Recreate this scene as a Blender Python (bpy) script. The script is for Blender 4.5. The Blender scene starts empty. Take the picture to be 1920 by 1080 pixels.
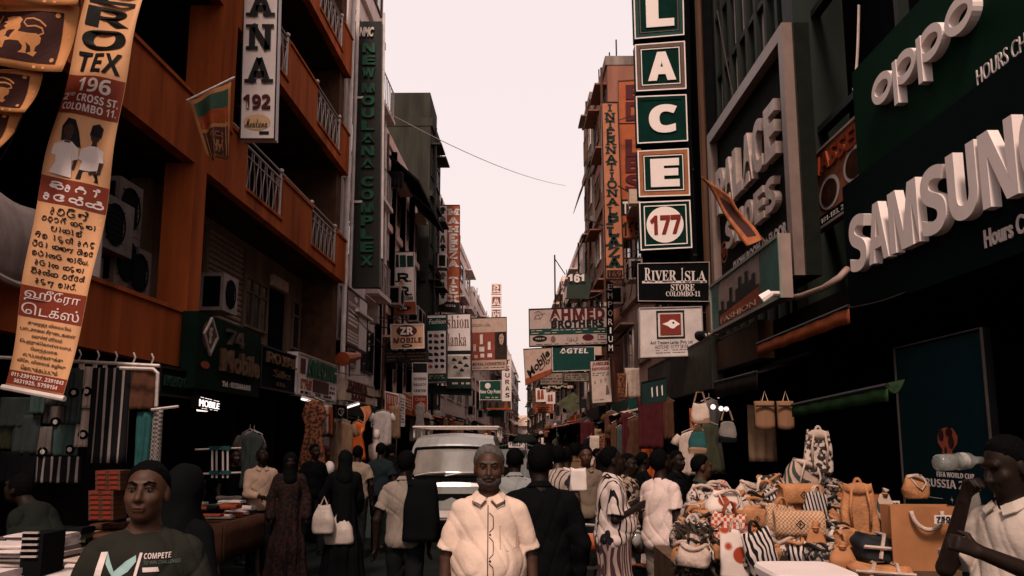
import bpy, math, random
import numpy as np
from mathutils import Vector, Matrix, Euler
random.seed(7)
R = math.radians
S = bpy.context.scene
COL = S.collection

# ---------------------------------------------------------------- camera
F = 1700.0
PITCH, YAW = R(9.62), R(0.83)
CAM = Vector((0, 0, 1.75))
cd = bpy.data.cameras.new('camera'); cam = bpy.data.objects.new('camera', cd); COL.objects.link(cam)
cam.location = CAM; cam.rotation_euler = (math.pi/2 + PITCH, 0, YAW)
cd.sensor_width = 36; cd.lens = 36*F/1920; cd.clip_start = 0.05; cd.clip_end = 1500
S.camera = cam
# ---------------------------------------------------------------- sky, sun, exposure
SUN_EL, SUN_AZ = R(48), R(187)       # azimuth measured from +Y towards +X : high, behind the camera
w = bpy.data.worlds.new('World'); S.world = w; w.use_nodes = True
nt = w.node_tree; nt.nodes.clear()
wo = nt.nodes.new('ShaderNodeOutputWorld')
sk = nt.nodes.new('ShaderNodeTexSky'); sk.sky_type = 'NISHITA'; sk.sun_disc = False
sk.sun_elevation = SUN_EL; sk.sun_rotation = SUN_AZ; sk.dust_density = 6; sk.air_density = 1.5
b1 = nt.nodes.new('ShaderNodeBackground'); b1.inputs[1].default_value = 0.012
nt.links.new(sk.outputs[0], b1.inputs[0])
b2 = nt.nodes.new('ShaderNodeBackground'); b2.inputs[0].default_value = (0.95, 0.795, 0.765, 1); b2.inputs[1].default_value = 0.465
ad = nt.nodes.new('ShaderNodeAddShader')
nt.links.new(b1.outputs[0], ad.inputs[0]); nt.links.new(b2.outputs[0], ad.inputs[1]); nt.links.new(ad.outputs[0], wo.inputs[0])
sl = bpy.data.lights.new('sun', 'SUN'); sl.energy = 1.5; sl.angle = R(11); sl.color = (1, .81, .68)
sun = bpy.data.objects.new('sun', sl); COL.objects.link(sun)
sdir = Vector((math.sin(SUN_AZ)*math.cos(SUN_EL), math.cos(SUN_AZ)*math.cos(SUN_EL), math.sin(SUN_EL)))
sun.rotation_euler = sdir.to_track_quat('Z', 'Y').to_euler(); sun.location = (0, -5, 30)
vs = S.view_settings; vs.view_transform = 'Standard'; vs.look = 'None'; vs.gamma = 1; vs.use_curve_mapping = False; vs.exposure = 1.05
S.cycles.max_bounces = 5; S.cycles.diffuse_bounces = 3; S.cycles.glossy_bounces = 3

# ---------------------------------------------------------------- photo pixel -> place
Rc = cam.rotation_euler.to_matrix()
def ray(px, py): return Rc @ Vector(((px-960)/F, -(py-540)/F, -1))
def at(px, py, Y):                      # the point on that line of sight Y metres down the street
    d = ray(px, py); return CAM + d*(Y/d.y)
def on(px, py, pl):                     # ... on a facade plane x = pl[0] + pl[1]*y
    d = ray(px, py); return CAM + d*(pl[0]/(d.x - pl[1]*d.y))
def floor_at(px, py, z=0):
    d = ray(px, py); return CAM + d*((z-CAM.z)/d.z)
KL, KR = .0206, -.0206
def L(x0): return (-x0, KL)
def RR(x0): return (x0, KR)
def zon(py, px, pl): return on(px, py, pl).z
def V(*a): return Vector(a)

# ---------------------------------------------------------------- materials
MATS = {}
def M(name, rgb=None, rough=.65, var=.25, scale=5, metal=0, bump=0, streak=0, emis=0, alpha=1, spec=.12, kind=None, rgb2=None, ps=8, rot=0, sheen=0):
    if name in MATS: return MATS[name]
    if spec == .12 and rough >= .7: spec = .02
    m = bpy.data.materials.new(name); m.use_nodes = True; MATS[name] = m
    n = m.node_tree.nodes; l = m.node_tree.links; b = n['Principled BSDF']
    b.inputs['Roughness'].default_value = rough; b.inputs['Metallic'].default_value = metal
    b.inputs['Specular IOR Level'].default_value = spec
    tc = n.new('ShaderNodeTexCoord')
    co = tc.outputs['Object']
    c1 = (*rgb, 1)
    base = None
    if kind:
        mp = n.new('ShaderNodeMapping'); l.new(co, mp.inputs[0]); mp.inputs['Rotation'].default_value = (rot*.3, rot*.2, rot) if rot >= 0 else (0, 0, -rot); pc = mp.outputs[0]
        mixn = n.new('ShaderNodeMix'); mixn.data_type = 'RGBA'
        mixn.inputs[6].default_value = c1; mixn.inputs[7].default_value = (*rgb2, 1)
        cr = n.new('ShaderNodeValToRGB'); cr.color_ramp.interpolation = 'LINEAR'
        cr.color_ramp.elements[0].position = .47; cr.color_ramp.elements[1].position = .53
        if kind in ('zebra', 'stripe', 'wide'):
            t = n.new('ShaderNodeTexWave'); t.inputs['Scale'].default_value = ps
            t.inputs['Distortion'].default_value = {'zebra': 6, 'stripe': 0.0, 'wide': .4}[kind]; t.inputs['Detail'].default_value = 1
            t.bands_direction = 'X'
            if kind == 'stripe': cr.color_ramp.elements[0].position = .80; cr.color_ramp.elements[1].position = .86
            l.new(pc, t.inputs[0]); out = t.outputs['Fac'] if 'Fac' in t.outputs else t.outputs[1]
        elif kind == 'check':
            t = n.new('ShaderNodeTexChecker'); t.inputs['Scale'].default_value = ps; l.new(pc, t.inputs[0]); out = t.outputs['Fac']
        elif kind == 'flower':
            t = n.new('ShaderNodeTexVoronoi'); t.inputs['Scale'].default_value = ps; l.new(pc, t.inputs[0]); out = t.outputs['Distance']
            cr.color_ramp.elements[0].position = .36; cr.color_ramp.elements[1].position = .42
        else:
            t = n.new('ShaderNodeTexNoise'); t.inputs['Scale'].default_value = ps; t.inputs['Detail'].default_value = 3; l.new(pc, t.inputs[0]); out = t.outputs['Fac']
        l.new(out, cr.inputs[0]); l.new(cr.outputs[0], mixn.inputs[0]); base = mixn.outputs[2]
    nz = n.new('ShaderNodeTexNoise'); nz.inputs['Scale'].default_value = scale; nz.inputs['Detail'].default_value = 5; nz.inputs['Roughness'].default_value = .62
    if streak:
        m2 = n.new('ShaderNodeMapping'); m2.inputs['Scale'].default_value = (1, 1, .12); l.new(co, m2.inputs[0]); l.new(m2.outputs[0], nz.inputs[0])
    else: l.new(co, nz.inputs[0])
    mr = n.new('ShaderNodeMapRange'); mr.inputs[1].default_value = .3; mr.inputs[2].default_value = .7
    mr.inputs[3].default_value = 1-var; mr.inputs[4].default_value = 1+var*.35
    l.new(nz.outputs['Fac'], mr.inputs[0])
    mul = n.new('ShaderNodeVectorMath'); mul.operation = 'SCALE'
    if base: l.new(base, mul.inputs[0])
    else: mul.inputs[0].default_value = rgb
    l.new(mr.outputs[0], mul.inputs['Scale'])
    l.new(mul.outputs[0], b.inputs['Base Color'])
    if bump:
        bp = n.new('ShaderNodeBump'); bp.inputs['Strength'].default_value = bump; bp.inputs['Distance'].default_value = .02
        n2 = n.new('ShaderNodeTexNoise'); n2.inputs['Scale'].default_value = scale*5; n2.inputs['Detail'].default_value = 4; l.new(co, n2.inputs[0])
        l.new(n2.outputs['Fac'], bp.inputs['Height']); l.new(bp.outputs[0], b.inputs['Normal'])
    if emis:
        b.inputs['Emission Color'].default_value = c1; b.inputs['Emission Strength'].default_value = emis
    if alpha < 1: b.inputs['Alpha'].default_value = alpha
    return m
def glassmat(name, rgb, rough=.08):
    if name in MATS: return MATS[name]
    m = M(name, rgb, rough=rough, var=.1, spec=.9); return m

# ---------------------------------------------------------------- meshes
class MB:
    def __init__(s): s.v = []; s.f = []
    def add(s, vs, fs):
        o = len(s.v); s.v += [tuple(p) for p in vs]; s.f += [tuple(i+o for i in f) for f in fs]; return s
    def hexa(s, a, b):                  # two quads, each in the same order
        return s.add(list(a)+list(b), [(0,1,2,3),(7,6,5,4),(0,4,5,1),(1,5,6,2),(2,6,7,3),(3,7,4,0)])
    def box(s, c, d, rot=None):
        c = Vector(c); x, y, z = d[0]/2, d[1]/2, d[2]/2
        P = [Vector(p) for p in ((-x,-y,-z),(x,-y,-z),(x,y,-z),(-x,y,-z),(-x,-y,z),(x,-y,z),(x,y,z),(-x,y,z))]
        if rot: P = [rot @ p for p in P]
        P = [p+c for p in P]
        return s.add(P, [(3,2,1,0),(4,5,6,7),(0,1,5,4),(1,2,6,5),(2,3,7,6),(3,0,4,7)])
    def span(s, a, b): return s.box([(a[i]+b[i])/2 for i in range(3)], [abs(b[i]-a[i]) for i in range(3)])
    def prism(s, poly, off):
        n = len(poly); a = [Vector(p) for p in poly]; b = [p+off for p in a]
        return s.add(a+b, [tuple(range(n)), tuple(range(2*n-1, n-1, -1))] + [(i, n+i, n+(i+1) % n, (i+1) % n)[::-1] for i in range(n)])
    def tube(s, pts, r, n=8, caps=True):
        pts = [Vector(p) for p in pts]; k = len(pts); rs = r if isinstance(r, (list, tuple)) else [r]*k
        rings = []; up = None
        for i, p in enumerate(pts):
            t = (pts[min(i+1, k-1)] - pts[max(i-1, 0)])
            t = t.normalized() if t.length > 1e-9 else Vector((0,0,1))
            if up is None: up = Vector((0,0,1)) if abs(t.z) < .9 else Vector((1,0,0))
            a = t.cross(up)
            if a.length < 1e-6: a = t.cross(Vector((1,0.1,0)))
            a.normalize(); b = a.cross(t); up = b
            rings.append([p + a*math.cos(2*math.pi*j/n)*rs[i] + b*math.sin(2*math.pi*j/n)*rs[i] for j in range(n)])
        vs = [q for rg in rings for q in rg]; fs = []
        for i in range(k-1):
            for j in range(n): fs.append((i*n+j, i*n+(j+1) % n, (i+1)*n+(j+1) % n, (i+1)*n+j))
        if caps: fs += [tuple(range(n))[::-1], tuple((k-1)*n+j for j in range(n))]
        return s.add(vs, fs)
    def lathe(s, prof, c=(0,0,0), n=16):
        c = Vector(c); k = len(prof); vs = []; fs = []
        for r, z in prof:
            for j in range(n): vs.append(c+Vector((r*math.cos(2*math.pi*j/n), r*math.sin(2*math.pi*j/n), z)))
        for i in range(k-1):
            for j in range(n): fs.append((i*n+j, i*n+(j+1) % n, (i+1)*n+(j+1) % n, (i+1)*n+j))
        fs += [tuple(range(n))[::-1], tuple((k-1)*n+j for j in range(n))]
        return s.add(vs, fs)
    def ball(s, c, r, n=10, m=7, rot=None):
        c = Vector(c); r = (r, r, r) if not isinstance(r, (tuple, list)) else r; vs = []; fs = []
        for i in range(m+1):
            a = math.pi*i/m
            for j in range(n):
                b = 2*math.pi*j/n; p = Vector((r[0]*math.sin(a)*math.cos(b), r[1]*math.sin(a)*math.sin(b), r[2]*math.cos(a)))
                if rot: p = rot @ p
                vs.append(c+p)
        for i in range(m):
            for j in range(n): fs.append((i*n+j, (i+1)*n+j, (i+1)*n+(j+1) % n, i*n+(j+1) % n))
        return s.add(vs, fs)
    def sheet(s, fn, nu, nv, th=None):  # fn(u,v)->Vector ; th: thickness vector or scalar-normal
        vs = [fn(i/nu, j/nv) for j in range(nv+1) for i in range(nu+1)]; w_ = nu+1
        fs = [(j*w_+i, j*w_+i+1, (j+1)*w_+i+1, (j+1)*w_+i) for j in range(nv) for i in range(nu)]
        if th is None: return s.add(vs, fs)
        N = len(vs); vb = [p - th for p in vs]
        fs2 = [tuple(N+i for i in f[::-1]) for f in fs]; ed = []
        for i in range(nu): ed += [(i+1, i, N+i, N+i+1), (nv*w_+i, nv*w_+i+1, N+nv*w_+i+1, N+nv*w_+i)]
        for j in range(nv): ed += [(j*w_, (j+1)*w_, N+(j+1)*w_, N+j*w_), ((j+1)*w_+nu, j*w_+nu, N+j*w_+nu, N+(j+1)*w_+nu)]
        return s.add(vs+vb, fs+fs2+ed)
WL = {}                                  # object name -> world location of its origin
def wloc(p): return WL.get(p.name, Vector((0,0,0))) if p else Vector((0,0,0))
def obj(name, mb, m, parent=None, smooth=False, loc=None, label=None, kind=None, fix=False):
    me = bpy.data.meshes.new(name)
    o0 = wloc(parent) if parent else (Vector(loc) if loc is not None else Vector((0,0,0)))
    if isinstance(mb, MB):
        a = np.array(mb.v, dtype=float).reshape(-1, 3) - np.array(o0)
        me.from_pydata(a.tolist(), [], mb.f)
    else:
        a = mb[0] - np.array(o0)
        me.from_pydata(a.tolist(), [], mb[1])
    if fix:
        import bmesh as _b
        bm = _b.new(); bm.from_mesh(me); _b.ops.recalc_face_normals(bm, faces=bm.faces); bm.to_mesh(me); bm.free()
    if smooth: me.polygons.foreach_set('use_smooth', [True]*len(me.polygons))
    if m is not None: me.materials.append(m)
    o = bpy.data.objects.new(name, me); COL.objects.link(o)
    if parent: o.parent = parent; WL[o.name] = o0
    else: o.location = o0; WL[o.name] = o0
    if label: o['label'] = label
    if kind: o['kind'] = kind
    return o
def thing(name, label, cat, loc=(0,0,0), group=None):
    o = bpy.data.objects.new(name, None); COL.objects.link(o); o.location = loc; o.empty_display_size = .1
    WL[o.name] = Vector(loc); o['label'] = label; o['category'] = cat
    if group: o['group'] = group
    return o
def tag(o, label, cat, group=None):
    o['label'] = label; o['category'] = cat
    if group: o['group'] = group
    return o
def copytree(o, loc=None, rz=None, label=None, group=None, parent=None, scale=None):
    c = o.copy(); COL.objects.link(c); c.parent = parent
    for ch in list(o.children): copytree(ch, parent=c)
    if loc is not None: c.location = loc
    if rz is not None: c.rotation_euler = (0, 0, rz)
    if scale is not None: c.scale = scale if isinstance(scale, (tuple, list)) else (scale,)*3
    if label: c['label'] = label
    if group: c['group'] = group
    return c

# ---------------------------------------------------------------- boards and print
class Q:
    """a board given by four corners (top left, top right, bottom right, bottom left); v runs downwards"""
    def __init__(s, tl, tr, br, bl, fn=None):
        s.c = [Vector(p) for p in (tl, tr, br, bl)]
        s.n = ((s.c[1]-s.c[0]).cross(s.c[0]-s.c[3])).normalized(); s.fn = fn
    def p(s, u, v, d=0):
        a = s.c[0].lerp(s.c[1], u); b = s.c[3].lerp(s.c[2], u); q = a.lerp(b, v) + s.n*d
        return q + s.fn(u, v) if s.fn else q
    def w(s): return (s.c[1]-s.c[0]).length
    def h(s): return (s.c[3]-s.c[0]).length
def qat(pts, Y): return Q(*[at(x, y, Y) for x, y in pts])
def qrect(x0, y0, x1, y1, Y): return qat(((x0,y0),(x1,y0),(x1,y1),(x0,y1)), Y)
def qsq(x0, y0, x1, y1, Y):              # upright true rectangle facing up the street
    a = at(x0, (y0+y1)/2, Y); b = at(x1, (y0+y1)/2, Y); xm = (x0+x1)/2
    zt = at(xm, y0, Y).z; zb = at(xm, y1, Y).z
    return Q((a.x,Y,zt), (b.x,Y,zt), (b.x,Y,zb), (a.x,Y,zb))
def qon(pts, pl):                        # board on a facade plane, made upright and rectangular-ish from its corners
    return Q(*[on(x, y, pl) for x, y in pts])
def qon_r(xl, yt, yb, xr, pl, top=True):
    """true rectangle on a facade plane: pixel x of both ends, top and bottom pixel y at the left end"""
    a = on(xl, yt, pl); b = on(xl, yb, pl); c = on(xr, (yt+yb)/2, pl)
    return Q((a.x,a.y,a.z), (c.x,c.y,a.z), (c.x,c.y,b.z), (a.x,a.y,b.z))
def board(name, q, t, m, parent=None, nu=1, nv=1):
    mb = MB()
    if nu == 1 and nv == 1: mb.hexa([q.p(0,0), q.p(0,1), q.p(1,1), q.p(1,0)], [q.p(0,0,-t), q.p(0,1,-t), q.p(1,1,-t), q.p(1,0,-t)])
    else: mb.sheet(lambda u, v: q.p(u, 1-v), nu, nv, q.n*t)
    return mb
def patch(q, u0, v0, u1, v1, d=.004, mb=None, t=.003):
    mb = mb or MB()
    mb.hexa([q.p(u0,v0,d), q.p(u0,v1,d), q.p(u1,v1,d), q.p(u1,v0,d)], [q.p(u0,v0,d-t), q.p(u0,v1,d-t), q.p(u1,v1,d-t), q.p(u1,v0,d-t)])
    return mb
def poly(q, pts, d=.005, mb=None):
    mb = mb or MB(); mb.add([q.p(u, v, d) for u, v in pts], [tuple(range(len(pts)))]); return mb
def ell(q, cu, cv, ru, rv, d=.005, n=28, mb=None):
    mb = mb or MB(); vs = [q.p(cu, cv, d)]+[q.p(cu+ru*math.cos(2*math.pi*i/n), cv+rv*math.sin(2*math.pi*i/n), d) for i in range(n)]
    mb.add(vs, [(0, 1+(i+1) % n, 1+i) for i in range(n)]); return mb
def ring(q, cu, cv, ru, rv, wd, d=.005, n=28, mb=None):
    mb = mb or MB(); vs = []; w_ = q.w(); h_ = q.h()
    for i in range(n):
        a = 2*math.pi*i/n; vs += [q.p(cu+ru*math.cos(a), cv+rv*math.sin(a), d), q.p(cu+(ru-wd/w_)*math.cos(a), cv+(rv-wd/h_)*math.sin(a), d)]
    mb.add(vs, [(2*i, 2*i+1, (2*i+3) % (2*n), (2*i+2) % (2*n)) for i in range(n)]); return mb
def border(q, wd, d0, d1, inset=0, mb=None):
    """four rails round a board, wd wide, from depth d0 to d1, mitred"""
    mb = mb or MB(); a = wd/q.w(); b = wd/q.h(); ia = inset/q.w(); ib = inset/q.h()
    O = [(ia,ib),(1-ia,ib),(1-ia,1-ib),(ia,1-ib)]; I = [(ia+a,ib+b),(1-ia-a,ib+b),(1-ia-a,1-ib-b),(ia+a,1-ib-b)]
    for k in range(4):
        k2 = (k+1) % 4
        A = [O[k], I[k], I[k2], O[k2]]
        mb.hexa([q.p(u, v, d1) for u, v in A], [q.p(u, v, d0) for u, v in A])
    return mb
TXT = []
def face_of(s, kind):
    """bold sans, plain sans, bold serif or bold script letters of the built in faces"""
    up, lo_, dg_ = {'B': (0x1D5D4, 0x1D5EE, 0x1D7EC), 'R': (0x1D5A0, 0x1D5BA, 0x1D7E2), 'S': (0x1D400, 0x1D41A, 0x1D7CE), 'I': (0x1D63C, 0x1D656, 0x1D7EC), 'C': (0x1D4D0, 0x1D4EA, 0x1D7CE)}[kind]
    o = ''
    for c in s:
        o += chr(up+ord(c)-65) if 'A' <= c <= 'Z' else chr(lo_+ord(c)-97) if 'a' <= c <= 'z' else chr(dg_+ord(c)-48) if '0' <= c <= '9' else c
    return o
def text(q, s, u0, v0, u1, v1, m, parent, depth=.004, base=.002, bold=.0, name='lettering', res=3, shear=0, label=None, font=None):
    if font is None and bold >= .01 and shear <= .15 and s.upper() == s: font = 'B'; bold = max(0, bold-.03)
    TXT.append((q, face_of(s, font) if font else s, u0, v0, u1, v1, m, parent, depth, base, bold, name, res, shear, label))
def vtext(q, s, u0, v0, u1, v1, m, parent, gap=.22, **k):
    n = len(s); h = (v1-v0)/(n-gap)
    for i, c in enumerate(s):
        if c == ' ': continue
        cu = (u0+u1)/2; hw = (u1-u0)/2*(.35 if c == 'I' else 1)
        text(q, c, cu-hw, v0+i*h, cu+hw, v0+(i+1-gap)*h, m, parent, name='letter', **k)
def flush_text():
    tmp = []
    for t in TXT:
        c = bpy.data.curves.new('t', 'FONT'); c.body = t[1]; c.extrude = .1; c.offset = t[10]; c.resolution_u = t[12]; c.shear = t[13]
        o = bpy.data.objects.new('t', c); COL.objects.link(o); tmp.append(o)
    bpy.context.view_layer.update(); dg = bpy.context.evaluated_depsgraph_get()
    for t, o in zip(TXT, tmp):
        q, s, u0, v0, u1, v1, m, parent, depth, base, bold, name, res, shear, label = t
        e = o.evaluated_get(dg); me = e.to_mesh(); n = len(me.vertices)
        if not n: continue
        co = np.empty(n*3); me.vertices.foreach_get('co', co); co = co.reshape(-1, 3)
        fs = [tuple(p.vertices) for p in me.polygons]; e.to_mesh_clear()
        lo = co.min(0); hi = co.max(0); k = (co-lo)/np.maximum(hi-lo, 1e-6)
        pts = [q.p(u0+a*(u1-u0), v1-b*(v1-v0), base+c*depth) for a, b, c in k]
        mb = MB(); mb.v = [tuple(p) for p in pts]; mb.f = fs
        obj(name, mb, m, parent, label=label)
    for o in tmp:
        c = o.data; bpy.data.objects.remove(o); bpy.data.curves.remove(c)
# stroke lettering: slab capitals and round Sinhala letters, drawn as ribbons
SG = {
'A': ([[(.1,1),(.5,0)],[(.5,0),(.9,1)],[(.27,.66),(.73,.66)]], [(.12,1),(.88,1)]),
'N': ([[(.15,1),(.15,0)],[(.15,0),(.85,1)],[(.85,1),(.85,0)]], [(.15,1),(.13,0),(.85,0)]),
'M': ([[(.12,1),(.12,0)],[(.12,0),(.5,.8)],[(.5,.8),(.88,0)],[(.88,0),(.88,1)]], [(.12,1),(.88,1),(.1,0),(.9,0)]),
'H': ([[(.17,1),(.17,0)],[(.83,1),(.83,0)],[(.17,.5),(.83,.5)]], [(.17,1),(.17,0),(.83,0),(.83,1)]),
'E': ([[(.2,0),(.2,1)],[(.1,0),(.85,0),(.85,.2)],[(.2,.5),(.65,.5)],[(.1,1),(.87,1),(.87,.78)]], []),
'F': ([[(.2,0),(.2,1)],[(.1,0),(.85,0),(.85,.2)],[(.2,.5),(.65,.5)]], [(.2,1)]),
'L': ([[(.22,0),(.22,1)],[(.1,1),(.87,1),(.87,.75)]], [(.22,0)]),
'I': ([[(.5,0),(.5,1)]], [(.5,0),(.5,1)]),
'T': ([[(.5,0),(.5,1)],[(.1,.22),(.1,0),(.9,0),(.9,.22)]], [(.5,1)]),
'Z': ([[(.14,.22),(.14,0),(.85,0),(.12,1),(.86,1),(.86,.78)]], []),
'X': ([[(.14,0),(.86,1)],[(.86,0),(.14,1)]], [(.15,0),(.85,0),(.15,1),(.85,1)]),
'R': ([[(.2,0),(.2,1)],[(.1,0),(.6,0),(.82,.12),(.82,.38),(.6,.5),(.2,.5)],[(.5,.5),(.85,1)]], [(.2,1),(.85,1)]),
'P': ([[(.2,0),(.2,1)],[(.1,0),(.6,0),(.84,.13),(.84,.42),(.6,.55),(.2,.55)]], [(.2,1)]),
'O': ([[(.5,0),(.2,.12),(.1,.5),(.2,.88),(.5,1),(.8,.88),(.9,.5),(.8,.12),(.5,0)]], []),
'S': ([[(.84,.22),(.7,.03),(.3,.03),(.14,.2),(.25,.42),(.75,.56),(.88,.78),(.7,.98),(.3,.98),(.14,.8)]], []),
}
def C_(cx, cy, r, a0, a1, n=7, ry=None):
    ry = ry or r
    return [(cx+r*math.cos(R(a0+(a1-a0)*i/n)), cy-ry*math.sin(R(a0+(a1-a0)*i/n))) for i in range(n+1)]
SI = {  # simplified Sinhala shapes (y down, 0..1 = body height; marks above and below)
'ha': [C_(.3,.5,.22,90,430)+C_(.3,.5,.1,70,300,4), C_(.72,.55,.3,150,-210,10)],
'ra': [C_(.5,.62,.34,230,-50,9), C_(.5,.2,.16,-90,180,6)],
'ta': [C_(.5,.5,.42,60,330,11), [(.5,.52),(.8,.5),(.86,.6)]],
'tta': [C_(.5,.5,.42,40,330,11), C_(.68,.45,.14,0,300,6)],
'ka': [C_(.35,.5,.26,20,340,9), [(.55,.45),(.75,.2),(.95,.45),(.95,.85),(.7,.95),(.5,.8)]],
'sa': [C_(.28,.6,.24,0,330,8), C_(.75,.55,.32,160,-150,9), [(.5,.6),(.5,.9)]],
'va': [C_(.5,.55,.4,130,-170,11), C_(.36,.42,.14,0,300,6)],
'ca': [C_(.5,.6,.38,170,-120,9), [(.12,.5),(.3,.2),(.7,.2)]],
'na': [C_(.45,.6,.34,190,-80,9), C_(.2,.4,.12,0,330,6), [(.78,.4),(.95,.15)]],
'pa': [[(.12,.15),(.12,.7),(.35,.98),(.7,.98),(.9,.7),(.9,.15)], C_(.3,.3,.14,0,330,6)],
'la': [C_(.5,.6,.38,180,-160,11), C_(.45,.55,.13,0,330,5)],
'da': [C_(.45,.4,.3,60,300,8), [(.6,.65),(.85,.8),(.6,1.05),(.3,.95)]],
'ga': [C_(.3,.62,.26,-30,300,9), C_(.72,.62,.26,200,-120,9)],
'ma': [C_(.35,.6,.3,60,400,9), [(.62,.5),(.62,.1),(.9,.15),(.9,.95)]],
'ya': [[(.1,.3),(.1,.8),(.35,.98),(.5,.7),(.5,.35)], [(.5,.7),(.7,.98),(.95,.75),(.9,.2)]],
'ba': [C_(.5,.58,.4,100,-220,11), [(.3,.2),(.5,.05),(.7,.2)]],
'e': [C_(.4,.72,.26,0,330,8), [(.66,.72),(.62,.3),(.35,.1),(.15,.3)]],
'aa': [[(.3,.15),(.6,.1),(.65,.5),(.5,.98)]],
'ae': [[(.2,.1),(.6,.1),(.5,.5),(.75,.7),(.4,.98)]],
'.': [C_(.3,.92,.06,0,360,5)],
}
def ribbons(q, lines, th, d, mb=None, slab=None):
    """polylines in uv, drawn th metres thick"""
    mb = mb or MB(); W, H = q.w(), q.h()
    for ln in lines:
        P = [(u*W, v*H) for u, v in ln]; n = len(P); Lf, Rt = [], []
        for i in range(n):
            a = P[max(i-1, 0)]; b = P[min(i+1, n-1)]; dx, dy = b[0]-a[0], b[1]-a[1]; k = math.hypot(dx, dy) or 1
            nx, ny = -dy/k*th/2, dx/k*th/2
            Lf.append(q.p((P[i][0]+nx)/W, (P[i][1]+ny)/H, d)); Rt.append(q.p((P[i][0]-nx)/W, (P[i][1]-ny)/H, d))
        mb.add(Lf+Rt, [(i, i+1, n+i+1, n+i) for i in range(n-1)])
    return mb
def slab(q, ch, u0, v0, u1, v1, th, m, parent, d=.008, ser=None, name='letter'):
    st, se = SG[ch]; W, H = q.w(), q.h()
    f = lambda p: (u0+p[0]*(u1-u0), v0+p[1]*(v1-v0))
    mb = ribbons(q, [[f(p) for p in l_] for l_ in st], th, d)
    sw = ser or th*1.0
    for s_ in se:
        u, v = f(s_); v = v + (-.5 if s_[1] > .5 else .5)*th*.5/H
        mb = patch(q, u-sw/W, v-th*.28/H, u+sw/W, v+th*.28/H, d+.001, mb, .002)
    return obj(name, mb, m, parent)
def vslab(q, s, u0, v0, u1, v1, th, m, parent, gap=.2, **k):
    n = len(s); h = (v1-v0)/(n-gap)
    for i, c in enumerate(s):
        if c != ' ': slab(q, c, u0, v0+i*h, u1, v0+(i+1-gap)*h, th, m, parent, **k)
def sinhala(q, seq, u0, v0, u1, v1, th, m, parent, d=.006):
    """seq: list of (glyph, marks) ; marks from i I(long i) h(al) u ; None is a space"""
    n = sum(.5 if g is None else (.6 if g[0] in ('aa', 'ae', '.', 'e') else 1) for g in seq); cw = (u1-u0)/n; u = u0; lines = []
    for g in seq:
        if g is None: u += cw*.5; continue
        wd = cw*(.6 if g[0] in ('aa', 'ae', '.', 'e') else 1)
        f = lambda p: (u+wd*(.04+p[0]*.9), v0+(v1-v0)*(.2+.72*p[1]))
        for l_ in SI[g[0]]: lines.append([f(p) for p in l_])
        for mk in g[1]:
            if mk in 'iI': lines.append([f(p) for p in C_(.5, .12, .36, 180, -20 if mk == 'I' else 20, 6, .2)])
            if mk == 'h': lines.append([f(p) for p in C_(.8, .0, .14, -120, 180, 6, .12)])
            if mk == 'u': lines.append([f(p) for p in ((.6,.95),(.75,1.15),(.5,1.22))])
        u += wd
    return obj('lettering', ribbons(q, lines, th, d), m, parent)
def dashes(q, u0, v0, u1, v1, rows, th, m, parent, seed=0, d=.005, name='fine_print', fill=.8):
    """print too small to read in the photograph: rows of short marks"""
    rd = random.Random(seed); mb = MB(); hv = (v1-v0)/rows
    for r_ in range(rows):
        vv = v0+(r_+.5)*hv; t = th/q.h()/2; u = u0
        while u < u1-.01:
            w_ = rd.uniform(.03, .11)*(u1-u0); e = min(u+w_, u1)
            if rd.random() < fill: mb = patch(q, u, vv-t, e, vv+t, d, mb, .002)
            u = e+rd.uniform(.012, .03)*(u1-u0)
    return obj(name, mb, m, parent)
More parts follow.
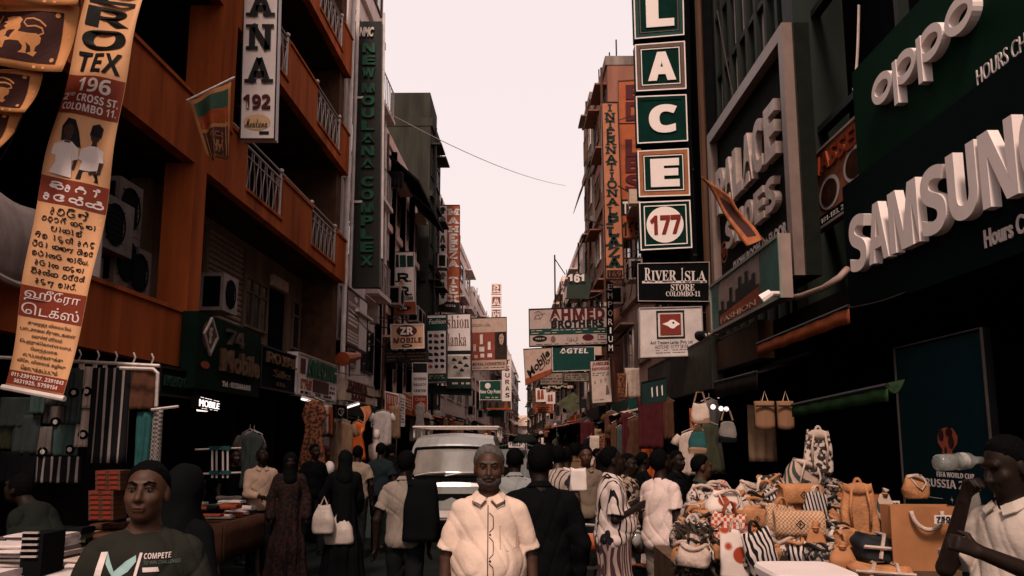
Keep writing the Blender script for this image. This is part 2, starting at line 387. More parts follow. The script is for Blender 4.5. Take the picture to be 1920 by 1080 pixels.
# ---------------------------------------------------------------- smooth bodies grown from a distance field
def _cone(P, a, b, ra, rb):
    a = np.array(a, np.float32); b = np.array(b, np.float32); ab = b-a; L2 = float(ab@ab) or 1e-9
    t = np.clip(((P-a)@ab)/L2, 0, 1); d = P-a-t[..., None]*ab
    return np.sqrt((d*d).sum(-1))-(ra+t*(rb-ra))
def _ell(P, c, r, rot=None):
    q = P-np.array(c, np.float32)
    if rot is not None: q = q@rot
    r = np.array(r, np.float32); k0 = np.sqrt(((q/r)**2).sum(-1)); k1 = np.sqrt(((q/(r*r))**2).sum(-1))+1e-6
    return k0*(k0-1)/k1
def sdf_mesh(prims, h, disp=None, k=.03, cuts=(), pad=.03):
    """prims: ('c',a,b,ra,rb[,opt]) or ('e',c,r[,opt]); opt: k, sub, cut=(point, normal), rot"""
    lo = np.full(3, 1e9); hi = -lo.copy(); bx = []
    for p in prims:
        if p[0] == 'c':
            m = max(p[3], p[4]); l_ = np.minimum(p[1], p[2])-m; u_ = np.maximum(p[1], p[2])+m
        else: m = max(p[2]); l_ = np.array(p[1])-m; u_ = np.array(p[1])+m
        bx.append((l_, u_)); o = p[-1] if isinstance(p[-1], dict) else {}
        if not o.get('sub'): lo = np.minimum(lo, l_); hi = np.maximum(hi, u_)
    lo -= pad; hi += pad
    n = np.ceil((hi-lo)/h).astype(int)+1
    ax = [np.arange(n[i], dtype=np.float32)*h+lo[i] for i in range(3)]
    D = np.full(n, 1.0, np.float32)
    for p, (l_, u_) in zip(prims, bx):
        o = p[-1] if isinstance(p[-1], dict) else {}; kk = o.get('k', k); mg = max(kk*1.2, 3*h)+.01
        i0 = np.clip(np.floor((l_-mg-lo)/h).astype(int), 0, n-1); i1 = np.clip(np.ceil((u_+mg-lo)/h).astype(int)+1, 1, n)
        if (i1 <= i0).any(): continue
        P = np.stack(np.meshgrid(*[ax[i][i0[i]:i1[i]] for i in range(3)], indexing='ij'), -1)
        d = _cone(P, *p[1:5]) if p[0] == 'c' else _ell(P, p[1], p[2], o.get('rot'))
        if 'cut' in o: d = np.maximum(d, (P-np.array(o['cut'][0], np.float32))@np.array(o['cut'][1], np.float32))
        sl_ = tuple(slice(i0[i], i1[i]) for i in range(3)); c = D[sl_]
        if o.get('sub'):
            t = np.clip(.5-.5*(c+d)/kk, 0, 1); D[sl_] = c*(1-t)+(-d)*t+kk*t*(1-t)
        else:
            t = np.clip(.5+.5*(c-d)/kk, 0, 1); D[sl_] = c*(1-t)+d*t-kk*t*(1-t)
    if cuts or disp:
        P = np.stack(np.meshgrid(*ax, indexing='ij'), -1)
        if disp: D += disp(P)
        for pt, nn in cuts: D = np.maximum(D, (P-np.array(pt, np.float32))@np.array(nn, np.float32))
        del P
    ins = D < 0
    act = np.zeros(n-1, bool); ct = np.zeros(n-1, np.int8)
    off = [(a, b, c) for a in (0,1) for b in (0,1) for c in (0,1)]
    for a, b, c in off: ct += ins[a:n[0]-1+a, b:n[1]-1+b, c:n[2]-1+c]
    act = (ct > 0) & (ct < 8)
    I = np.argwhere(act); vid = np.full(n-1, -1, np.int32); vid[act] = np.arange(len(I))
    cv = [D[I[:,0]+a, I[:,1]+b, I[:,2]+c] for a, b, c in off]
    acc = np.zeros((len(I), 3), np.float32); cnt = np.zeros(len(I), np.float32)
    for i in range(8):
        for j in range(i+1, 8):
            if sum(abs(off[i][q]-off[j][q]) for q in range(3)) != 1: continue
            s = (cv[i] < 0) != (cv[j] < 0); t = np.where(s, cv[i]/np.where(s, cv[i]-cv[j], 1), 0)
            pt = np.array(off[i], np.float32)+t[:, None]*(np.array(off[j], np.float32)-np.array(off[i], np.float32))
            acc += pt*s[:, None]; cnt += s
    vs = (I+acc/np.maximum(cnt, 1)[:, None])*h+lo
    fs = []
    for axn in range(3):
        u, v = [(1,2),(2,0),(0,1)][axn]
        s0 = [slice(0, n[i]) for i in range(3)]; s1 = list(s0); s0[axn] = slice(0, n[axn]-1); s1[axn] = slice(1, n[axn])
        A = ins[tuple(s0)]; B = ins[tuple(s1)]; X = np.argwhere(A != B)
        ok = (X[:,u] > 0) & (X[:,v] > 0) & (X[:,u] < n[u]-1) & (X[:,v] < n[v]-1); X = X[ok]
        fl = A[X[:,0], X[:,1], X[:,2]]
        def g(du, dv):
            Y = X.copy(); Y[:,u] -= du; Y[:,v] -= dv; return vid[Y[:,0], Y[:,1], Y[:,2]]
        q = np.stack([g(1,1), g(0,1), g(0,0), g(1,0)], 1)
        q[~fl] = q[~fl][:, ::-1]; fs.append(q)
    fs = np.concatenate(fs); fs = fs[(fs >= 0).all(1)]
    return vs.astype(float), fs.tolist()
def lerp3(a, b, t): return tuple(a[i]+(b[i]-a[i])*t for i in range(3))
def unit(v):
    v = np.array(v, float); return v/(np.linalg.norm(v) or 1)
def hand(pr, w_, dr, pn, s, curl=.35, side=1):
    """palm and five fingers from wrist w_, running along dr; pn = way the palm faces"""
    dr = unit(dr); pn = unit(np.array(pn)-dr*np.dot(pn, dr)); sd = np.cross(dr, pn)*side; w_ = np.array(w_, float); o = {'k': .008*s}
    pc = w_+dr*.045*s
    for t in (-1.2, -.4, .4, 1.2): pr.append(('c', tuple(w_+dr*.01*s+sd*t*.011*s), tuple(w_+dr*.085*s+sd*t*.017*s), .013*s, .012*s, {'k': .014*s}))
    for t, ln in ((-1.2, .062), (-.4, .074), (.4, .070), (1.2, .055)):
        b0 = w_+dr*.086*s+sd*t*.019*s; a1 = curl*1.0; a2 = curl*2.2
        d1 = dr*math.cos(a1)+pn*math.sin(a1); d2 = dr*math.cos(a2)+pn*math.sin(a2)
        b1 = b0+d1*ln*.5*s; b2 = b1+d2*ln*.5*s
        pr.append(('c', tuple(b0), tuple(b1), .0095*s, .0085*s, {'k': .005*s})); pr.append(('c', tuple(b1), tuple(b2), .0085*s, .0068*s, {'k': .005*s}))
    t0 = w_+dr*.025*s-sd*.018*s; t1 = t0+(dr*.75-sd*.75+pn*.25)*.036*s; t2 = t1+(dr*.95-sd*.1+pn*.45)*.032*s
    pr.append(('c', tuple(t0), tuple(t1), .013*s, .0105*s, o)); pr.append(('c', tuple(t1), tuple(t2), .0105*s, .008*s, o))
PROFILE = {}
def person(name, label, loc, rz, H=1.7, h=.012, shirt='sh', shirt_m=None, low='trousers', low_m=None, skin=None, hair_m=None,
           sleeve=.62, fat=0.0, armL=None, armR=None, stride=.0, turn=0.0, nod=0.0, hairstyle='short', face=False, hem=.88, bend=0.0,
           shoe_m=None, hands=True, palmL=(1,0,0), palmR=(-1,0,0), curl=.35, sh_w=1.0, group=None, beard=None, hatm=None, seed=0, collar=True):
    """figure facing -Y at the origin; right arm = x<0 side. armX = (elbow, wrist) in metres for a 1.72 m figure"""
    s = H/1.72; T = thing(name, label, 'person', (0,0,0), group); rd = random.Random(seed)
    hx = .185*sh_w
    def bd(p):                                       # bend the trunk forward about the hips
        x, y, z = p
        if z < .97 or bend == 0: return (x*s, y*s, z*s)
        a = bend*min(1, (z-.97)/.3+.3); dz = z-.97
        return (x*s, (y*math.cos(a)-dz*math.sin(a))*s, (.97+dz*math.cos(a)+y*math.sin(a)*.5)*s)
    neckp = (0, .012, 1.48)
    ct, st_ = math.cos(turn), math.sin(turn); cn, sn = math.cos(nod), math.sin(nod)
    hc = (0, -.012, 1.605)
    def hp(x, y, z):
        y2 = y*cn+z*sn; z2 = -y*sn+z*cn               # nod > 0 looks down
        return bd((hc[0]+x*ct-y2*st_, hc[1]+x*st_+y2*ct, hc[2]+z2))
    ez = Matrix.Rotation(turn, 3, 'Z') @ Matrix.Rotation(-nod, 3, 'X')
    hrot = np.array(ez, dtype=np.float32)
    def E(c, r, **o):
        o['rot'] = hrot; return ('e', hp(*c), tuple(q*s for q in r), o)
    def Cc(a, b, ra, rb, **o): return ('c', bd(a), bd(b), ra*s, rb*s, o)
    def Hc(a, b, ra, rb, **o): return ('c', hp(*a), hp(*b), ra*s, rb*s, o)
    f = fat
    sL, sR = (hx-.02, .01, 1.375), (-hx+.02, .01, 1.375)
    eL, wL = armL or ((hx+.055, .03, 1.12), (hx+.05, -.05, .875))
    eR, wR = armR or ((-hx-.055, .03, 1.12), (-hx-.05, -.05, .875))
    hipz = .93; kn = .50; an = .085
    legs = []
    for sg in (1, -1):
        y0 = stride*sg
        hip = (sg*.088, 0, hipz); knee = (sg*.092, -y0*.55-(.05 if y0 else .015)*1, kn+(.02 if y0 < 0 else 0)); ank = (sg*.095, -y0+ (.02), an+(.06 if y0 < -.05 else 0))
        legs.append((hip, knee, ank, sg))
    B = []
    B += [('e', bd((0,.01,.96)), (.155*s,.10*s,.11*s), {}), ('e', bd((0,.0,1.12)), ((.135+f*.5)*s,(.09+f*.5)*s,.15*s), {}), ('e', bd((0,.005,1.29)), (.165*s*sh_w,.105*s,.17*s), {}),
          Cc((-hx*.72,.012,1.385),(hx*.72,.012,1.385),.044,.044, k=.03), Cc((0,.012,1.45),(hx*.7,.012,1.395),.045,.04, k=.03), Cc((0,.012,1.45),(-hx*.7,.012,1.395),.045,.04, k=.03), Cc((0,.015,1.42),(0,.0,1.53),.062,.054, k=.03)]
    if f: B.append(('e', bd((0,-.05-f*.3,1.08)), ((.13+f*.4)*s,(.08+f)*s,.15*s), {}))
    # head
    B += [E((0,.012,.03),(.076,.094,.088), k=.02), E((0,-.03,-.04),(.058+f*.12,.066,.070), k=.03), E((0,-.052,-.085),(.032,.03,.024), k=.02)]
    B += [Hc((0,-.088,.012),(0,-.112,-.026),.009,.013, k=.012), Hc((-.012,-.098,-.03),(.012,-.098,-.03),.009,.009, k=.01),
          Hc((-.036,-.078,.034),(.036,-.078,.034),.014,.014, k=.015), Hc((-.045,-.06,-.02),(-.03,-.075,-.03),.02,.016, k=.02), Hc((.045,-.06,-.02),(.03,-.075,-.03),.02,.016, k=.02),
          Hc((-.017,-.092,-.054),(.017,-.092,-.054),.0075,.0075, k=.008), Hc((-.014,-.090,-.067),(.014,-.090,-.067),.0085,.0085, k=.007),
          E((-.032,-.100,.012),(.017,.016,.011), sub=True, k=.012), E((.032,-.100,.012),(.017,.016,.011), sub=True, k=.012),
          E((-.077,.012,-.005),(.010,.02,.032), k=.01), E((.077,.012,-.005),(.010,.02,.032), k=.01)]
    for (a, e, w_, pn, sg) in ((sL, eL, wL, palmL, 1), (sR, eR, wR, palmR, -1)):
        B += [Cc(a, e, .043, .036, k=.025), Cc(e, w_, .038, .026, k=.015)]
        if hands:
            dv = unit(np.array(bd(w_))-np.array(bd(e))); hand(B, bd(w_), dv, pn, s, curl, sg)
        else: B.append(Cc(w_, tuple(np.array(w_)+unit(np.array(w_)-np.array(e))*.1), .03, .03))
    for hip, knee, ank, sg in legs:
        B += [Cc(hip, knee, .078, .052, k=.04), Cc(knee, ank, .050, .034, k=.02), Cc((ank[0], ank[1]+.02, an*.5+ank[2]-an), (ank[0]*1.1, ank[1]-.13, ank[2]-an+.03), .036, .028, k=.02)]
    obj('body', sdf_mesh(B, h, k=.03), skin, T, smooth=True)
    # garments
    def fold(a, fx=30, fz=14, ph=0):
        def q(P):
            x, y, z = P[..., 0], P[..., 1], P[..., 2]
            c1 = (1-np.abs(np.sin(z*fz*.8+x*fx*.45+np.sin(x*11+y*8+ph)*1.6+ph)))**3
            c2 = (1-np.abs(np.sin(x*fx*.5-z*fz*.5+np.sin(z*9+ph)*1.9+y*14)))**3
            return (a*(1.1*c1+1.0*c2-.7)+a*.35*np.sin(z*37+x*21+y*30)).astype(np.float32)
        return q
    def vfold(a, n, ph=0):
        def q(P):
            th_ = np.arctan2(P[..., 1], P[..., 0])
            return (a*(np.sin(th_*n+np.sin(P[..., 2]*3+ph)*1.5+ph)+.5*np.sin(th_*(n*2+1)+ph))*np.clip(1.35-P[..., 2], .15, 1)).astype(np.float32)
        return q
    g = .018
    if shirt in ('sh', 'tee', 'long'):
        G = [('e', bd((0,.005,1.29)), ((.165*sh_w+g)*s,(.105+g+.004)*s,.175*s), {}), ('e', bd((0,.0,1.10)), ((.15+f*.55+g)*s,(.10+f*.5+g)*s,.19*s), {'k': .06}),
             Cc((-hx*.7,.012,1.385),(hx*.7,.012,1.385),.051,.051, k=.03), Cc((0,.012,1.445),(hx*.7,.012,1.39),.052,.048, k=.03), Cc((0,.012,1.445),(-hx*.7,.012,1.39),.052,.048, k=.03), ('e', bd((0,.01,.95)), ((.165+f*.5+g)*s,(.112+f*.4+g)*s,.12*s), {'k': .06})]
        if f: G.append(('e', bd((0,-.05-f*.3,1.08)), ((.145+f*.45)*s,(.10+f)*s,.17*s), {'k': .05}))
        for (a, e, w_) in ((sL, eL, wL), (sR, eR, wR)):
            if shirt == 'long':
                ce = bd(lerp3(e, w_, .92)); G += [Cc(a, e, .060, .054, k=.03), ('c', bd(e), bd(w_), .056*s, .045*s, {'k': .02, 'cut': (ce, tuple(unit(np.array(bd(w_))-np.array(bd(e)))))})]
            else:
                ce = bd(lerp3(a, e, sleeve)); G.append(('c', bd(a), bd(lerp3(a, e, min(1, sleeve+.3))), .051*s, .073*s, {'k': .025, 'cut': (ce, tuple(unit(np.array(bd(e))-np.array(bd(a)))))}))
        G.append(('c', bd((0,-.03,1.52)), bd((0,.01,1.60)), .062*s, .07*s, {'sub': True, 'k': .012}))
        cuts = [((0,0,hem*s), (0,0,-1))]
        if bend: cuts = [(bd((0,0,.97)), (0, 0, -1))]
        obj('shirt', sdf_mesh(G, max(h*.9, .007), fold(.0065, 38, 18, ph=seed), cuts=cuts), shirt_m, T, smooth=True)
        if collar and shirt != 'tee':
            cb = MB()
            for sg in (1, -1):
                pts = [(0,.07,1.505),(sg*.05,.05,1.502),(sg*.064,.0,1.488),(sg*.05,-.055,1.468),(sg*.012,-.082,1.448)]
                out = [(0,.088,1.478),(sg*.07,.062,1.474),(sg*.092,.0,1.462),(sg*.082,-.078,1.432),(sg*.042,-.106,1.415)]
                N = len(pts)
                a_ = [V(*bd(p)) for p in pts]; b_ = [V(*bd(p)) for p in out]; up = V(0,-.002,.004)
                cb.add(a_+b_+[p+up for p in a_]+[p+up for p in b_], [(i, i+1, N+i+1, N+i) for i in range(N-1)]+[(2*N+i+1, 2*N+i, 3*N+i, 3*N+i+1) for i in range(N-1)]+[(N+i, N+i+1, 3*N+i+1, 3*N+i) for i in range(N-1)])
            obj('collar', cb, shirt_m, T, smooth=False)
    if shirt == 'robe':
        G = [('e', bd((0,.005,1.29)), (.18*s,.125*s,.17*s), {}), Cc((-hx*.72,.012,1.395),(hx*.72,.012,1.395),.055,.055, k=.04),
             ('c', bd((0,.01,1.2)), (0,.01*s,.42*s), .145*s, .21*s, {'k': .08}), ('c', (-.07*s,.01*s,.5*s), (-.10*s,.02*s,.06*s), .16*s, .20*s, {'k': .08}), ('c', (.07*s,.01*s,.5*s), (.10*s,.02*s,.06*s), .16*s, .20*s, {'k': .08})]
        for (a, e, w_) in ((sL, eL, wL), (sR, eR, wR)):
            G += [Cc(a, e, .060, .062, k=.03), ('c', bd(e), bd(w_), .062*s, .068*s, {'k': .03})]
        obj('robe', sdf_mesh(G, h, vfold(.013, 9, seed), cuts=[((0,0,.03*s), (0,0,-1))]), shirt_m, T, smooth=True)
    if low == 'trousers':
        G = [('e', bd((0,.01,.95)), ((.162+f*.4)*s,(.108+f*.3)*s,.12*s), {})]
        for hip, knee, ank, sg in legs: G += [Cc(hip, knee, .098, .072, k=.03), Cc(knee, ank, .072, .062, k=.02)]
        obj('trousers', sdf_mesh(G, h, fold(.005, 22, 20, seed+2), cuts=[((0,0,.06*s), (0,0,-1)), (bd((0,0,1.03)), tuple(unit(np.array(bd((0,0,1.2)))-np.array(bd((0,0,1.03))))))]), low_m, T, smooth=True)
    if low == 'sarong':
        G = [('e', bd((0,.01,.95)), (.165*s,.115*s,.12*s), {})]
        for hip, knee, ank, sg in legs: G += [Cc((hip[0]*.6,0,hip[2]), (knee[0]*.9,knee[1],.5), .12, .125, k=.10), Cc((knee[0]*.9,knee[1],.5), (ank[0],ank[1],.14), .125, .12, k=.10)]
        obj('sarong', sdf_mesh(G, h, vfold(.010, 11, seed), cuts=[((0,0,.12*s), (0,0,-1)), (bd((0,0,1.03)), (0,0,1))]), low_m, T, smooth=True)
    if low:
        for hip, knee, ank, sg in legs:
            obj('shoe', sdf_mesh([Cc((ank[0], ank[1]+.035, ank[2]-an+.04), (ank[0]*1.1, ank[1]-.14, ank[2]-an+.036), .043, .038), ], max(h, .012), cuts=[((0,0,.004), (0,0,-1))]), shoe_m or M('shoe_dark', (.012,.010,.010), .5), T, smooth=True)
    # hair, scarf, cap
    hm = hair_m or M('hair_black', (.003,.0027,.003), .8, bump=.4, scale=30)
    nz = lambda a, fq: (lambda P: a*(np.sin(P[...,0]*fq)*np.sin(P[...,1]*fq+1)*np.sin(P[...,2]*fq+2)).astype(np.float32))
    hh = max(min(h, .008), .006)
    if hairstyle in ('short', 'fringe', 'thin'):
        gr = {'short': .008, 'fringe': .018, 'thin': .013}[hairstyle]
        cp = {'short': (0, -.062, .086), 'fringe': (0, -.08, .05), 'thin': (0, -.060, .092)}[hairstyle]
        nrm = unit(hrot@np.array([0, -.76, -.65])); 
        G = [E((0,.014,.034),(.076+gr,.094+gr,.090+gr*1.1), k=.01)]
        n32 = np.array(nrm, np.float32); c32 = np.array(hp(*cp), np.float32)
        tp_ = lambda P: nz(.0035, 150)(P)+(.012*np.clip(1+((P-c32)@n32)/.03, 0, 1)).astype(np.float32)
        obj('hair', sdf_mesh(G, hh, tp_, cuts=[(hp(*cp), tuple(nrm))]), hm, T, smooth=True)
    if hairstyle == 'scarf':
        G = [E((0,.018,.03),(.094,.112,.108), k=.03), ('c', hp(0,.04,-.03), bd((0,.05,1.36)), .085*s, .12*s, {'k': .05}), ('c', hp(0,-.01,-.10), bd((0,-.05,1.36)), .065*s, .10*s, {'k': .05}),
             E((0,-.125,-.012),(.055,.06,.078), sub=True, k=.015)]
        obj('headscarf', sdf_mesh(G, hh*1.4, nz(.005, 40)), hatm or shirt_m, T, smooth=True)
    if hatm and hairstyle != 'scarf':
        obj('cap', sdf_mesh([E((0,.015,.055),(.092,.106,.072), k=.01)], hh, cuts=[(hp(0,0,.048), tuple(unit(hrot@np.array([0,0,-1])))), (hp(0,0,.112), tuple(unit(hrot@np.array([0,0,1]))))]), hatm, T, smooth=True)
    if face:
        em = M('eye_white', (.09,.065,.055), .4, var=.05); ir = M('eye_dark', (.01,.006,.005), .15, var=.05)
        for sg in (1, -1):
            e1 = MB().ball(hp(sg*.032,-.080,.012), .0125*s); eo = obj('eye', e1, em, T, smooth=True)
            obj('pupil', MB().ball(hp(sg*.032,-.0885,.011), .0062*s, 8, 6), ir, eo, smooth=True)
            obj('eyebrow', MB().tube([hp(sg*.012,-.097,.029), hp(sg*.032,-.096,.039), hp(sg*.054,-.078,.034)], [.0035*s,.005*s,.0025*s], 6), hm, T, smooth=True)
            obj('eyelid', MB().tube([hp(sg*.019,-.090,.017), hp(sg*.032,-.0945,.0215), hp(sg*.046,-.086,.016)], .004*s, 6), skin, T, smooth=True)
        obj('lips', MB().tube([hp(-.026,-.091,-.064), hp(-.01,-.1,-.058), hp(0,-.1,-.058), hp(.01,-.1,-.058), hp(.026,-.091,-.064)], [.002*s,.005*s,.0055*s,.005*s,.002*s], 6), M('lips', (.09,.03,.022), .5), T, smooth=True)
    if beard:
        G = [E((0,-.032,-.060),(.060+f*.12,.0675,.054), k=.02), E((0,-.12,-.030),(.048,.05,.045), sub=True, k=.015), E((0,-.105,-.06),(.022,.03,.010), sub=True, k=.006)]
        obj('beard', sdf_mesh(G, .006, nz(.003, 160), cuts=[(hp(0,0,-.018), tuple(unit(hrot@np.array([0,-.1,1]))))]), beard, T, smooth=True)
        obj('moustache', MB().tube([hp(-.034,-.090,-.052), hp(-.014,-.105,-.041), hp(.014,-.105,-.041), hp(.034,-.090,-.052)], [.005*s,.009*s,.009*s,.005*s], 7), beard, T, smooth=True)
    T.location = loc; T.rotation_euler = (0, 0, rz); WL[T.name] = Vector((0,0,0))
    return T
# ---------------------------------------------------------------- shared paints
ORANGE = M('orange_render', (.40,.088,.025), .8, var=.62, scale=1.6, bump=.15, streak=1)
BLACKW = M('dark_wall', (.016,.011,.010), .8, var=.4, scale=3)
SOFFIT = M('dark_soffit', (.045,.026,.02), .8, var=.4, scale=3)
STEEL = M('pale_steel', (.45,.36,.33), .4, var=.3, scale=20, metal=.3)
IRON = M('dark_iron', (.012,.011,.011), .5, var=.3)
WHITE = M('warm_white', (.66,.54,.50), .55, var=.25, scale=4)
CREAM = M('cream', (.55,.38,.28), .6, var=.3, scale=4)
BLACK = M('black_paint', (.008,.008,.009), .5, var=.3)
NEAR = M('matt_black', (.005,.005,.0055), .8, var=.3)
GREEN = M('deep_green', (.006,.020,.016), .55, var=.35, scale=3)
TEAL = M('teal_board', (.008,.045,.037), .5, var=.3)
RED = M('red_board', (.20,.022,.012), .5, var=.3)
RUST = M('rust_board', (.28,.055,.018), .5, var=.35)
DRED = M('dark_red', (.10,.012,.008), .5, var=.3)
CONC = M('stained_concrete', (.22,.165,.14), .85, var=.5, scale=2, streak=1, bump=.2)
PALE = M('pale_render', (.70,.55,.50), .8, var=.3, scale=2, streak=1, bump=.1)
PINK = M('pink_render', (.68,.47,.40), .8, var=.35, scale=2, streak=1)
MOSS = M('green_grey_concrete', (.042,.040,.032), .85, var=.5, scale=2, streak=1)
GLASS = glassmat('dark_glass', (.012,.014,.014))
PGLASS = glassmat('pale_glass', (.10,.09,.085))
ACW = M('ac_casing', (.30,.225,.20), .5, var=.3, scale=6)
BROWN = M('brown_timber', (.10,.045,.025), .6, var=.4, scale=5, streak=1)
def seg(mb, pl, Y0, Y1, z0, z1, a, b):
    """block along a facade plane, from offset a to b in x"""
    P = lambda Y, z, o: (pl[0]+pl[1]*Y+o, Y, z)
    return mb.hexa([P(Y0,z0,a), P(Y1,z0,a), P(Y1,z0,b), P(Y0,z0,b)], [P(Y0,z1,a), P(Y1,z1,a), P(Y1,z1,b), P(Y0,z1,b)])
def plp(pl, Y, z, o=0): return V(pl[0]+pl[1]*Y+o, Y, z)
def Yf(px, pl, py=600): return on(px, py, pl).y
L0, R0 = L(4.75), RR(3.6)
# ---------------------------------------------------------------- ground
gm = M('asphalt', (.010,.012,.0105), .85, var=.45, scale=1.3, bump=.5)
obj('ground', MB().add([(-300,-60,-.004),(300,-60,-.004),(300,600,-.004),(-300,600,-.004)], [(0,1,2,3)]), M('earth', (.03,.025,.02), .9), kind='structure')
rd_ = random.Random(3)
obj('road', MB().sheet(lambda u, v: V(-6.5+13*u, -3+175*v*v, .012*math.sin(u*17+v*60)*math.sin(v*91+u*5)*.5+.006), 40, 160), gm, kind='structure', smooth=True)
for k, (x, y) in enumerate(((722,905), (727,998), (548,1003))):
    p = floor_at(x, y+0, .02)
    tag(obj('paper_scrap', MB().sheet(lambda u, v: p+V((u-.5)*.09, (v-.5)*.08, .012+.012*math.sin(u*5+k)), 4, 3, V(0,0,.002)), WHITE),
        ('crumpled white paper scrap on the road behind the backpack man', 'small white paper scrap on the road nearest the camera', 'white litter scrap on the road beside the black robe hem')[k], 'litter')
# ---------------------------------------------------------------- fittings
def ac_unit(parent, pl, Y, z, out=.0, wY=.85, hz=.6, dx=.38, side=1, name='air_conditioner'):
    """outdoor unit hung on a wall; its long face looks across the street"""
    mb = MB(); seg(mb, pl, Y-wY/2, Y+wY/2, z, z+hz, out, out+side*dx); o = obj(name, mb, ACW, parent)
    f = out+side*(dx+.004); c = plp(pl, Y, z+hz/2, f); fr = MB()
    rp = [c+V(0, math.cos(a)*hz*.38, math.sin(a)*hz*.38) for a in [2*math.pi*i/18 for i in range(19)]]
    fr.tube(rp, .014, 5, False)
    for k in range(-3, 4): fr.tube([c+V(0, -hz*.36, k*hz*.1), c+V(0, hz*.36, k*hz*.1)], .006, 4)
    fr.add([c]+rp[:-1], [(0, 1+(i+1) % 18, 1+i) for i in range(18)])
    obj('fan_grille', fr, NEAR, o)
    g = MB()                                    # louvres in the end that faces up the street
    for k in range(7):
        zz = z+.08+k*(hz-.16)/6; seg(g, pl, Y-wY/2-.008, Y-wY/2, zz-.012, zz+.012, out+side*.06, out+side*(dx-.06))
    obj('vent_slats', g, NEAR, o)
    obj('end_grille', seg(MB(), pl, Y-wY/2-.006, Y-wY/2-.001, z+.06, z+hz-.06, out+side*.05, out+side*(dx-.05)), NEAR, o); return o
def window(parent, pl, Y0, Y1, z0, z1, off, side, mull=2, tr=.62, fm=None, gmt=None, d=.05, blind=None):
    fm = fm or WHITE; mb = MB(); t = .05; a, b = off, off+side*d
    seg(mb, pl, Y0, Y1, z0, z0+t, a, b); seg(mb, pl, Y0, Y1, z1-t, z1, a, b)
    seg(mb, pl, Y0, Y0+t, z0+t, z1-t, a, b); seg(mb, pl, Y1-t, Y1, z0+t, z1-t, a, b)
    for k in range(1, mull): 
        y = Y0+(Y1-Y0)*k/mull; seg(mb, pl, y-t*.4, y+t*.4, z0+t, z1-t, a, b-side*.004)
    if tr: zt = z0+(z1-z0)*tr; seg(mb, pl, Y0+t, Y1-t, zt-t*.4, zt+t*.4, a, b-side*.008)
    f = obj('window', mb, fm, parent)
    obj('pane', seg(MB(), pl, Y0+t*.5, Y1-t*.5, z0+t*.5, z1-t*.5, off+side*.006, off+side*.018), gmt or GLASS, f)
    return f
def cable(pts, r, m, parent=None, sag=0, n=14, name='cable', **k):
    P = []
    for a, b in zip(pts[:-1], pts[1:]):
        a = Vector(a); b = Vector(b)
        for i in range(n): t = i/n; P.append(a.lerp(b, t)-V(0, 0, sag*4*t*(1-t)))
    P.append(Vector(pts[-1])); return obj(name, MB().tube(P, r, 5), m, parent, **k)
# ---------------------------------------------------------------- the orange building on the left
ob = thing('orange_building', 'orange rendered building with long parapets and dark recessed balconies on the left', 'building', (-6,12,0))
YN = 3.0; YA = Yf(432, L0, 300); YE = Yf(654, L0, 350); YS = Yf(366, L0, 650)
zb1 = zon(357, 430, L0); zt1 = zb1+.92; zb2 = zon(330, 655, L0); zb3 = zon(137, 655, L0); zb0 = zon(694, 367, L0); zt0 = zon(597, 370, L0)
print('ORANGE', YA, YE, YS, zb0, zt0, zb1, zb2, zb3)
fl = [(zb1, zb1+1.0), (zb2, zb2+1.0), (zb3, zb3+1.0)]
def parapet(Y0, Y1, zb, zt, off=0, m=ORANGE, name='parapet', th=.16):
    mb = MB(); seg(mb, L0, Y0, Y1, zb, zt, off-th, off); o = obj(name, mb, m, ob)
    obj('coping', seg(MB(), L0, Y0, Y1, zt, zt+.05, off-th-.02, off+.03), CREAM if name == 'x' else ORANGE, o); return o
def railing(Y0, Y1, zb, zt, off=-.06):
    f = MB(); P = lambda Y, z: plp(L0, Y, z, off)
    f.tube([P(Y0,zt), P(Y1,zt)], .022, 6); f.tube([P(Y0,zb), P(Y1,zb)], .018, 6); f.tube([P(Y0,zt-.16), P(Y1,zt-.16)], .012, 6)
    o = obj('railing', f, STEEL, ob); n = max(3, int((Y1-Y0)/.17))
    wav = MB().tube([P(0, 0)-P(0, 0)+V(0,0,zb-zb+z) + V(0, .045*math.sin((z)*7.5), 0) for z in [i*(zt-zb)/10 for i in range(11)]], .012, 5)
    me = None
    for i in range(n):
        y = Y0+(i+.5)*(Y1-Y0)/n; b = P(y, zb)
        if me is None:
            c = obj('baluster', wav, STEEL, None); me = c.data; c.parent = o; c.location = b-wloc(o)
        else:
            c = bpy.data.objects.new('baluster', me); COL.objects.link(c); c.parent = o; c.location = b-wloc(o)
        if i % 2: c.scale = (1, -1, 1)
    for y in (Y0, Y1):
        obj('post', MB().tube([P(y, zb-.02), P(y, zt+.1)], .028, 8).ball(P(y, zt+.15), .055, 8, 6), STEEL, o)
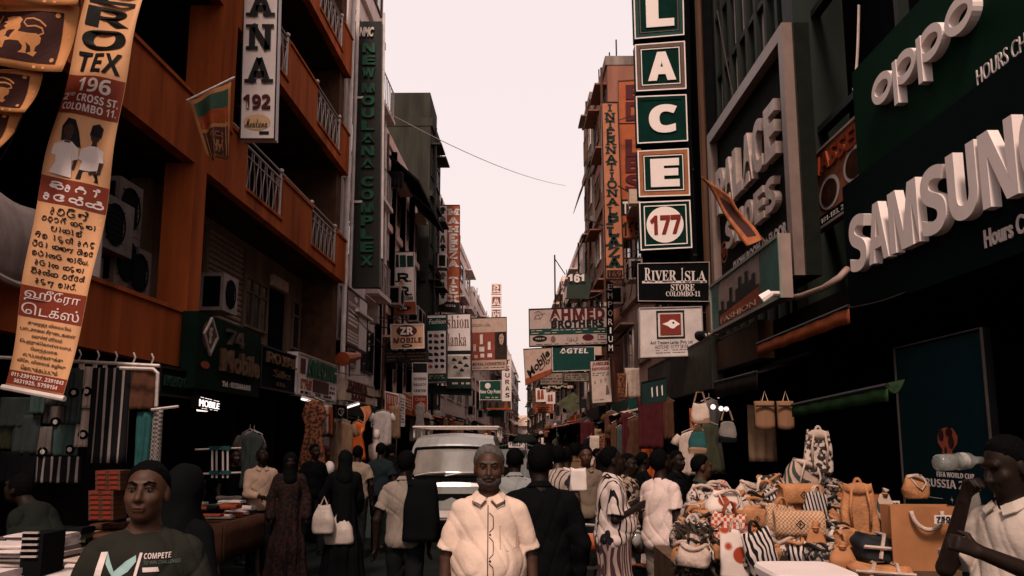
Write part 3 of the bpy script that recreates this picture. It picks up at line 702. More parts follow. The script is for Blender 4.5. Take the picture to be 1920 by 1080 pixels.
# levels: solid near part, then part with railings
hr = MB()
for i, (zb, zt) in enumerate(fl):
    parapet(YN, YA, zb, zt-.12)
    ops = {0: ((463,531),(589,634)), 1: ((480,539),(597,641)), 2: ((600,644),)}[i]
    y = YA+.004; pyy = {0: 360, 1: 200, 2: 60}[i]
    for a, b in ops:
        ya, yb = Yf(a, L0, pyy), Yf(b, L0, pyy+40)
        if ya > y: parapet(y, ya, zb, zt, off=-.02)
        parapet(ya, yb, zb, zb+.22, off=-.02); railing(ya+.04, yb-.04, zb+.3, zt); y = yb
    parapet(y, YE, zb, zt, off=-.02)
    obj('handrail', MB().tube([plp(L0, YA+.3, zt+.17, -.1), plp(L0, YE-.05, zt+.17, -.1)], .02, 6), STEEL, ob)
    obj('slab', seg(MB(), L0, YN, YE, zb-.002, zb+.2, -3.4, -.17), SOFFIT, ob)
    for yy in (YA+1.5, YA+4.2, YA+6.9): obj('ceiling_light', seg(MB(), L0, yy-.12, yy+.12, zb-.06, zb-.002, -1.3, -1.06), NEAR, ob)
obj('slab', seg(MB(), L0, YN, YE, 13.4, 13.7, -3.4, .0), ORANGE, ob)
# back walls, columns, end wall
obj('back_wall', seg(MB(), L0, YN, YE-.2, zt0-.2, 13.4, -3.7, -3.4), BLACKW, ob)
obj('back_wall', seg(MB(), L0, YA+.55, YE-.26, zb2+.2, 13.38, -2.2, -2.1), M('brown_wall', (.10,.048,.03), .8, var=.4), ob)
obj('column', seg(MB(), L0, YA-.62, YA, zb1+.9, 13.4, -.5, .01), ORANGE, ob)
obj('column', seg(MB(), L0, Yf(356, L0, 450), Yf(379, L0, 450), zt0+.05, zb1, -.4, .012), ORANGE, ob)
obj('column', seg(MB(), L0, YE-.5, YE, zt0-.1, 13.4, -3.4, -.19), M('brown_wall'), ob)
obj('pipe', MB().tube([plp(L0, YE+.12, .1, -.05), plp(L0, YE+.12, 15, -.05)], .06, 8), WHITE, ob)
# first floor of the near part: low orange wall and air conditioners in the dark bay
parapet(YN, YS, zb0, zt0, off=.004)
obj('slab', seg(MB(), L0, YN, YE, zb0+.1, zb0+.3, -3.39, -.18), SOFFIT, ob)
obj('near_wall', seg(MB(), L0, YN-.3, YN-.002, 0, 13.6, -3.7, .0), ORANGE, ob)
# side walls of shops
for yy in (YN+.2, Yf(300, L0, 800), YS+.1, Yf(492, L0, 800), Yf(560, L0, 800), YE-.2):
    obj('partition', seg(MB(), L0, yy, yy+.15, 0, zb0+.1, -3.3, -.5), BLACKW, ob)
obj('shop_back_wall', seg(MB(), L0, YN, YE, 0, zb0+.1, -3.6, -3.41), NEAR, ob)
# recessed first floor wall with shutter, windows and a door
W1 = L(5.65); zf = zt0-.3; WM = M('dull_render', (.20,.125,.085), .85, var=.5, scale=2.2, streak=1, bump=.3)
ya0, ya1 = Yf(381, W1, 520), Yf(450, W1, 560)
obj('first_floor_wall', seg(MB(), W1, YS+.3, YE-.3, zb0+.3, zb1-.004, -.3, -.02), WM, ob)
sh = thing('roller_shutter', 'closed ribbed roller shutter under the long orange balcony', 'shutter', tuple(plp(W1, (ya0+ya1)/2, zf)))
sz0, sz1 = zon(648, 415, W1), zon(440, 415, W1); n = 19; sm = M('shutter_slat', (.24,.15,.115), .5, var=.3, scale=8)
sme = None
for k in range(n):
    z = sz0+(sz1-sz0)*k/n; hgt = (sz1-sz0)/n
    if sme is None:
        mb = MB(); pr = [(0,0),(.035,.15*hgt),(.045,.5*hgt),(.03,.85*hgt),(0,hgt*.95)]
        for i in range(4):
            a, b = pr[i], pr[i+1]; mb.add([plp(W1,ya0,z+a[1],a[0]), plp(W1,ya1,z+a[1],a[0]), plp(W1,ya1,z+b[1],b[0]), plp(W1,ya0,z+b[1],b[0])], [(0,1,2,3)])
        s0 = obj('slat', mb, sm, sh); sme = s0.data
    else:
        s1 = bpy.data.objects.new('slat', sme); COL.objects.link(s1); s1.parent = sh; s1.location = (0, 0, hgt*k)
obj('guide_rail', seg(MB(), W1, ya0-.06, ya0, sz0, sz1, .0, .07), WM, sh); obj('guide_rail', seg(MB(), W1, ya1, ya1+.06, sz0, sz1, .0, .07), WM, sh)
for a, b, t_, bt in ((457,500,512,612), (549,587,562,655)):
    window(ob, W1, Yf(a, W1, 560), Yf(b, W1, 580), zon(bt, a, W1), zon(t_, a, W1), -.015, 1, 3, .7, fm=WM)
obj('door_shade_panel', seg(MB(), W1, Yf(505, W1), Yf(531, W1), zf-.1, zon(538, 505, W1), -.018, .01), NEAR, ob)  # flat black panel stands in for the shade inside the doorway
obj('lintel_sign', seg(MB(), W1, Yf(503, W1), Yf(532, W1), zon(538, 505, W1)+.05, zon(522, 505, W1)+.1, .0, .08), CREAM, ob)
for k, (px, py, wz) in enumerate(((232,470,.62),(276,440,.66),(276,540,.66),(300,560,.62),(298,430,.6),(210,560,.5))):
    y = Yf(px, L0, 500); z = zon(py, px, L0); o = ac_unit(None, L0, y, z, out=-.55-(.5 if k in (4,) else 0), wY=.9 if k == 0 else .62, hz=wz, dx=.42 if k == 0 else .3)
    o.name = 'air_conditioner'; o.data.materials[0] = M('ac_casing_shaded', (.13,.10,.088), .6, var=.4); tag(o, ('large boxy air conditioner beside the long slanted banner', 'upper air conditioner in the dark bay next to the orange column', 'middle air conditioner stacked in the dark bay by the orange column',  # darker copy of the casing: shade of the bay put into the colour
        'lowest air conditioner stacked near the orange column foot', 'air conditioner set back high against the orange column', 'small air conditioner with round fan low beside the banner')[k], 'air conditioner')
p_ = plp(L0, Yf(180, L0, 460), zon(530, 180, L0), -.1)
o = obj('cable_cabinet', MB().box(p_+V(-.1,0,.75), (.3,.5,1.5)), ACW); tag(o, 'tall pale metal cabinet directly behind the slanted banner', 'cabinet'); obj('door', MB().box(p_+V(.055,0,.75), (.01,.42,1.38)), WHITE, o)
o = ac_unit(None, W1, Yf(384, W1, 540), zon(588, 384, W1), out=.06, wY=.7, hz=.62); tag(o, 'white air conditioner standing in front of the roller shutter', 'air conditioner')
o = ac_unit(None, W1, Yf(592, W1, 660), zon(678, 592, W1), out=.35, wY=.7, hz=.55); tag(o, 'white air conditioner on the ledge above the green lettered sign', 'air conditioner')
# rounded white canopy at the left edge
cm = thing('fabric_awning', 'dirty white rounded awning at the left edge behind the slanted banner', 'awning', tuple(at(20, 450, 8.2)))
def cnp(u, v):
    a = at(-60, 330, 6.8).lerp(at(96, 410, 8.6), u); b = at(-60, 500, 6.8).lerp(at(96, 545, 8.6), u)
    return a.lerp(b, v)+V(.10*math.sin(v*math.pi), -.05*math.sin(v*math.pi), 0)+V(0,0,.02*math.sin(u*9))
obj('canvas', MB().sheet(lambda u, v: cnp(u, v), 12, 8, V(.02,0,0)), M('dirty_canvas', (.42,.32,.29), .8, var=.4, scale=3, bump=.2), cm, smooth=True)
obj('valance_tube', MB().tube([cnp(u/10, 1)+V(0,0,-.01) for u in range(11)], .03, 7), STEEL, cm)
# ---------------------------------------------------------------- plainer buildings further down both sides
def facade(name, label, pl, Y0, Y1, z1, side, m, floors, nwin, depth=7, fm=None, sill=True, acs=0, seed=0, band=None, win=(.28,.72), pipe=True, z0=3.2, cols=False, balc=()):
    """side=+1: stands left of the street and faces +x"""
    rd = random.Random(seed); T = thing(name, label, 'building', tuple(plp(pl, (Y0+Y1)/2, 0, -side*depth/2)))
    obj('wall', seg(MB(), pl, Y0, Y1, 0, z1, -side*depth, 0), m, T)
    obj('roof_parapet', seg(MB(), pl, Y0-.03, Y1+.03, z1, z1+.35, -side*depth, side*.08), m if band is None else band, T)
    fh = (z1-z0)/floors; wl = (Y1-Y0)/nwin
    for f in range(floors):
        zb = z0+f*fh
        obj('floor_band', seg(MB(), pl, Y0, Y1, zb-.12, zb+.10, 0, side*.12), band or m, T)
        for k in range(nwin):
            ya = Y0+wl*(k+.16); yb = Y0+wl*(k+.84); a = zb+fh*win[0]; b = zb+fh*win[1]
            if (f, k) in balc:
                o = obj('balcony', seg(MB(), pl, ya-.2, yb+.2, zb+.12, zb+.24, side*.125, side*.5), m, T)
                r = MB()
                for t in np.linspace(ya-.15, yb+.15, 8): r.tube([plp(pl, t, zb+.24, side*.45), plp(pl, t, zb+1.15, side*.45)], .015, 5)
                r.tube([plp(pl, ya-.2, zb+1.15, side*.45), plp(pl, yb+.2, zb+1.15, side*.45)], .02, 5); obj('rail', r, STEEL, o)
            window(T, pl, ya, yb, a, b, .004*side, side, rd.choice((2,2,3)), rd.choice((.7,.7,0)), fm=fm or rd.choice((WHITE, BROWN, IRON)), gmt=rd.choice((GLASS, GLASS, PGLASS)))
            if rd.random() < .5: obj('sunshade', seg(MB(), pl, ya-.15, yb+.15, b+.06, b+.12, side*.004, side*.45), m, T)
            if cols: obj('pilaster', seg(MB(), pl, Y0+wl*k-.1, Y0+wl*k+.1, z0+.1, z1-.01, side*.002, side*.2), m, T)
    for k in range(acs):
        y = rd.uniform(Y0+.6, Y1-.6); z = z0+rd.randrange(floors)*fh+.15
        ac_unit(T, pl, y, z, out=side*.13, side=side)
    if pipe: obj('drain_pipe', MB().tube([plp(pl, Y0+.25, .2, side*.2), plp(pl, Y0+.25, z1, side*.2)], .05, 6), rd.choice((WHITE, IRON, BROWN)), T)
    # ground floor: shaded shop interiors as flat black panels, with fascia boards and awnings
    nb_ = max(1, int((Y1-Y0)/3.6)); bl = (Y1-Y0)/nb_
    for k in range(nb_):
        ya, yb = Y0+k*bl+.25, Y0+(k+1)*bl-.12
        obj('shop_shade_panel', seg(MB(), pl, ya, yb, .05, 2.35, side*.002, side*.02), NEAR, T)
        fo = obj('shop_fascia', seg(MB(), pl, ya, yb, 2.4, z0-.2, side*.002, side*rd.uniform(.2,.5)), rd.choice((RUST, CREAM, TEAL, WHITE, DRED, GREEN, IRON)), T)
        if rd.random() < .75:
            z = rd.uniform(2.25, 2.6); dp = rd.uniform(.9, 1.6); a = plp(pl, ya, z+.35, side*.02); b = plp(pl, yb, z+.35, side*.02)
            obj('shop_awning', MB().sheet(lambda u, v: a.lerp(b, u)+V(side*dp*v, 0, -.35*v-.04*math.sin(v*3.1)+.03*math.sin(u*14)*v), 8, 3, V(0,0,-.02)), rd.choice((IRON, CREAM, MOSS, RUST, BLACKW)), T)
    r = MB()
    for k in range(int((Y1-Y0)/2.2)+1):
        y = Y0+.4+k*2.2; h_ = rd.uniform(.6, 1.6)
        if y < Y1 and rd.random() < .6: r.tube([plp(pl, y, z1+.3, -side*.4), plp(pl, y, z1+.3+h_, -side*.4)], .03, 5)
    if r.v: obj('roof_pole', r, IRON, T)
    return T
L1 = L(5.1)
bl2 = facade('corner_building', 'pale narrow building with balconies behind the tall dark green sign', L1, YE+.9, 27.2, 17, 1, PALE, 5, 2, seed=1, balc=((1,1),(2,1),(3,1)), z0=2.9)
bl3 = facade('pink_building', 'pink plastered building with row windows and black sloping canopy left of the sky', L1, 27.3, 35.8, 11.4, 1, PINK, 3, 4, seed=2, acs=5, win=(.2,.6), fm=BROWN, cols=True)
bl4 = facade('weathered_building', 'tall weathered green grey building with a boxy front wall', L(4.65), 36.0, 39.6, 14.7, 1, MOSS, 4, 2, seed=3, acs=1, fm=MOSS)
bl5 = facade('white_building', 'white building with dark windows behind the orange clothing sign', L(4.85), 40.2, 59, 12.8, 1, PALE, 4, 4, seed=4, acs=3)
bl6 = facade('cream_building', 'cream building with roof poles standing beyond the white one', L(4.7), 59.5, 79, 11.6, 1, PALE, 3, 6, seed=5, acs=2)
bl7 = facade('grey_building', 'grey concrete building far down the left side', L(4.65), 79.5, 110, 11.6, 1, CONC, 3, 7, seed=6)
bl8 = facade('far_left_building', 'last pale building at the far end of the left side', L(4.6), 111, 163, 13.0, 1, PALE, 3, 8, seed=7)
# black sloping canopies on the pink building, roof tank
for k, (a, b) in enumerate(((28.0, 31.5), (31.9, 35.2))):
    mb = MB(); mb.hexa([plp(L1,a,10.9,.15), plp(L1,b,10.9,.15), plp(L1,b,10.0,1.15), plp(L1,a,10.0,1.15)], [plp(L1,a,10.8,.15), plp(L1,b,10.8,.15), plp(L1,b,9.9,1.15), plp(L1,a,9.9,1.15)])
    obj('canopy', mb, NEAR, bl3)
ct = MB(); ct.box(at(739, 337, 27)+V(0,0,0), (.55,.4,.45)); o = obj('window_box', ct, NEAR); tag(o, 'small black cage box mounted on the pink building', 'box')
fb = MB()
for k in range(6): fb.tube([at(739,337,27)+V(-.3+.12*k,-.25,-.35), at(739,337,27)+V(-.3+.12*k,-.25,-.05)], .012, 4)
fb.tube([at(739,337,27)+V(-.36,-.25,-.35), at(739,337,27)+V(.36,-.25,-.35)], .015, 4); obj('cage_bars', fb, IRON, o)
obj('roof_box', MB().span((-5.6,36.1,14.9), (-3.95,39,16.2)), MOSS, bl4)
cw = MB(); cw.tube([at(722, 200, 26.5), at(722, 520, 26.5)], .05, 6); o = obj('drain_pipe', cw, WHITE, bl3)
# right side, far to near
br3 = facade('terracotta_building', 'tall terracotta and grey building behind the vertical plaza sign', RR(3.75), 32, 37.5, 15.6, -1, M('terracotta', (.26,.11,.075), .8, var=.3, streak=1), 5, 2, seed=11, band=CONC)
br4 = facade('grey_tower_building', 'slim grey building rising next to the terracotta one', RR(3.72), 38, 42, 16.6, -1, CONC, 5, 2, seed=12)
br5 = facade('awning_building', 'cluttered building with sloping awnings beyond the grey one on the right', RR(3.7), 43, 58, 11.3, -1, PALE, 3, 5, seed=13, acs=4, balc=((0,1),(1,2),(2,0)))
br6 = facade('poled_building', 'pale building with roof poles above the round number board', RR(3.75), 59, 85, 12.2, -1, PINK, 3, 6, seed=14, acs=3)
br7 = facade('far_right_building', 'last low building at the far end of the right side', RR(3.7), 86, 163, 11, -1, CONC, 3, 9, seed=15)
for k, (ya, yb, z, d) in enumerate(((38.2,41.6,13.6,.55),(38.4,41.8,11.2,.6),(43.2,47.5,9.6,.8),(48,53,8.6,.8),(44,49,6.9,1.0))):
    mb = MB(); pl = RR(3.7); mb.hexa([plp(pl,ya,z,-.1), plp(pl,yb,z,-.1), plp(pl,yb,z-1.2,-d), plp(pl,ya,z-1.2,-d)], [plp(pl,ya,z-.08,-.1), plp(pl,yb,z-.08,-.1), plp(pl,yb,z-1.28,-d), plp(pl,ya,z-1.28,-d)])
    obj('sloping_awning', mb, CONC, br5 if k > 1 else br4)
brp = facade('sign_carrier_building', 'narrow cream building behind the orange plaza sign and brackets', RR(4.05), 21.5, 31.5, 9.2, -1, M('cream_render', (.36,.235,.19), .8, var=.35, streak=1), 2, 3, seed=16, acs=2)
# far end of the street
fe = thing('far_house', 'low pale roofed house closing the far end of the street', 'house', (0,168,0))
obj('wall', MB().span((-9,168,0), (9,176,4.6)), PALE, fe)
obj('roof', MB().prism([(-9.5,167.3,4.6),(9.5,167.3,4.6),(6,171,6.6),(-6,171,6.6)], V(0,3,.1)), CREAM, fe, fix=True)
for k in range(6):
    mb = MB().span((-5.2+k*1.8,167.9,1.6), (-4.2+k*1.8,167.99,3.2)); obj('window', mb, GLASS, fe)
fe2 = thing('sheet_canopy', 'pale tarpaulin canopy stretched over the stalls at the street end', 'canopy', (-1,120,0))
obj('canvas', MB().sheet(lambda u, v: V(-3.0+3.6*u, 118+8*v, 4.3+.35*math.sin(u*9)+.5*v), 14, 4, V(0,0,.04)), CREAM, fe2, smooth=True)
for x in (-2.9, .5): obj('post', MB().tube([(x,118.2,0),(x,118.2,4.3)], .05, 6), IRON, fe2)
# ---------------------------------------------------------------- near right building: dark glass front, deep shops
nb = thing('glass_front_building', 'dark building with green framed glazing above the big phone shop boards', 'building', (6,12,0))
RW = RR(4.2); YR1 = 20.6
DG = M('green_frame', (.013,.017,.013), .5, var=.3, streak=1)
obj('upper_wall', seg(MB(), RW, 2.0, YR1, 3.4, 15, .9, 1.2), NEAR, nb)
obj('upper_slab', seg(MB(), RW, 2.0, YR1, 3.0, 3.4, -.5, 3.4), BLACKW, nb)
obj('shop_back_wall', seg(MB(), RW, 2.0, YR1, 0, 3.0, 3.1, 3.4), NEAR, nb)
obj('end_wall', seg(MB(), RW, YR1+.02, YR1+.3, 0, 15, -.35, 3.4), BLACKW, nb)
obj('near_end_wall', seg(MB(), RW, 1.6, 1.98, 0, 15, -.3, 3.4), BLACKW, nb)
obj('dark_pier', seg(MB(), RW, 17.2, 19.2, 3.4, 15, -.25, .7), NEAR, nb)
obj('pier_pipe', MB().tube([plp(RW, 17.1, 3, -.35), plp(RW, 17.1, 15, -.35)], .07, 7), BROWN, nb)
gp = glassmat('window_reflecting', (.025,.025,.022), .05)
RP = M('painted_reflection_pane', (.62,.51,.48), .2, var=.6, scale=1.2)  # pale colour stands in for bright reflections on some panes
yG0, yG1 = Yf(1492, RW, 100), 17.0; rg = random.Random(5)
nc = 8; wd = (yG1-yG0)/nc
for i in range(nc+1):
    y = yG0+i*wd; obj('mullion', seg(MB(), RW, y-.06, y+.06, 3.4, 15, -.08, .12), DG, nb)
for k, z in enumerate((5.3, 6.4, 7.6, 8.8, 10.0, 11.2, 12.4)):
    obj('transom', seg(MB(), RW, yG0, yG1, z-.05, z+.05, -.06, .10), DG, nb)
    if k < 6:
        for i in range(nc):
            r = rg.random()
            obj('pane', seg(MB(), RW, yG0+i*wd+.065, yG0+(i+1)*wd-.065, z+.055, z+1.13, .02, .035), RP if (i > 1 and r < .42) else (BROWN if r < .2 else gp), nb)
obj('column', seg(MB(), RW, yG0-.55, yG0-.1, 3.4, 15, -.2, .5), DG, nb)
for z in (4.6, 5.9, 7.6, 9.4): obj('beam', seg(MB(), RW, 7.2, yG0-.56, z, z+.09, .05, .18), DG, nb)
obj('beam_post', seg(MB(), RW, 9.2, 9.3, 4.6, 12, .02, .14), DG, nb)
for y in (2.2, 6.8, 9.6, 12.6, 15.6, 18.4):
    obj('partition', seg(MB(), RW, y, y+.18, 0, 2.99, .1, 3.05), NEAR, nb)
# ---------------------------------------------------------------- signs, boards, banners
def uvpx(q, px, py):
    o = q.c[0]; e1 = q.c[1]-q.c[0]; e2 = q.c[3]-q.c[0]; d = ray(px, py); t = (o-CAM).dot(q.n)/d.dot(q.n); p = CAM+d*t-o
    a, b, c = e1.dot(e1), e1.dot(e2), e2.dot(e2); f, g = p.dot(e1), p.dot(e2); D = a*c-b*b
    return (f*c-g*b)/D, (g*a-f*b)/D
def tp(q, s, x0, y0, x1, y1, m, par, **k):
    u0, v0 = uvpx(q, x0, y0); u1, v1 = uvpx(q, x1, y1); text(q, s, u0, v0, u1, v1, m, par, **k)
def sign(name, label, q, face, th=.12, frame=None, fw=.03, cat='sign', group=None, body=None, bracket=None, fd=.02):
    c = (q.c[2]+q.c[3])/2 - q.n*th/2
    T = thing(name, label, cat, tuple(c), group)
    obj('casing', board('casing', q, th, body or face), body or face, T)
    if body: obj('face', patch(q, .012, .012, .988, .988, .004, t=.006), face, T)
    if frame: obj('frame', border(q, fw, -.002, fd), frame, T)
    if bracket: # steel arms back to the wall: +1 wall lies to the right, -1 to the left
        u = 1 if bracket > 0 else 0; mb = MB()
        for v in (.12, .88):
            a = q.p(u, v, -th/2); mb.tube([a, a+V(.55*bracket, .0, .0)], .022, 6)
            mb.tube([a+V(-.3*bracket, 0, 0), a+V(.55*bracket, .0, .3)], .012, 5)
        obj('bracket', mb, IRON, T)
    return T
TB = M('print_black', (.010,.009,.009), .5, var=.1); TG = M('print_green', (.010,.06,.032), .45, var=.1); TW = M('print_white', (.70,.57,.54), .5, var=.1)
TR_ = M('print_red', (.16,.012,.010), .5, var=.1); TMR = M('print_maroon', (.07,.010,.012), .5, var=.1); TO = M('print_orange', (.55,.15,.04), .5, var=.1)
LETW = M('letter_white', (.86,.70,.65), .4, var=.06)
# --- slanted banner
def bw(u, v): return V(0, .05*math.sin(v*8+u*2.5)+.02*math.sin(u*7+v*22), 0)
q = Q(at(178,-120,7), at(289,-98,7), at(125,744,7), at(3,722,7), fn=bw)
BAN = M('banner_tan', (.66,.33,.165), .45, var=.15, scale=2, bump=.05); BRD = M('banner_brown', (.20,.035,.018), .45, var=.15)
T = thing('street_banner', 'long slanted tan and brown textile shop banner hanging at the left', 'banner', tuple(q.p(.5,1)))
obj('cloth', board('c', q, .003, BAN, nu=8, nv=60), BAN, T, smooth=True)
def bband(v0, v1, m=BRD):
    n = max(2, int((v1-v0)*60)); return obj('band', MB().sheet(lambda u, v: q.p(.005+.99*u, v1+(v0-v1)*v, .004), 8, n), m, T, smooth=True)
for a, b in ((.322,.413),(.556,.611),(.790,.853),(.966,.994)): bband(a, b)
obj('bottom_batten', MB().tube([q.p(-.03,1.004,.01), q.p(1.05,1.004,.01)], .022, 8), WHITE, T)
obj('cord', MB().tube([q.p(0,0,0), q.p(0,0,0)+V(-.1,0,1.2)], .008, 5).tube([q.p(1,0,0), q.p(1,0,0)+V(.05,0,1.2)], .008, 5), IRON, T)
for s, a, b in (('H',.03,.088),('E',.096,.150),('R',.157,.203),('O',.209,.259)): text(q, s, .10, a, .90, b, TB, T, bold=.03, depth=.002, base=.006)
text(q, 'TEX', .10, .266, .90, .312, TB, T, bold=.03, depth=.002, base=.006)
text(q, '196', .24, .327, .80, .360, TW, T, bold=.03, depth=.002, base=.007)
text(q, '2', .03, .366, .12, .382, TW, T, bold=.02, depth=.002, base=.007); text(q, 'ND', .13, .364, .24, .372, TW, T, depth=.002, base=.007)
text(q, 'CROSS ST,', .30, .366, .95, .386, TW, T, bold=.02, depth=.002, base=.007)
text(q, 'COLOMBO 11.', .06, .388, .95, .405, TW, T, bold=.02, depth=.002, base=.007)
# picture of two school children in white, drawn as plain silhouettes
pk = M('print_skin', (.05,.022,.015), .6, var=.1)
def fig(cu, s, girl):
    H = [(cu-.055*s, .435),(cu, .424),(cu+.06*s, .436),(cu+.062*s,.455),(cu,.468),(cu-.055*s,.457)]
    if girl: obj('printed_hair', poly(q, [(cu-.10,.475),(cu-.12,.445),(cu-.05,.424),(cu+.07,.426),(cu+.14,.45),(cu+.20,.483),(cu+.10,.482)], .0065), TB, T)
    else: obj('printed_hair', poly(q, [(cu-.10,.452),(cu-.08,.43),(cu+.02,.424),(cu+.10,.434),(cu+.09,.455)], .0065), TB, T)
    obj('printed_face', ell(q, cu-.005, .452, .075, .015, .007), pk, T)
    obj('printed_neck', poly(q, [(cu-.03,.46),(cu+.03,.46),(cu+.05,.478),(cu-.05,.478)], .0068), pk, T)
    if girl: b = [(cu-.05,.474),(cu+.06,.474),(cu+.17,.487),(cu+.19,.51),(cu+.10,.514),(cu+.12,.53),(cu+.14,.551),(cu-.20,.548),(cu-.13,.523),(cu-.14,.51),(cu-.21,.508),(cu-.19,.486)]
    else: b = [(cu-.06,.475),(cu+.06,.475),(cu+.17,.484),(cu+.19,.508),(cu+.13,.511),(cu+.12,.53),(cu-.16,.53),(cu-.14,.511),(cu-.21,.507),(cu-.19,.485)]
    obj('printed_shirt', poly(q, b, .007), TW, T)
    if not girl: obj('printed_shorts', poly(q, [(cu-.16,.53),(cu+.12,.53),(cu+.15,.551),(cu-.19,.551)], .0072), TB, T)
    obj('printed_arm', poly(q, [(cu+.13,.508),(cu+.19,.507),(cu+.16,.532),(cu+.0,.538),(cu+.0,.53),(cu+.12,.526)], .0075), pk, T)
fig(.30, 1, True); fig(.70, 1, False)
sinhala(q, [('ha','I'),('e',''),('ra',''),('aa','h')], .12, .562, .90, .583, .013, TW, T, d=.007)
sinhala(q, [('e',''),('tta',''),('ka','h'),('sa','h')], .06, .586, .95, .607, .013, TW, T, d=.007)
body = [[('e',''),('va',''),('ta','i'),('na','h')],
        [('va',''),('va','u'),('ca',''),('ra','h'),None,('sa',''),('da',''),('ha',''),('aa','')],
        [('pa',''),('aa',''),('sa',''),('ae',''),('la','h')],
        [('na','i'),('la',''),None,('ae',''),('da','u'),('ma','h'),None,('e',''),('ra',''),('da','i')],
        [('ba','i'),('ta',''),('aa',''),None,('sa',''),('ha',''),('na',''),None,('ma','i'),('la',''),('tta','')],
        [('la',''),('ba',''),('aa',''),('ga',''),('ta',''),None,('ha',''),('ae',''),('ka','i'),('ya',''),('.','')],
        [('e',''),('ta',''),('aa',''),('ga',''),None,('sa',''),('da',''),('ha',''),('aa','')],
        [('va','i'),('e',''),('ga','h'),('sa',''),None,('va',''),('tta','h'),('tta',''),('ma','h')],
        [('e',''),('da',''),('na','u'),None,('la',''),('ae',''),('e',''),('ba','h'),('.','')]]
for i, ln in enumerate(body):
    wd_ = (.62,.88,.48,.98,1.0,.96,.80,.90,.72)[i]; k0 = .617+i*.0188; k1 = .018 if i else .022
    sinhala(q, ln, .5-wd_*.45, k0-(.004 if not i else 0), .5+wd_*.45, k0+k1-.002, .0085 if i else .010, TB, T, d=.006)
tam = ['ஹீேரா','ெடக்ஸ்']
text(q, tam[0], .06, .793, .92, .820, TW, T, bold=.02, depth=.002, base=.007); text(q, tam[1], .04, .824, .95, .848, TW, T, bold=.02, depth=.002, base=.007)
for i, s in enumerate(('குைறந்த விைலயில்','பாடசாைல சீருைடகைள','வவுச்சர் மூலம்','ெபற்றுக்ெகாள்ளலாம்.','ெமாத்தமாக','எடுப்பவர்களுக்கு','விேசட விைலக் கழிவு','ெகாடுக்கப்படும்.')):
    wd_ = (.8,1,.58,.96,.5,.74,.9,.68)[i]; text(q, s, .5-wd_*.45, .860+i*.0131, .5+wd_*.45, .8705+i*.0131, TB, T, depth=.001, base=.006, bold=.008, res=2)
text(q, '011-2391027, 2391843', .06, .970, .95, .979, TW, T, bold=.02, depth=.001, base=.007, res=2)
text(q, '5631925, 5759154', .14, .982, .86, .991, TW, T, bold=.02, depth=.001, base=.007, res=2)
# --- lion flags
LION = [(118,112),(150,100),(200,104),(222,130),(212,160),(218,190),(205,222),(260,228),(310,224),(334,250),(330,290),(308,318),(302,350),(318,352),(300,388),(262,372),(285,355),(280,318),(255,296),(262,330),(258,365),(268,372),(215,374),(235,352),(240,325),(215,292),(165,292),(140,300),(132,345),(130,358),(90,352),(118,335),(112,300),(95,275),(90,240),(100,220),(130,205),(110,180),(130,160),(105,150),(130,135)]
FG = M('flag_gold', (.58,.24,.09), .6, var=.2); FM = M('flag_maroon', (.045,.014,.012), .6, var=.25); FGR = M('flag_green', (.02,.045,.03), .6, var=.2)
import bmesh
def tri(mb):
    me = bpy.data.meshes.new('x'); me.from_pydata([tuple(v) for v in mb.v], [], mb.f); bm = bmesh.new(); bm.from_mesh(me); bmesh.ops.triangulate(bm, faces=bm.faces)
    bm.to_mesh(me); bm.free(); r = MB(); r.v = [tuple(v.co) for v in me.vertices]; r.f = [tuple(p.vertices) for p in me.polygons]; bpy.data.meshes.remove(me); return r
def lion(q, u0, v0, u1, v1, T, m, d=.006, th=.012):
    f = lambda x, y: (u0+(x-20)/340*(u1-u0), v0+(y-95)/295*(v1-v0))
    mb = poly(q, [f(*p) for p in LION], d)
    mb = ribbons(q, [[f(*p) for p in ((320,235),(345,215),(335,182),(300,170),(255,180),(232,150),(240,122),(280,115),(320,130),(355,165))]], th, d, mb)
    poly(q, [f(*p) for p in ((60,225),(95,285),(85,305),(60,270),(40,300),(35,330),(25,315),(45,275))], d, mb); ribbons(q, [[f(90,96), f(62,224)]], th*.6, d, mb)
    return obj('lion', tri(mb), m, T)
def flag(label, pts, Y, ln=True):
    wv = lambda u, v: V(0, .03*math.sin(u*6+v*4), 0)
    q = Q(*[at(x, y, Y) for x, y in pts], fn=wv); T = thing('lion_flag', label, 'flag', tuple(q.p(.5,0)), 'gold bordered lion flags strung at the left edge')
    obj('cloth', board('c', q, .003, FG, nu=10, nv=8), FG, T, smooth=True)
    obj('field', MB().sheet(lambda u, v: q.p(.04+.84*u, .88-.76*v, .004), 10, 8), FM, T)
    for c in ((.09,.17),(.83,.17),(.83,.82),(.09,.82)): obj('leaf', ell(q, c[0], c[1], .025, .035, .007, 8), FG, T)
    if ln: lion(q, .14, .2, .74, .80, T, FG)
flag('largest lion flag, second down the string at the left edge', ((-42,2),(150,14),(118,136),(-54,118)), 6.4)
flag('lowest but one lion flag, half cut by the left edge', ((-78,120),(82,138),(48,212),(-92,196)), 6.5)
flag('lowest lion flag, only its corner in view at the left edge', ((-112,196),(44,212),(2,278),(-124,258)), 6.6, False)
flag('topmost lion flag, cut by the top edge', ((-40,-110),(165,-95),(146,10),(-46,-4)), 6.3)
cable([at(150,-95,6.3), at(150,14,6.4), at(82,138,6.5), at(44,212,6.6), at(0,300,6.7)], .006, IRON, None, .02, label='thin cord holding the lion flags at the left edge'); bpy.data.objects[-1] if 0 else None
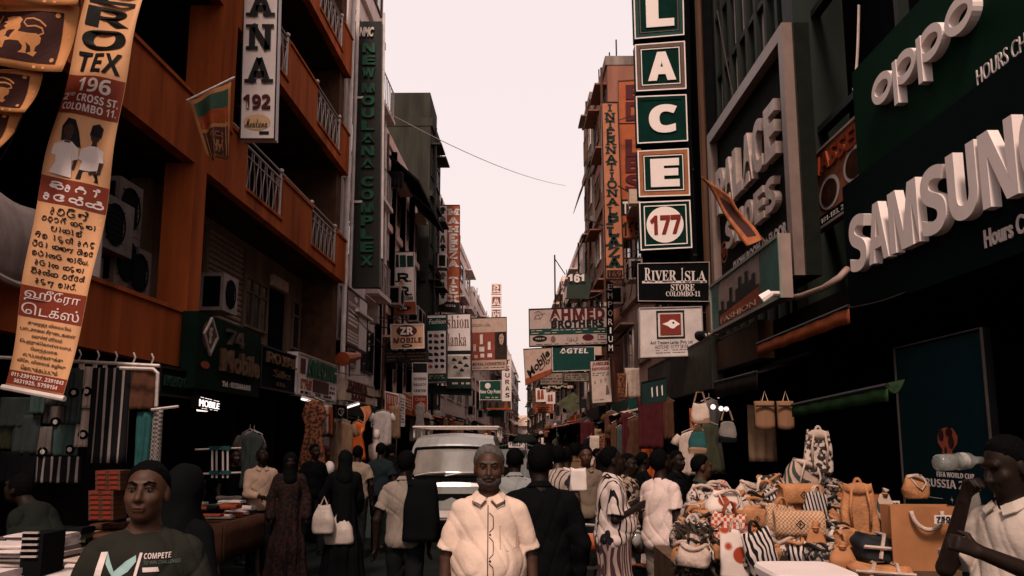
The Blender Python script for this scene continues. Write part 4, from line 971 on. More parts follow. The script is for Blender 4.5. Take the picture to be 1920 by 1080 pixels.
# --- flag on a pole by the black and white vertical sign
q = Q(at(354,190,11.3), at(433,152,11.3), at(426,290,11.3), at(388,292,11.3), fn=lambda u, v: V(0, .09*math.sin(u*9)*(.3+v), -.06*math.sin(u*3.1)*v))
T = thing('pole_flag', 'limp striped lion flag on a slanted pole beside the vertical number sign', 'flag', tuple(at(435,148,11.3)))
obj('pole', MB().tube([at(350,189,11.3), at(440,145,11.6)], .018, 6), STEEL, T)
FG2 = M('flag_dull_gold', (.26,.11,.045), .7, var=.3)
obj('cloth', board('c', q, .004, FG2, nu=10, nv=10), FG2, T, smooth=True)
for a, b, m in ((.07,.30,FGR),(.30,.50,M('flag_rust', (.20,.04,.014), .7, var=.3)),(.56,.95,FM)): obj('stripe', MB().sheet(lambda u, v: q.p(.08+.84*u, b+(a-b)*v, .005), 10, 3), m, T)
lion(q, .25, .60, .8, .92, T, FG2, .008, .01)
# --- ANA 192 sign
q = qat(((463,-262),(530,-262),(516,262),(449,262)), 13.5)
ST = M('sign_white', (.66,.54,.51), .4, var=.15, scale=3)
T = sign('vertical_sign', 'tall white vertical sign with black slab letters and number 192', q, ST, .16, IRON, .02, bracket=-1)
vv = lambda y: (y+262)/524
for c, y0 in (('M',-366+110),('O',-184),('U',-123),('L',-62)):
    if c == 'U': text(q, 'U', .25, vv(y0), .78, vv(y0+42), TB, T, bold=.05, depth=.03)
    else: slab(q, c, .22, vv(y0), .8, vv(y0+46), .09, TB, T, d=.03)
for c, y0, y1 in (('A',-4,38),('N',54,100),('A',116,160)): slab(q, c, .2, vv(y0), .82, vv(y1), .10, TB, T, d=.03, ser=.10)
tp(q, '192', 457, 178, 510, 205, TMR, T, bold=.04, depth=.03)
obj('oval', ell(q, .48, vv(231), .38, .027, .008), M('oval_tan', (.6,.36,.2), .5), T); tp(q, 'Moulana', 460, 223, 504, 240, TB, T, font='C', base=.012)
obj('small_plate', patch(q, .55, vv(247), .82, vv(253), .008), TB, T)
# --- dark green complex sign
q = qat(((663,40),(716,40),(711,538),(659,538)), 22.6)
T = sign('tall_green_sign', 'very tall dark green vertical sign reading new moulana complex', q, M('sign_dark', (.022,.020,.017), .5, var=.4, scale=2), .3, None, bracket=-1)
GL = M('green_letter', (.022,.082,.046), .35, var=.35); y = lambda a: (a-40)/498
for w_, a, b in (('NEW',84,150),('MOULANA',162,322),('COMPLEX',338,500)): vtext(q, w_, .32, y(a), .78, y(b), GL, T, gap=.25, bold=.05, depth=.05)
tp(q, 'NMC', 674, 52, 702, 70, STEEL, T, bold=.04, shear=.3, depth=.05)
q2 = Q(q.p(1.02,0), q.p(1.09,0), q.p(1.09,1), q.p(1.02,1)); o = obj('edge_pipe', MB().tube([q.p(1.09,-.03,.05), q.p(1.1,.9,.05)], .03, 6), WHITE, T)
# --- R&R, ZR
q = qat(((731,472),(776,471),(780,589),(735,591)), 30)
T = sign('hanging_sign', 'white and red vertical phone shop sign with large black R letters', q, ST, .15, IRON, .02, bracket=-1)
obj('red_foot', patch(q, .02, .80, .98, .985), RUST, T)
for k in range(3): obj('picture', patch(q, .10+.30*k, .05+.01*k, .36+.30*k, .25, .01), (GREEN, TEAL, GREEN)[k], T)
slab(q, 'R', .22, .36, .80, .485, .085, TB, T, d=.01, ser=.12); tp(q, '&', 748, 527, 759, 535, TO, T, bold=.04, base=.01); slab(q, 'R', .22, .575, .80, .70, .085, TB, T, d=.01, ser=.12)
text(q, 'TELECOM', .10, .715, .90, .775, TB, T, bold=.03, base=.01, font='S'); obj('oval', ell(q, .5, .90, .3, .045, .01), TB, T); text(q, '178', .30, .88, .62, .92, TW, T, base=.016, bold=.02)
q = qat(((732,608),(795,607),(796,653),(733,655)), 27)
T = sign('hanging_sign', 'tan framed ZR mobile sign with dark oval, below the R letters sign', q, M('sign_tan', (.52,.30,.19), .5, var=.15), .14, WHITE, .025, bracket=-1)
obj('oval', ell(q, .48, .28, .31, .235, .008), M('print_brown', (.07,.018,.015), .5), T); text(q, 'ZR', .29, .12, .68, .43, TW, T, bold=.05, base=.014); text(q, 'MOBILE', .08, .55, .92, .76, TMR, T, bold=.04, base=.008)
obj('oval', ell(q, .48, .88, .16, .07, .008), TB, T); dashes(q, .4, .85, .56, .91, 1, .03, TW, T, 3, .014)
q = qat(((722,658),(803,656),(803,679),(722,680)), 27.6)
T = sign('shop_board', 'dark weathered board hanging under the tan ZR mobile sign', q, M('dull_board', (.045,.035,.03), .6, var=.5), .12, IRON, .02); dashes(q, .05, .1, .95, .9, 3, .03, M('print_dim', (.25,.16,.12), .6), T, 4)
q = qat(((773,680),(802,680),(802,792),(773,792)), 30.5)
T = sign('hanging_sign', 'narrow beauty center sign, black over white over red', q, TB, .12, WHITE, .02, body=IRON, bracket=-1)
obj('white_part', patch(q, .02, .17, .98, .55, .008), ST, T); obj('red_part', patch(q, .02, .552, .98, .99, .008), M('sign_red', (.30,.035,.018), .5, var=.3), T)
for i, s in enumerate(('NAAREEN','BEAUTY','CENTER')): text(q, s, .10, .25+.10*i, .90, .295+.10*i, TB, T, bold=.04, base=.010)
text(q, 'Comfort', .2, .58, .85, .64, CREAM, T, base=.010, shear=.2); dashes(q, .2, .7, .9, .95, 4, .03, CREAM, T, 9, .010)
# --- fashion lanka boards
q = qat(((838,588),(883,587),(884,728),(838,728)), 35)
T = sign('billboard', 'tall pale fashion board with thin dark letters beside the golden cosmetics board', q, ST, .2, IRON, .03, bracket=None)
text(q, 'shion', .02, .03, .92, .20, M('print_taupe', (.16,.09,.07), .5), T, base=.006, font='S'); text(q, 'lanka', .04, .27, .80, .44, MATS['print_taupe'], T, base=.006, font='S')
obj('band', patch(q, .0, .50, 1, .55, .006), TB, T); obj('picture', patch(q, .03, .57, .97, .85, .006), M('print_grey', (.35,.29,.26), .6, var=.7, scale=2.5), T)
for k, (a, b) in enumerate(((.3,.62),(.55,.66),(.75,.6),(.35,.72),(.62,.76),(.8,.7))): obj('pictured_shoe', poly(q, [(a-.1,b),(a-.02,b-.03),(a+.1,b+.005),(a+.1,b+.02),(a-.1,b+.02)], .010), TB, T)
obj('foot', patch(q, .0, .87, 1, .995, .006), GREEN, T); dashes(q, .05, .9, .95, .97, 1, .07, CREAM, T, 2, .012)
q = qat(((800,590),(837.5,589),(837.5,718),(801,719)), 34.9)
T = sign('billboard', 'board with rows of black shoes and bags, left of the pale fashion board', q, ST, .2, IRON, .03)
obj('green_band', patch(q, .03, .05, .97, .24, .006), TEAL, T); text(q, 'Fashion', .12, .07, .95, .14, TW, T, shear=.2, base=.012); rr = random.Random(4)
for i in range(6):
    for j in range(3):
        cu, cv = .18+.3*j, .31+.09*i; k = rr.random()
        obj('pictured_goods', poly(q, [(cu-.12,cv+.025),(cu-.12,cv-.02),(cu-.02,cv-.03*k),(cu+.11,cv-.02+.02*k),(cu+.12,cv+.03)], .008) if k > .35 else ell(q, cu, cv, .10, .028, .008, 14), (TB, TB, IRON, RUST)[rr.randrange(4)], T)
obj('green_foot', patch(q, .03, .86, .97, .98, .006), TEAL, T); dashes(q, .1, .88, .9, .94, 2, .04, M('print_gold', (.45,.28,.1), .5), T, 5, .010)
q = qat(((801,720),(884,729),(884,742),(801,738)), 35.2); T = sign('shop_board', 'dark strip board under the pair of fashion boards', q, GREEN, .15)
# --- golden girl
q = qat(((884,596),(950,594),(951,694),(884,696)), 46)
T = sign('billboard', 'cosmetics billboard with a dark haired woman and red product panel', q, M('sign_beige', (.46,.31,.25), .5, var=.2), .2, IRON, .03)
obj('red_panel', patch(q, .0, .28, .66, .80, .006), M('print_rust', (.24,.055,.035), .5, var=.3), T); obj('dark_panel', patch(q, .66, .28, .985, .80, .006), M('print_umber', (.035,.018,.014), .5, var=.4), T)
text(q, 'GOLDEN GIRL', -.0+.02, .12, .55, .17, MATS['print_taupe'], T, base=.006, font='S'); text(q, 'ROYAL COSMETICS', .03, .845, .93, .90, TMR, T, base=.006, bold=.02, font='S'); dashes(q, .05, .93, .92, .96, 1, .04, TMR, T, 7)
for a, b, w_, h_ in ((.24,.32,.05,.18),(.46,.46,.05,.15),(.05,.5,.05,.13),(.22,.55,.09,.09),(.08,.7,.06,.06),(.25,.68,.07,.07),(.45,.68,.08,.07)):
    obj('pictured_bottle', patch(q, a, b, a+w_*1.6, b+h_, .010), (CREAM, ST, WHITE)[int(a*10) % 3], T)
obj('pictured_face', poly(q, [(.76,.36),(.80,.30),(.88,.30),(.92,.38),(.90,.47),(.86,.53),(.80,.50)], .010), M('print_face', (.42,.24,.18), .6, var=.2), T)
obj('pictured_hair', poly(q, [(.72,.55),(.72,.36),(.78,.29),(.88,.285),(.95,.34),(.97,.55),(.93,.6),(.925,.38),(.87,.315),(.80,.33),(.765,.42),(.77,.58)], .012), TB, T)
for e in (.805,.868): obj('pictured_eye', ell(q, e, .39, .018, .008, .013, 10), TB, T)
obj('pictured_mouth', ell(q, .835, .47, .022, .009, .013, 10), RUST, T)
# --- new city point and neighbours
q = qat(((899,714),(940,713),(940,750),(899,750)), 42); T = sign('hanging_sign', 'green new city point sign with pale round emblem', q, M('sign_green', (.008,.048,.030), .5, var=.25), .15, WHITE, .02)
obj('disc', ell(q, .38, .27, .13, .15, .01), ST, T); text(q, 'New City Point', -.0+.02, .47, .97, .72, TW, T, bold=.02, base=.01); dashes(q, .15, .84, .85, .9, 1, .05, CREAM, T, 2)
q = qat(((912,752),(958,752),(958,768),(912,768)), 44); T = sign('shop_board', 'rust edged board with dark figures under the green round emblem sign', q, M('print_umber2', (.05,.03,.025), .6), .15)
obj('red_edge', patch(q, 0, .8, 1, 1, .006), RUST, T)
for a in (.15,.42,.8): obj('pictured_figure', poly(q, [(a-.04,.1),(a+.04,.1),(a+.09,.78),(a-.09,.78)], .008), (TB, TB, RUST)[int(a*3)], T)
q = qat(((912,770),(941,770),(941,781),(912,781)), 44.5); T = sign('shop_board', 'small plain green board under the rust edged board', q, MATS['sign_green'], .15)
q = qat(((941,665),(959,664),(959,768),(941,768)), 62); T = sign('vertical_sign', 'slim white vertical sign at the sky edge on the left side', q, ST, .2, WHITE, .05)
for i, s in enumerate('TSURAS'): text(q, s, .35, .10+.12*i, .8, .18+.12*i, (TMR, TB)[i > 3], T, bold=.02, base=.01)
for k, (c, y0, y1) in enumerate((('R',532,552),('A',555,576),('M',579,600),('Z',602,622))):
    q = qat(((921,y0),(940,y0),(940,y1),(921,y1)), 66); T = sign('letter_box', f'rust red box sign with white letter {c} in the far left letter column', q, RUST, .3, WHITE, .08, group='far column of red letter boxes')
    slab(q, c, .2, .2, .8, .8, .13, TW, T, d=.02)
q = qat(((822,384),(862,384),(862,586),(822,584)), 40.2)
T = sign('vertical_sign', 'tall orange clothing shop sign with white letters and a strip of garments', q, M('sign_orange', (.40,.085,.03), .5, var=.2), .25, IRON, .03, bracket=-1)
obj('white_strip', patch(q, .02, .01, .40, .94, .006), ST, T); vslab(q, 'MAHEEZA TEX', .47, .04, .93, .905, .10, TW, T, gap=.28, d=.02)
obj('dark_foot', poly(q, [(.01,.94),(.2,.93),(.4,.90),(.99,.915),(.99,.995),(.01,.995)], .012), TB, T); text(q, '169/16', .35, .93, .8, .955, TW, T, base=.016)
for i in range(10):
    c = .055+i*.088; m = (TB, MATS['print_taupe'], TB, M('print_olive', (.05,.045,.03), .6), TB, CREAM, TB, MATS['print_taupe'], TB, TB)[i]
    if i in (3, 6, 8): P = [(.14,c-.03),(.27,c-.03),(.32,c+.04),(.23,c+.04),(.205,c),(.16,c+.04),(.08,c+.04)]
    else: P = [(.13,c-.03),(.18,c-.034),(.23,c-.034),(.28,c-.03),(.36,c-.005),(.31,c+.008),(.28,c),(.28,c+.033),(.13,c+.033),(.13,c),(.10,c+.008),(.05,c-.005)]
    obj('pictured_garment', tri(poly(q, P, .010)), m, T)
# --- cloth signs low on the left
q = Q(at(722,733,25), at(748,739,25), at(747,799,25), at(721,791,25), fn=lambda u, v: V(0,.05*math.sin(u*5),0))
T = thing('cloth_banner', 'rust and white hanging cloth banner left of the beauty center sign', 'banner', tuple(q.p(.5,0)))
obj('cloth', board('c', q, .006, ST, nu=8, nv=10), ST, T, smooth=True); obj('rust_field', MB().sheet(lambda u, v: q.p(.05+.9*u, .74-.70*v, .006), 8, 6), RUST, T)
for k in range(6): obj('brush_letter', poly(q, [(.14+.13*k,.1),(.19+.13*k,.09),(.17+.13*k,.36+.03*(k%2)),(.15+.13*k,.36)], .012), TW, T)
dashes(q, .1, .77, .9, .85, 1, .05, TMR, T, 1, .010); dashes(q, .06, .90, .94, .99, 1, .08, RUST, T, 2, .010, fill=1)
q = Q(at(749,737,26.5), at(760,742,26.5), at(759,800,26.5), at(749,800,26.5)); T = sign('cloth_banner', 'narrow pale strip banner beside the rust and white one', q, ST, .01, cat='banner'); dashes(q, .15, .1, .85, .9, 9, .05, IRON, T, 8)
q = Q(at(757,737,28), at(773,745,28), at(773,790,28), at(759,786,28)); T = sign('cloth_banner', 'faded rust banner squeezed against the beauty center sign', q, RUST, .01, cat='banner'); dashes(q, .1, .1, .9, .6, 4, .06, CREAM, T, 9)
q = Q(at(697,778,25.5), at(721,782,25.5), at(721,801,25.5), at(695,801,25.5)); T = sign('paper_sign', 'plain pale card sign below the left edge of the rust banner', q, ST, .02); dashes(q, .1, .4, .9, .9, 2, .05, IRON, T, 1)
# --- boards flat on the left facade
q = qon_r(651, 536, 646, 689, L(4.75)); T = sign('wall_poster', 'brown and white clinic style poster board on the pale wall end', q, M('poster_brown', (.20,.10,.07), .5, var=.2), .1, IRON, .04)
obj('white_column', patch(q, .58, .04, .97, .97, .006), ST, T); obj('drop_emblem', ell(q, .40, .13, .08, .05, .010), ST, T); text(q, 'CENTRE', .08, .23, .56, .29, ST, T, base=.008, bold=.02)
for k in range(4): obj('text_bar', patch(q, .08, .36+.075*k, .54-.05*(k % 2), .40+.075*k, .010), ST, T)
dashes(q, .06, .72, .55, .95, 4, .05, ST, T, 3, .010, fill=1)
PB = L(4.5)
def fsign(name, label, xl, yt, yb, xr, pl, m, **k):
    q = qon_r(xl, yt, yb, xr, pl); return q, sign(name, label, q, m, **k)
SG1 = M('sign_blackgreen', (.005,.014,.010), .7, var=.3)
q, T = fsign('shop_sign', 'dark green shop board with diamond emblem and telephone number', 372, 583, 728, 489, PB, SG1, th=.2)
obj('diamond', border(Q(q.p(.17,.02), q.p(.27,.27), q.p(.17,.55), q.p(.07,.27)), .03, .0, .03), STEEL, T)
obj('backing_shape', ell(q, .15, .28, .09, .2, .006), BROWN, T); text(q, 'f', .15, .16, .19, .38, STEEL, T, depth=.02, bold=.03)
GOLD = M('tarnished_gold', (.16,.085,.045), .35, var=.5, scale=12, metal=.6)
text(q, '74', .40, .10, .66, .32, M('dim_letters', (.05,.03,.02), .4, var=.4), T, depth=.04, bold=.04); text(q, 'Mobile', .32, .40, .93, .72, GOLD, T, depth=.06, bold=.04)
text(q, 'Tel : 0112444493', .38, .84, .84, .92, ST, T, bold=.02, font='S'); obj('small_emblem', ell(q, .12, .68, .06, .05, .012), RUST, T)
q, T = fsign('shop_sign', 'black shop board with tarnished small letters between the diamond board and the green lettered board', 490, 645, 728, 557, PB, NEAR, th=.2, frame=IRON)
text(q, 'ROYAL', .12, .12, .92, .38, GOLD, T, depth=.05, bold=.02); text(q, 'Silks', .3, .5, .75, .68, GOLD, T, depth=.04); text(q, '186', .42, .78, .62, .88, GOLD, T, depth=.03)
q, T = fsign('shop_sign', 'white shop board with tall green letters and a brown panel', 559, 659, 740, 631, L(4.46), ST, th=.2, frame=STEEL)
text(q, 'AMAZING', .20, .08, .97, .52, TG, T, depth=.03, bold=.05); obj('red_tag', patch(q, .06, .12, .17, .48, .012), TMR, T)
obj('brown_panel', patch(q, .36, .56, .78, .86, .008), M('print_brown2', (.06,.025,.02), .5, var=.4), T); dashes(q, .08, .6, .34, .85, 3, .06, RUST, T, 1, fill=.9); dashes(q, .8, .6, .96, .85, 2, .06, TMR, T, 2); dashes(q, .08, .89, .95, .95, 1, .05, IRON, T, 5)
q, T = fsign('shop_sign', 'pale shop board with dark red tapering letters at the wall end', 648, 708, 750, 701, L(4.4), CREAM, th=.15, frame=STEEL)
text(q, 'ANNA', .06, .06, .72, .5, TMR, T, depth=.02, bold=.05); text(q, 'MAN', .2, .66, .66, .95, TMR, T, depth=.02, bold=.05); obj('dark_strip', patch(q, 0, .52, 1, .63, .008), TB, T)
q, T = fsign('shop_sign', 'unlit black board with faint letters under the low orange wall', 300, 684, 742, 367, L(4.62), NEAR, th=.15, frame=IRON)
text(q, 'FASHIONS', .1, .3, .7, .65, M('dim_green', (.015,.04,.03), .5), T, depth=.03); text(q, 'By', .78, .3, .9, .6, M('dim_gold', (.12,.07,.04), .5), T)
q = Q(on(371,741,L(4.1)), on(413,752,L(4.1)), on(411,772,L(4.1)), on(370,766,L(4.1))); T = sign('neon_sign', 'small lit white letters sign reading mobile under the diamond board', q, NEAR, .08)
NEON = M('neon_white', (.9,.75,.70), .4, emis=.8, var=0); text(q, 'MOBILE', .06, .25, .95, .8, NEON, T, depth=.01); dashes(q, .05, .05, .95, .12, 1, .006, NEON, T, 1); dashes(q, .02, .9, .9, .96, 1, .006, NEON, T, 2)
for k, (x0, y0, x1, y1, lb) in enumerate(((566,748,598,757,'lit white tube lamp under the green lettered board'),(652,764,699,750,'lit white tube lamp under the pale red lettered board'),(371,768,388,769,'short lit tube lamp under the neon sign'))):
    pl = L(4.2) if k != 1 else L(4.1); a, b = on(x0,y0,pl), on(x1,y1,pl) if k != 1 else on(x0,y0,pl)+V(.03,1.1,.12); T = thing('tube_lamp', lb, 'lamp', tuple(a))
    obj('tube', MB().tube([a, b], .02, 7), NEON, T); obj('batten', MB().tube([a+V(0,0,.04), b+V(0,0,.04)], .018, 4), WHITE, T)
q = Q(on(629,758,L(4.0)), on(649,761,L(4.0)), on(649,786,L(4.0)), on(629,784,L(4.0))); T = sign('hanging_sign', 'small black sign with white curly script under the tall dark pillar', q, NEAR, .06, IRON, .01)
obj('script', ribbons(q, [C_(.45,.5,.25,0,500,16), C_(.62,.4,.16,90,-200,10)], .022, .006), ST, T)
T = thing('orange_horn', 'orange loudspeaker shaped awning lamp fixed near the clinic poster', 'lamp', tuple(on(650,675,L(4.4))))
obj('shade', MB().tube([on(642,673,L(4.4)), on(672,668,L(4.4))], [.16,.08], 10), RUST, T); obj('arm', MB().tube([on(655,675,L(4.4)), on(655,705,L(4.8))], .02, 5), IRON, T)
# --- right side: letter boxes
col = thing('sign_column', 'dark steel column carrying the green letter boxes', 'column', tuple(at(1245,575,18.3)))
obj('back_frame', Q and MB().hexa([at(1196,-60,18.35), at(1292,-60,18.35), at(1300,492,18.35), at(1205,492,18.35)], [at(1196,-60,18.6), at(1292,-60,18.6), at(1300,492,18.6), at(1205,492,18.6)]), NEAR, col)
obj('arm', MB().tube([at(1290,120,18.5), at(1345,120,18.5)], .05, 6).tube([at(1290,320,18.5), at(1345,320,18.5)], .05, 6).tube([at(1295,480,18.5), at(1345,480,18.5)], .05, 6), IRON, col)
TE = M('box_green', (.004,.024,.018), .7, var=.3); FT = M('frame_taupe', (.13,.075,.06), .45); FO = M('frame_orange', (.34,.12,.05), .45)
bxs = (('P',((1186,-122),(1279,-124),(1281,-34),(1188,-30)),TEAL), ('L',((1187,-22),(1281,-26),(1283,66),(1190,74)),TEAL), ('A',((1190,84),(1284,77),(1287,167),(1193,172)),FT), ('C',((1192,181),(1287,177),(1290,265),(1195,270)),TE), ('E',((1195,283),(1291,278),(1294,367),(1198,370)),FO))
for c, pts, fm_ in bxs:
    q = qat(pts, 18); T = sign('letter_box', f'dark green box sign with white letter {c} in the vertical column', q, TE, .3, LETW, .025, group='column of green letter boxes on the right')
    obj('inner_frame', border(q, .075, .0, .015, inset=.026), fm_, T); 
    if c != 'C': obj('inner_line', border(q, .018, .0, .02, inset=.12), FT if c == 'L' else LETW, T)
    text(q, c, .24, .20, .80, .80, LETW, T, bold=.07, depth=.02, base=.012)
q = qat(((1198,379),(1294,375),(1298,465),(1201,470)), 18); T = sign('number_box', 'green box sign with red 177 in a white disc, below the letter boxes', q, TE, .3, LETW, .025)
obj('inner_line', border(q, .02, .0, .02, inset=.09), LETW, T); obj('disc', ell(q, .49, .49, .36, .375, .012), LETW, T); text(q, '177', .20, .30, .80, .68, M('num_red', (.22,.02,.015), .45), T, bold=.05, depth=.02, base=.014)
q = qat(((1195,494),(1330,491),(1330,566),(1196,565)), 17)
T = sign('shop_sign', 'black river island store sign with pale serif letters', q, NEAR, .25, STEEL, .012, bracket=1)
tp(q, 'RIVER ISLAND', 1208, 503, 1352, 526, STEEL, T, depth=.03) if 0 else None
tp(q, 'R', 1208, 503, 1220, 526, ST, T, depth=.03, font='S'); tp(q, 'IVER', 1221, 508, 1268, 526, ST, T, depth=.03, font='S'); tp(q, 'I', 1277, 503, 1281, 526, ST, T, depth=.03, font='S'); tp(q, 'SLA', 1284, 508, 1324, 526, ST, T, depth=.03, font='S')
obj('rule', patch(q, *uvpx(q,1204,527), *uvpx(q,1326,528.5), .006), ST, T); tp(q, 'STORE', 1258, 532, 1303, 543, ST, T, depth=.02, font='S'); tp(q, 'COLOMBO-11', 1249, 545, 1314, 553, ST, T, depth=.02, font='S')
q = qat(((1198,577),(1316,574),(1320,667),(1200,671)), 17)
T = sign('shop_sign', 'white trading company sign with red emblem, below the black store sign', q, M('sign_white2', (.60,.49,.46), .4, var=.25, scale=3), .25, STEEL, .02, bracket=1)
a = uvpx(q,1230,583); b = uvpx(q,1284,634); qe = Q(q.p(a[0],a[1],.01), q.p(b[0],a[1],.01), q.p(b[0],b[1],.01), q.p(a[0],b[1],.01))
obj('emblem_frame', border(qe, .03, -.005, .004), TB, T); obj('emblem_field', patch(qe, .13, .13, .87, .87, .004), M('emblem_red', (.20,.03,.02), .5, var=.2), T)
obj('emblem_bird', tri(poly(qe, [(.2,.48),(.4,.42),(.5,.34),(.62,.34),(.78,.46),(.84,.5),(.74,.55),(.6,.66),(.5,.64),(.4,.56)], .010)), LETW, T); obj('emblem_eye', ell(qe, .6, .45, .04, .04, .012, 10), TB, T)
tp(q, 'Anil Traders Lanka (Pvt) Ltd', 1219, 640, 1298, 646, TB, T, bold=.01, res=2); tp(q, 'HOTLINE : 01777 28158', 1228, 648, 1290, 653, TB, T, res=2); dashes(q, .25, .84, .75, .94, 2, .012, IRON, T, 4)
obj('lamp_slot', patch(q, .955, .62, .975, .9, .006), TB, T)
# --- international plaza & neighbours
q = qat(((1127,191),(1159,191),(1171,524),(1135,524)), 26)
T = sign('vertical_sign', 'tall orange plaza sign with dark slab letters running down', q, M('sign_terracotta', (.42,.15,.075), .55, var=.2), .2, IRON, .03, bracket=1)
vv = lambda y_: (y_-191)/333
vslab(q, 'INTERNATIONAL', .22, vv(196), .78, vv(404), .062, M('letter_darkgreen', (.010,.022,.020), .5), T, gap=.18, d=.015); vslab(q, 'PLAZA', .18, vv(408), .82, vv(502), .10, MATS['letter_darkgreen'], T, gap=.16, d=.015)
obj('number_plate', patch(q, .1, vv(507), .9, vv(521), .008), TB, T); text(q, '169', .2, vv(509), .82, vv(519), M('print_dullred', (.2,.05,.03), .5), T, base=.012)
q = qat(((1158,151),(1215,148),(1215,446),(1163,447)), 26.6)
T = sign('vertical_sign', 'wide rust coloured sign half hidden behind the green letter boxes', q, M('sign_burnt', (.36,.085,.03), .55, var=.2), .2, BROWN, .03)
for k, (a, b) in enumerate(((160,185),(192,225),(262,292),(296,322),(328,356))): tp(q, ('E','D','L','B','S')[k], 1173, a, 1206, b, TMR, T, bold=.05, depth=.03)
obj('black_plate', patch(q, *uvpx(q,1165,374), *uvpx(q,1213,402), .008), TB, T); tp(q, 'TEX', 1168, 378, 1204, 399, ST, T, bold=.03, base=.012); tp(q, '169', 1167, 416, 1206, 440, TB, T, bold=.05, base=.012)
q = qat(((1137,529),(1150,529),(1151,662),(1139,662)), 27); T = sign('vertical_sign', 'thin black vertical sign with white letters under the plaza sign', q, NEAR, .15); vtext(q, 'EMPORIUM', .2, .03, .85, .97, ST, T, gap=.3)
pts = [(1064,522),(1078,512),(1101,513),(1109,530),(1104,560),(1062,560)]
T = thing('number_board', 'dark green shaped board with white number 161 against the sky', 'sign', tuple(at(1085,560,34))); obj('panel', MB().prism([at(x, y, 34) for x, y in pts], V(0,.15,0)), M('board_moss', (.03,.04,.03), .6), T, fix=True)
q = qat(((1062,512),(1104,512),(1104,560),(1062,560)), 33.98); tp(q, '161', 1065, 514, 1098, 530, TW, T, bold=.04, depth=.03, base=.01, font='S')
obj('stay', MB().tube([at(1040,478,34), at(1041,575,34)], .03, 5).tube([at(1040,485,34), at(1060,515,34)], .02, 5).tube([at(1055,540,34), at(1042,560,34)], .03, 5), IRON, T)
# --- ahmed brothers stack
q = qat(((991,579),(1142,574),(1145,646),(992,650)), 30)
T = sign('hanging_sign', 'wide grey ahmed brothers board with dark red letters over the street', q, M('sign_grey', (.40,.285,.25), .5, var=.18), .2, IRON, .03)
tp(q, 'AHMED', 1030, 580, 1134, 598, TMR, T, bold=.05, depth=.02); tp(q, 'BROTHERS', 1033, 601, 1132, 612, TB, T, bold=.06, depth=.02)
obj('green_band', patch(q, *uvpx(q,993,617), *uvpx(q,1137,624), .006), TEAL, T); dashes(q, *uvpx(q,996,618), *uvpx(q,1134,623), 2, .018, CREAM, T, 3, .012)
obj('monogram', ribbons(q, [C_(.115,.18,.055,150,-150,12,.1), [(.07,.30),(.11,.07),(.14,.3)], [(.08,.2),(.20,.14)]], .02, .006), MATS['print_taupe'], T)
for cx, cy, rx, m in ((1012,635,.09,TB),(1037,636,.03,MATS['print_taupe']),(1102,632,.07,TMR)): u, v = uvpx(q, cx, cy); obj('oval', ell(q, u, v, rx, .085, .008), m, T)
u, v = uvpx(q,1012,635); dashes(q, u-.06, v-.03, u+.06, v+.03, 1, .04, CREAM, T, 1, .012); tp(q, 'ةقدلا', 1063, 632, 1083, 640, TB, T, bold=.02, res=2); u, v = uvpx(q,1129,631); obj('badge', border(Q(q.p(u-.06,v-.07,.006), q.p(u+.06,v-.07,.006), q.p(u+.06,v+.07,.006), q.p(u-.06,v+.07,.006)), .015, 0, .006), TB, T); dashes(q, u-.04, v-.04, u+.04, v+.04, 1, .04, TB, T, 6)
dashes(q, .03, .93, .95, .965, 1, .02, IRON, T, 8)
obj('support', MB().tube([q.p(.2,1,-.1), q.p(1.12,1.02,-.1)], .03, 6).tube([q.p(1.0,.1,-.1), q.p(1.3,-.15,-.1)], .03, 6).tube([q.p(1.0,1.02,-.1), q.p(1.27,.55,-.1)], .04, 6).tube([q.p(1.0,.0,-.1), q.p(1.0,-.25,-.1)], .02, 6), IRON, T)
q = qat(((1035,650),(1115,650),(1116,694),(1036,697)), 33); T = sign('hanging_sign', 'plain teal green agtel board below the grey brothers board', q, M('sign_teal', (.007,.042,.034), .5, var=.2), .15, WHITE, .02)
tp(q, 'AGTEL', 1049, 653, 1103, 663, TW, T, bold=.04, shear=.1); 
q = qat(((981,654),(1035,651),(1035,700),(985,723)), 35); T = sign('hanging_sign', 'beige mobile city board with slanted black script at the sky edge', q, M('sign_beige2', (.44,.29,.23), .5, var=.2), .15, IRON, .02)
for s, x0, y0, x1, y1, sh_ in (('Mobile', .12, .25, .95, .60, .2),): 
    qr = Q(q.p(.02,.62,.006), q.p(.80,-.02,.006), q.p(.98,.28,.006), q.p(.20,.92,.006)); text(qr, 'Mobile', .02, .1, .98, .9, TB, T, bold=.03, shear=.1); qr = Q(q.p(.5,.62,.006), q.p(.95,.3,.006), q.p(1.0,.5,.006), q.p(.58,.82,.006)); text(qr, 'City', 0, 0, 1, 1, TMR, T, bold=.02, shear=.2)
obj('rust_foot', patch(q, .0, .82, .98, .99, .008), RUST, T)
q = qat(((1106,676),(1144,674),(1148,754),(1110,757)), 28); T = sign('hanging_sign', 'pale jubilee emporium board with small rings pictured, by the facade', q, M('sign_beige3', (.48,.35,.30), .5, var=.18), .12, IRON, .015)
text(q, 'JUBILEE', .10, .05, .92, .14, TR_, T, bold=.06, base=.006); text(q, 'EMPORIUM', .08, .17, .92, .24, TR_, T, bold=.04, base=.006); dashes(q, .1, .28, .9, .38, 2, .03, TB, T, 3); 
for a, b in ((.2,.52),(.5,.49),(.72,.47)): obj('pictured_ring', ring(q, a, b, .05, .04, .012, .008, 12), TB, T)
obj('pictured_dress', poly(q, [(.75,.6),(.82,.6),(.9,.8),(.7,.82)], .008), MATS['print_taupe'], T); dashes(q, .15, .90, .6, .95, 1, .03, TR_, T, 4)
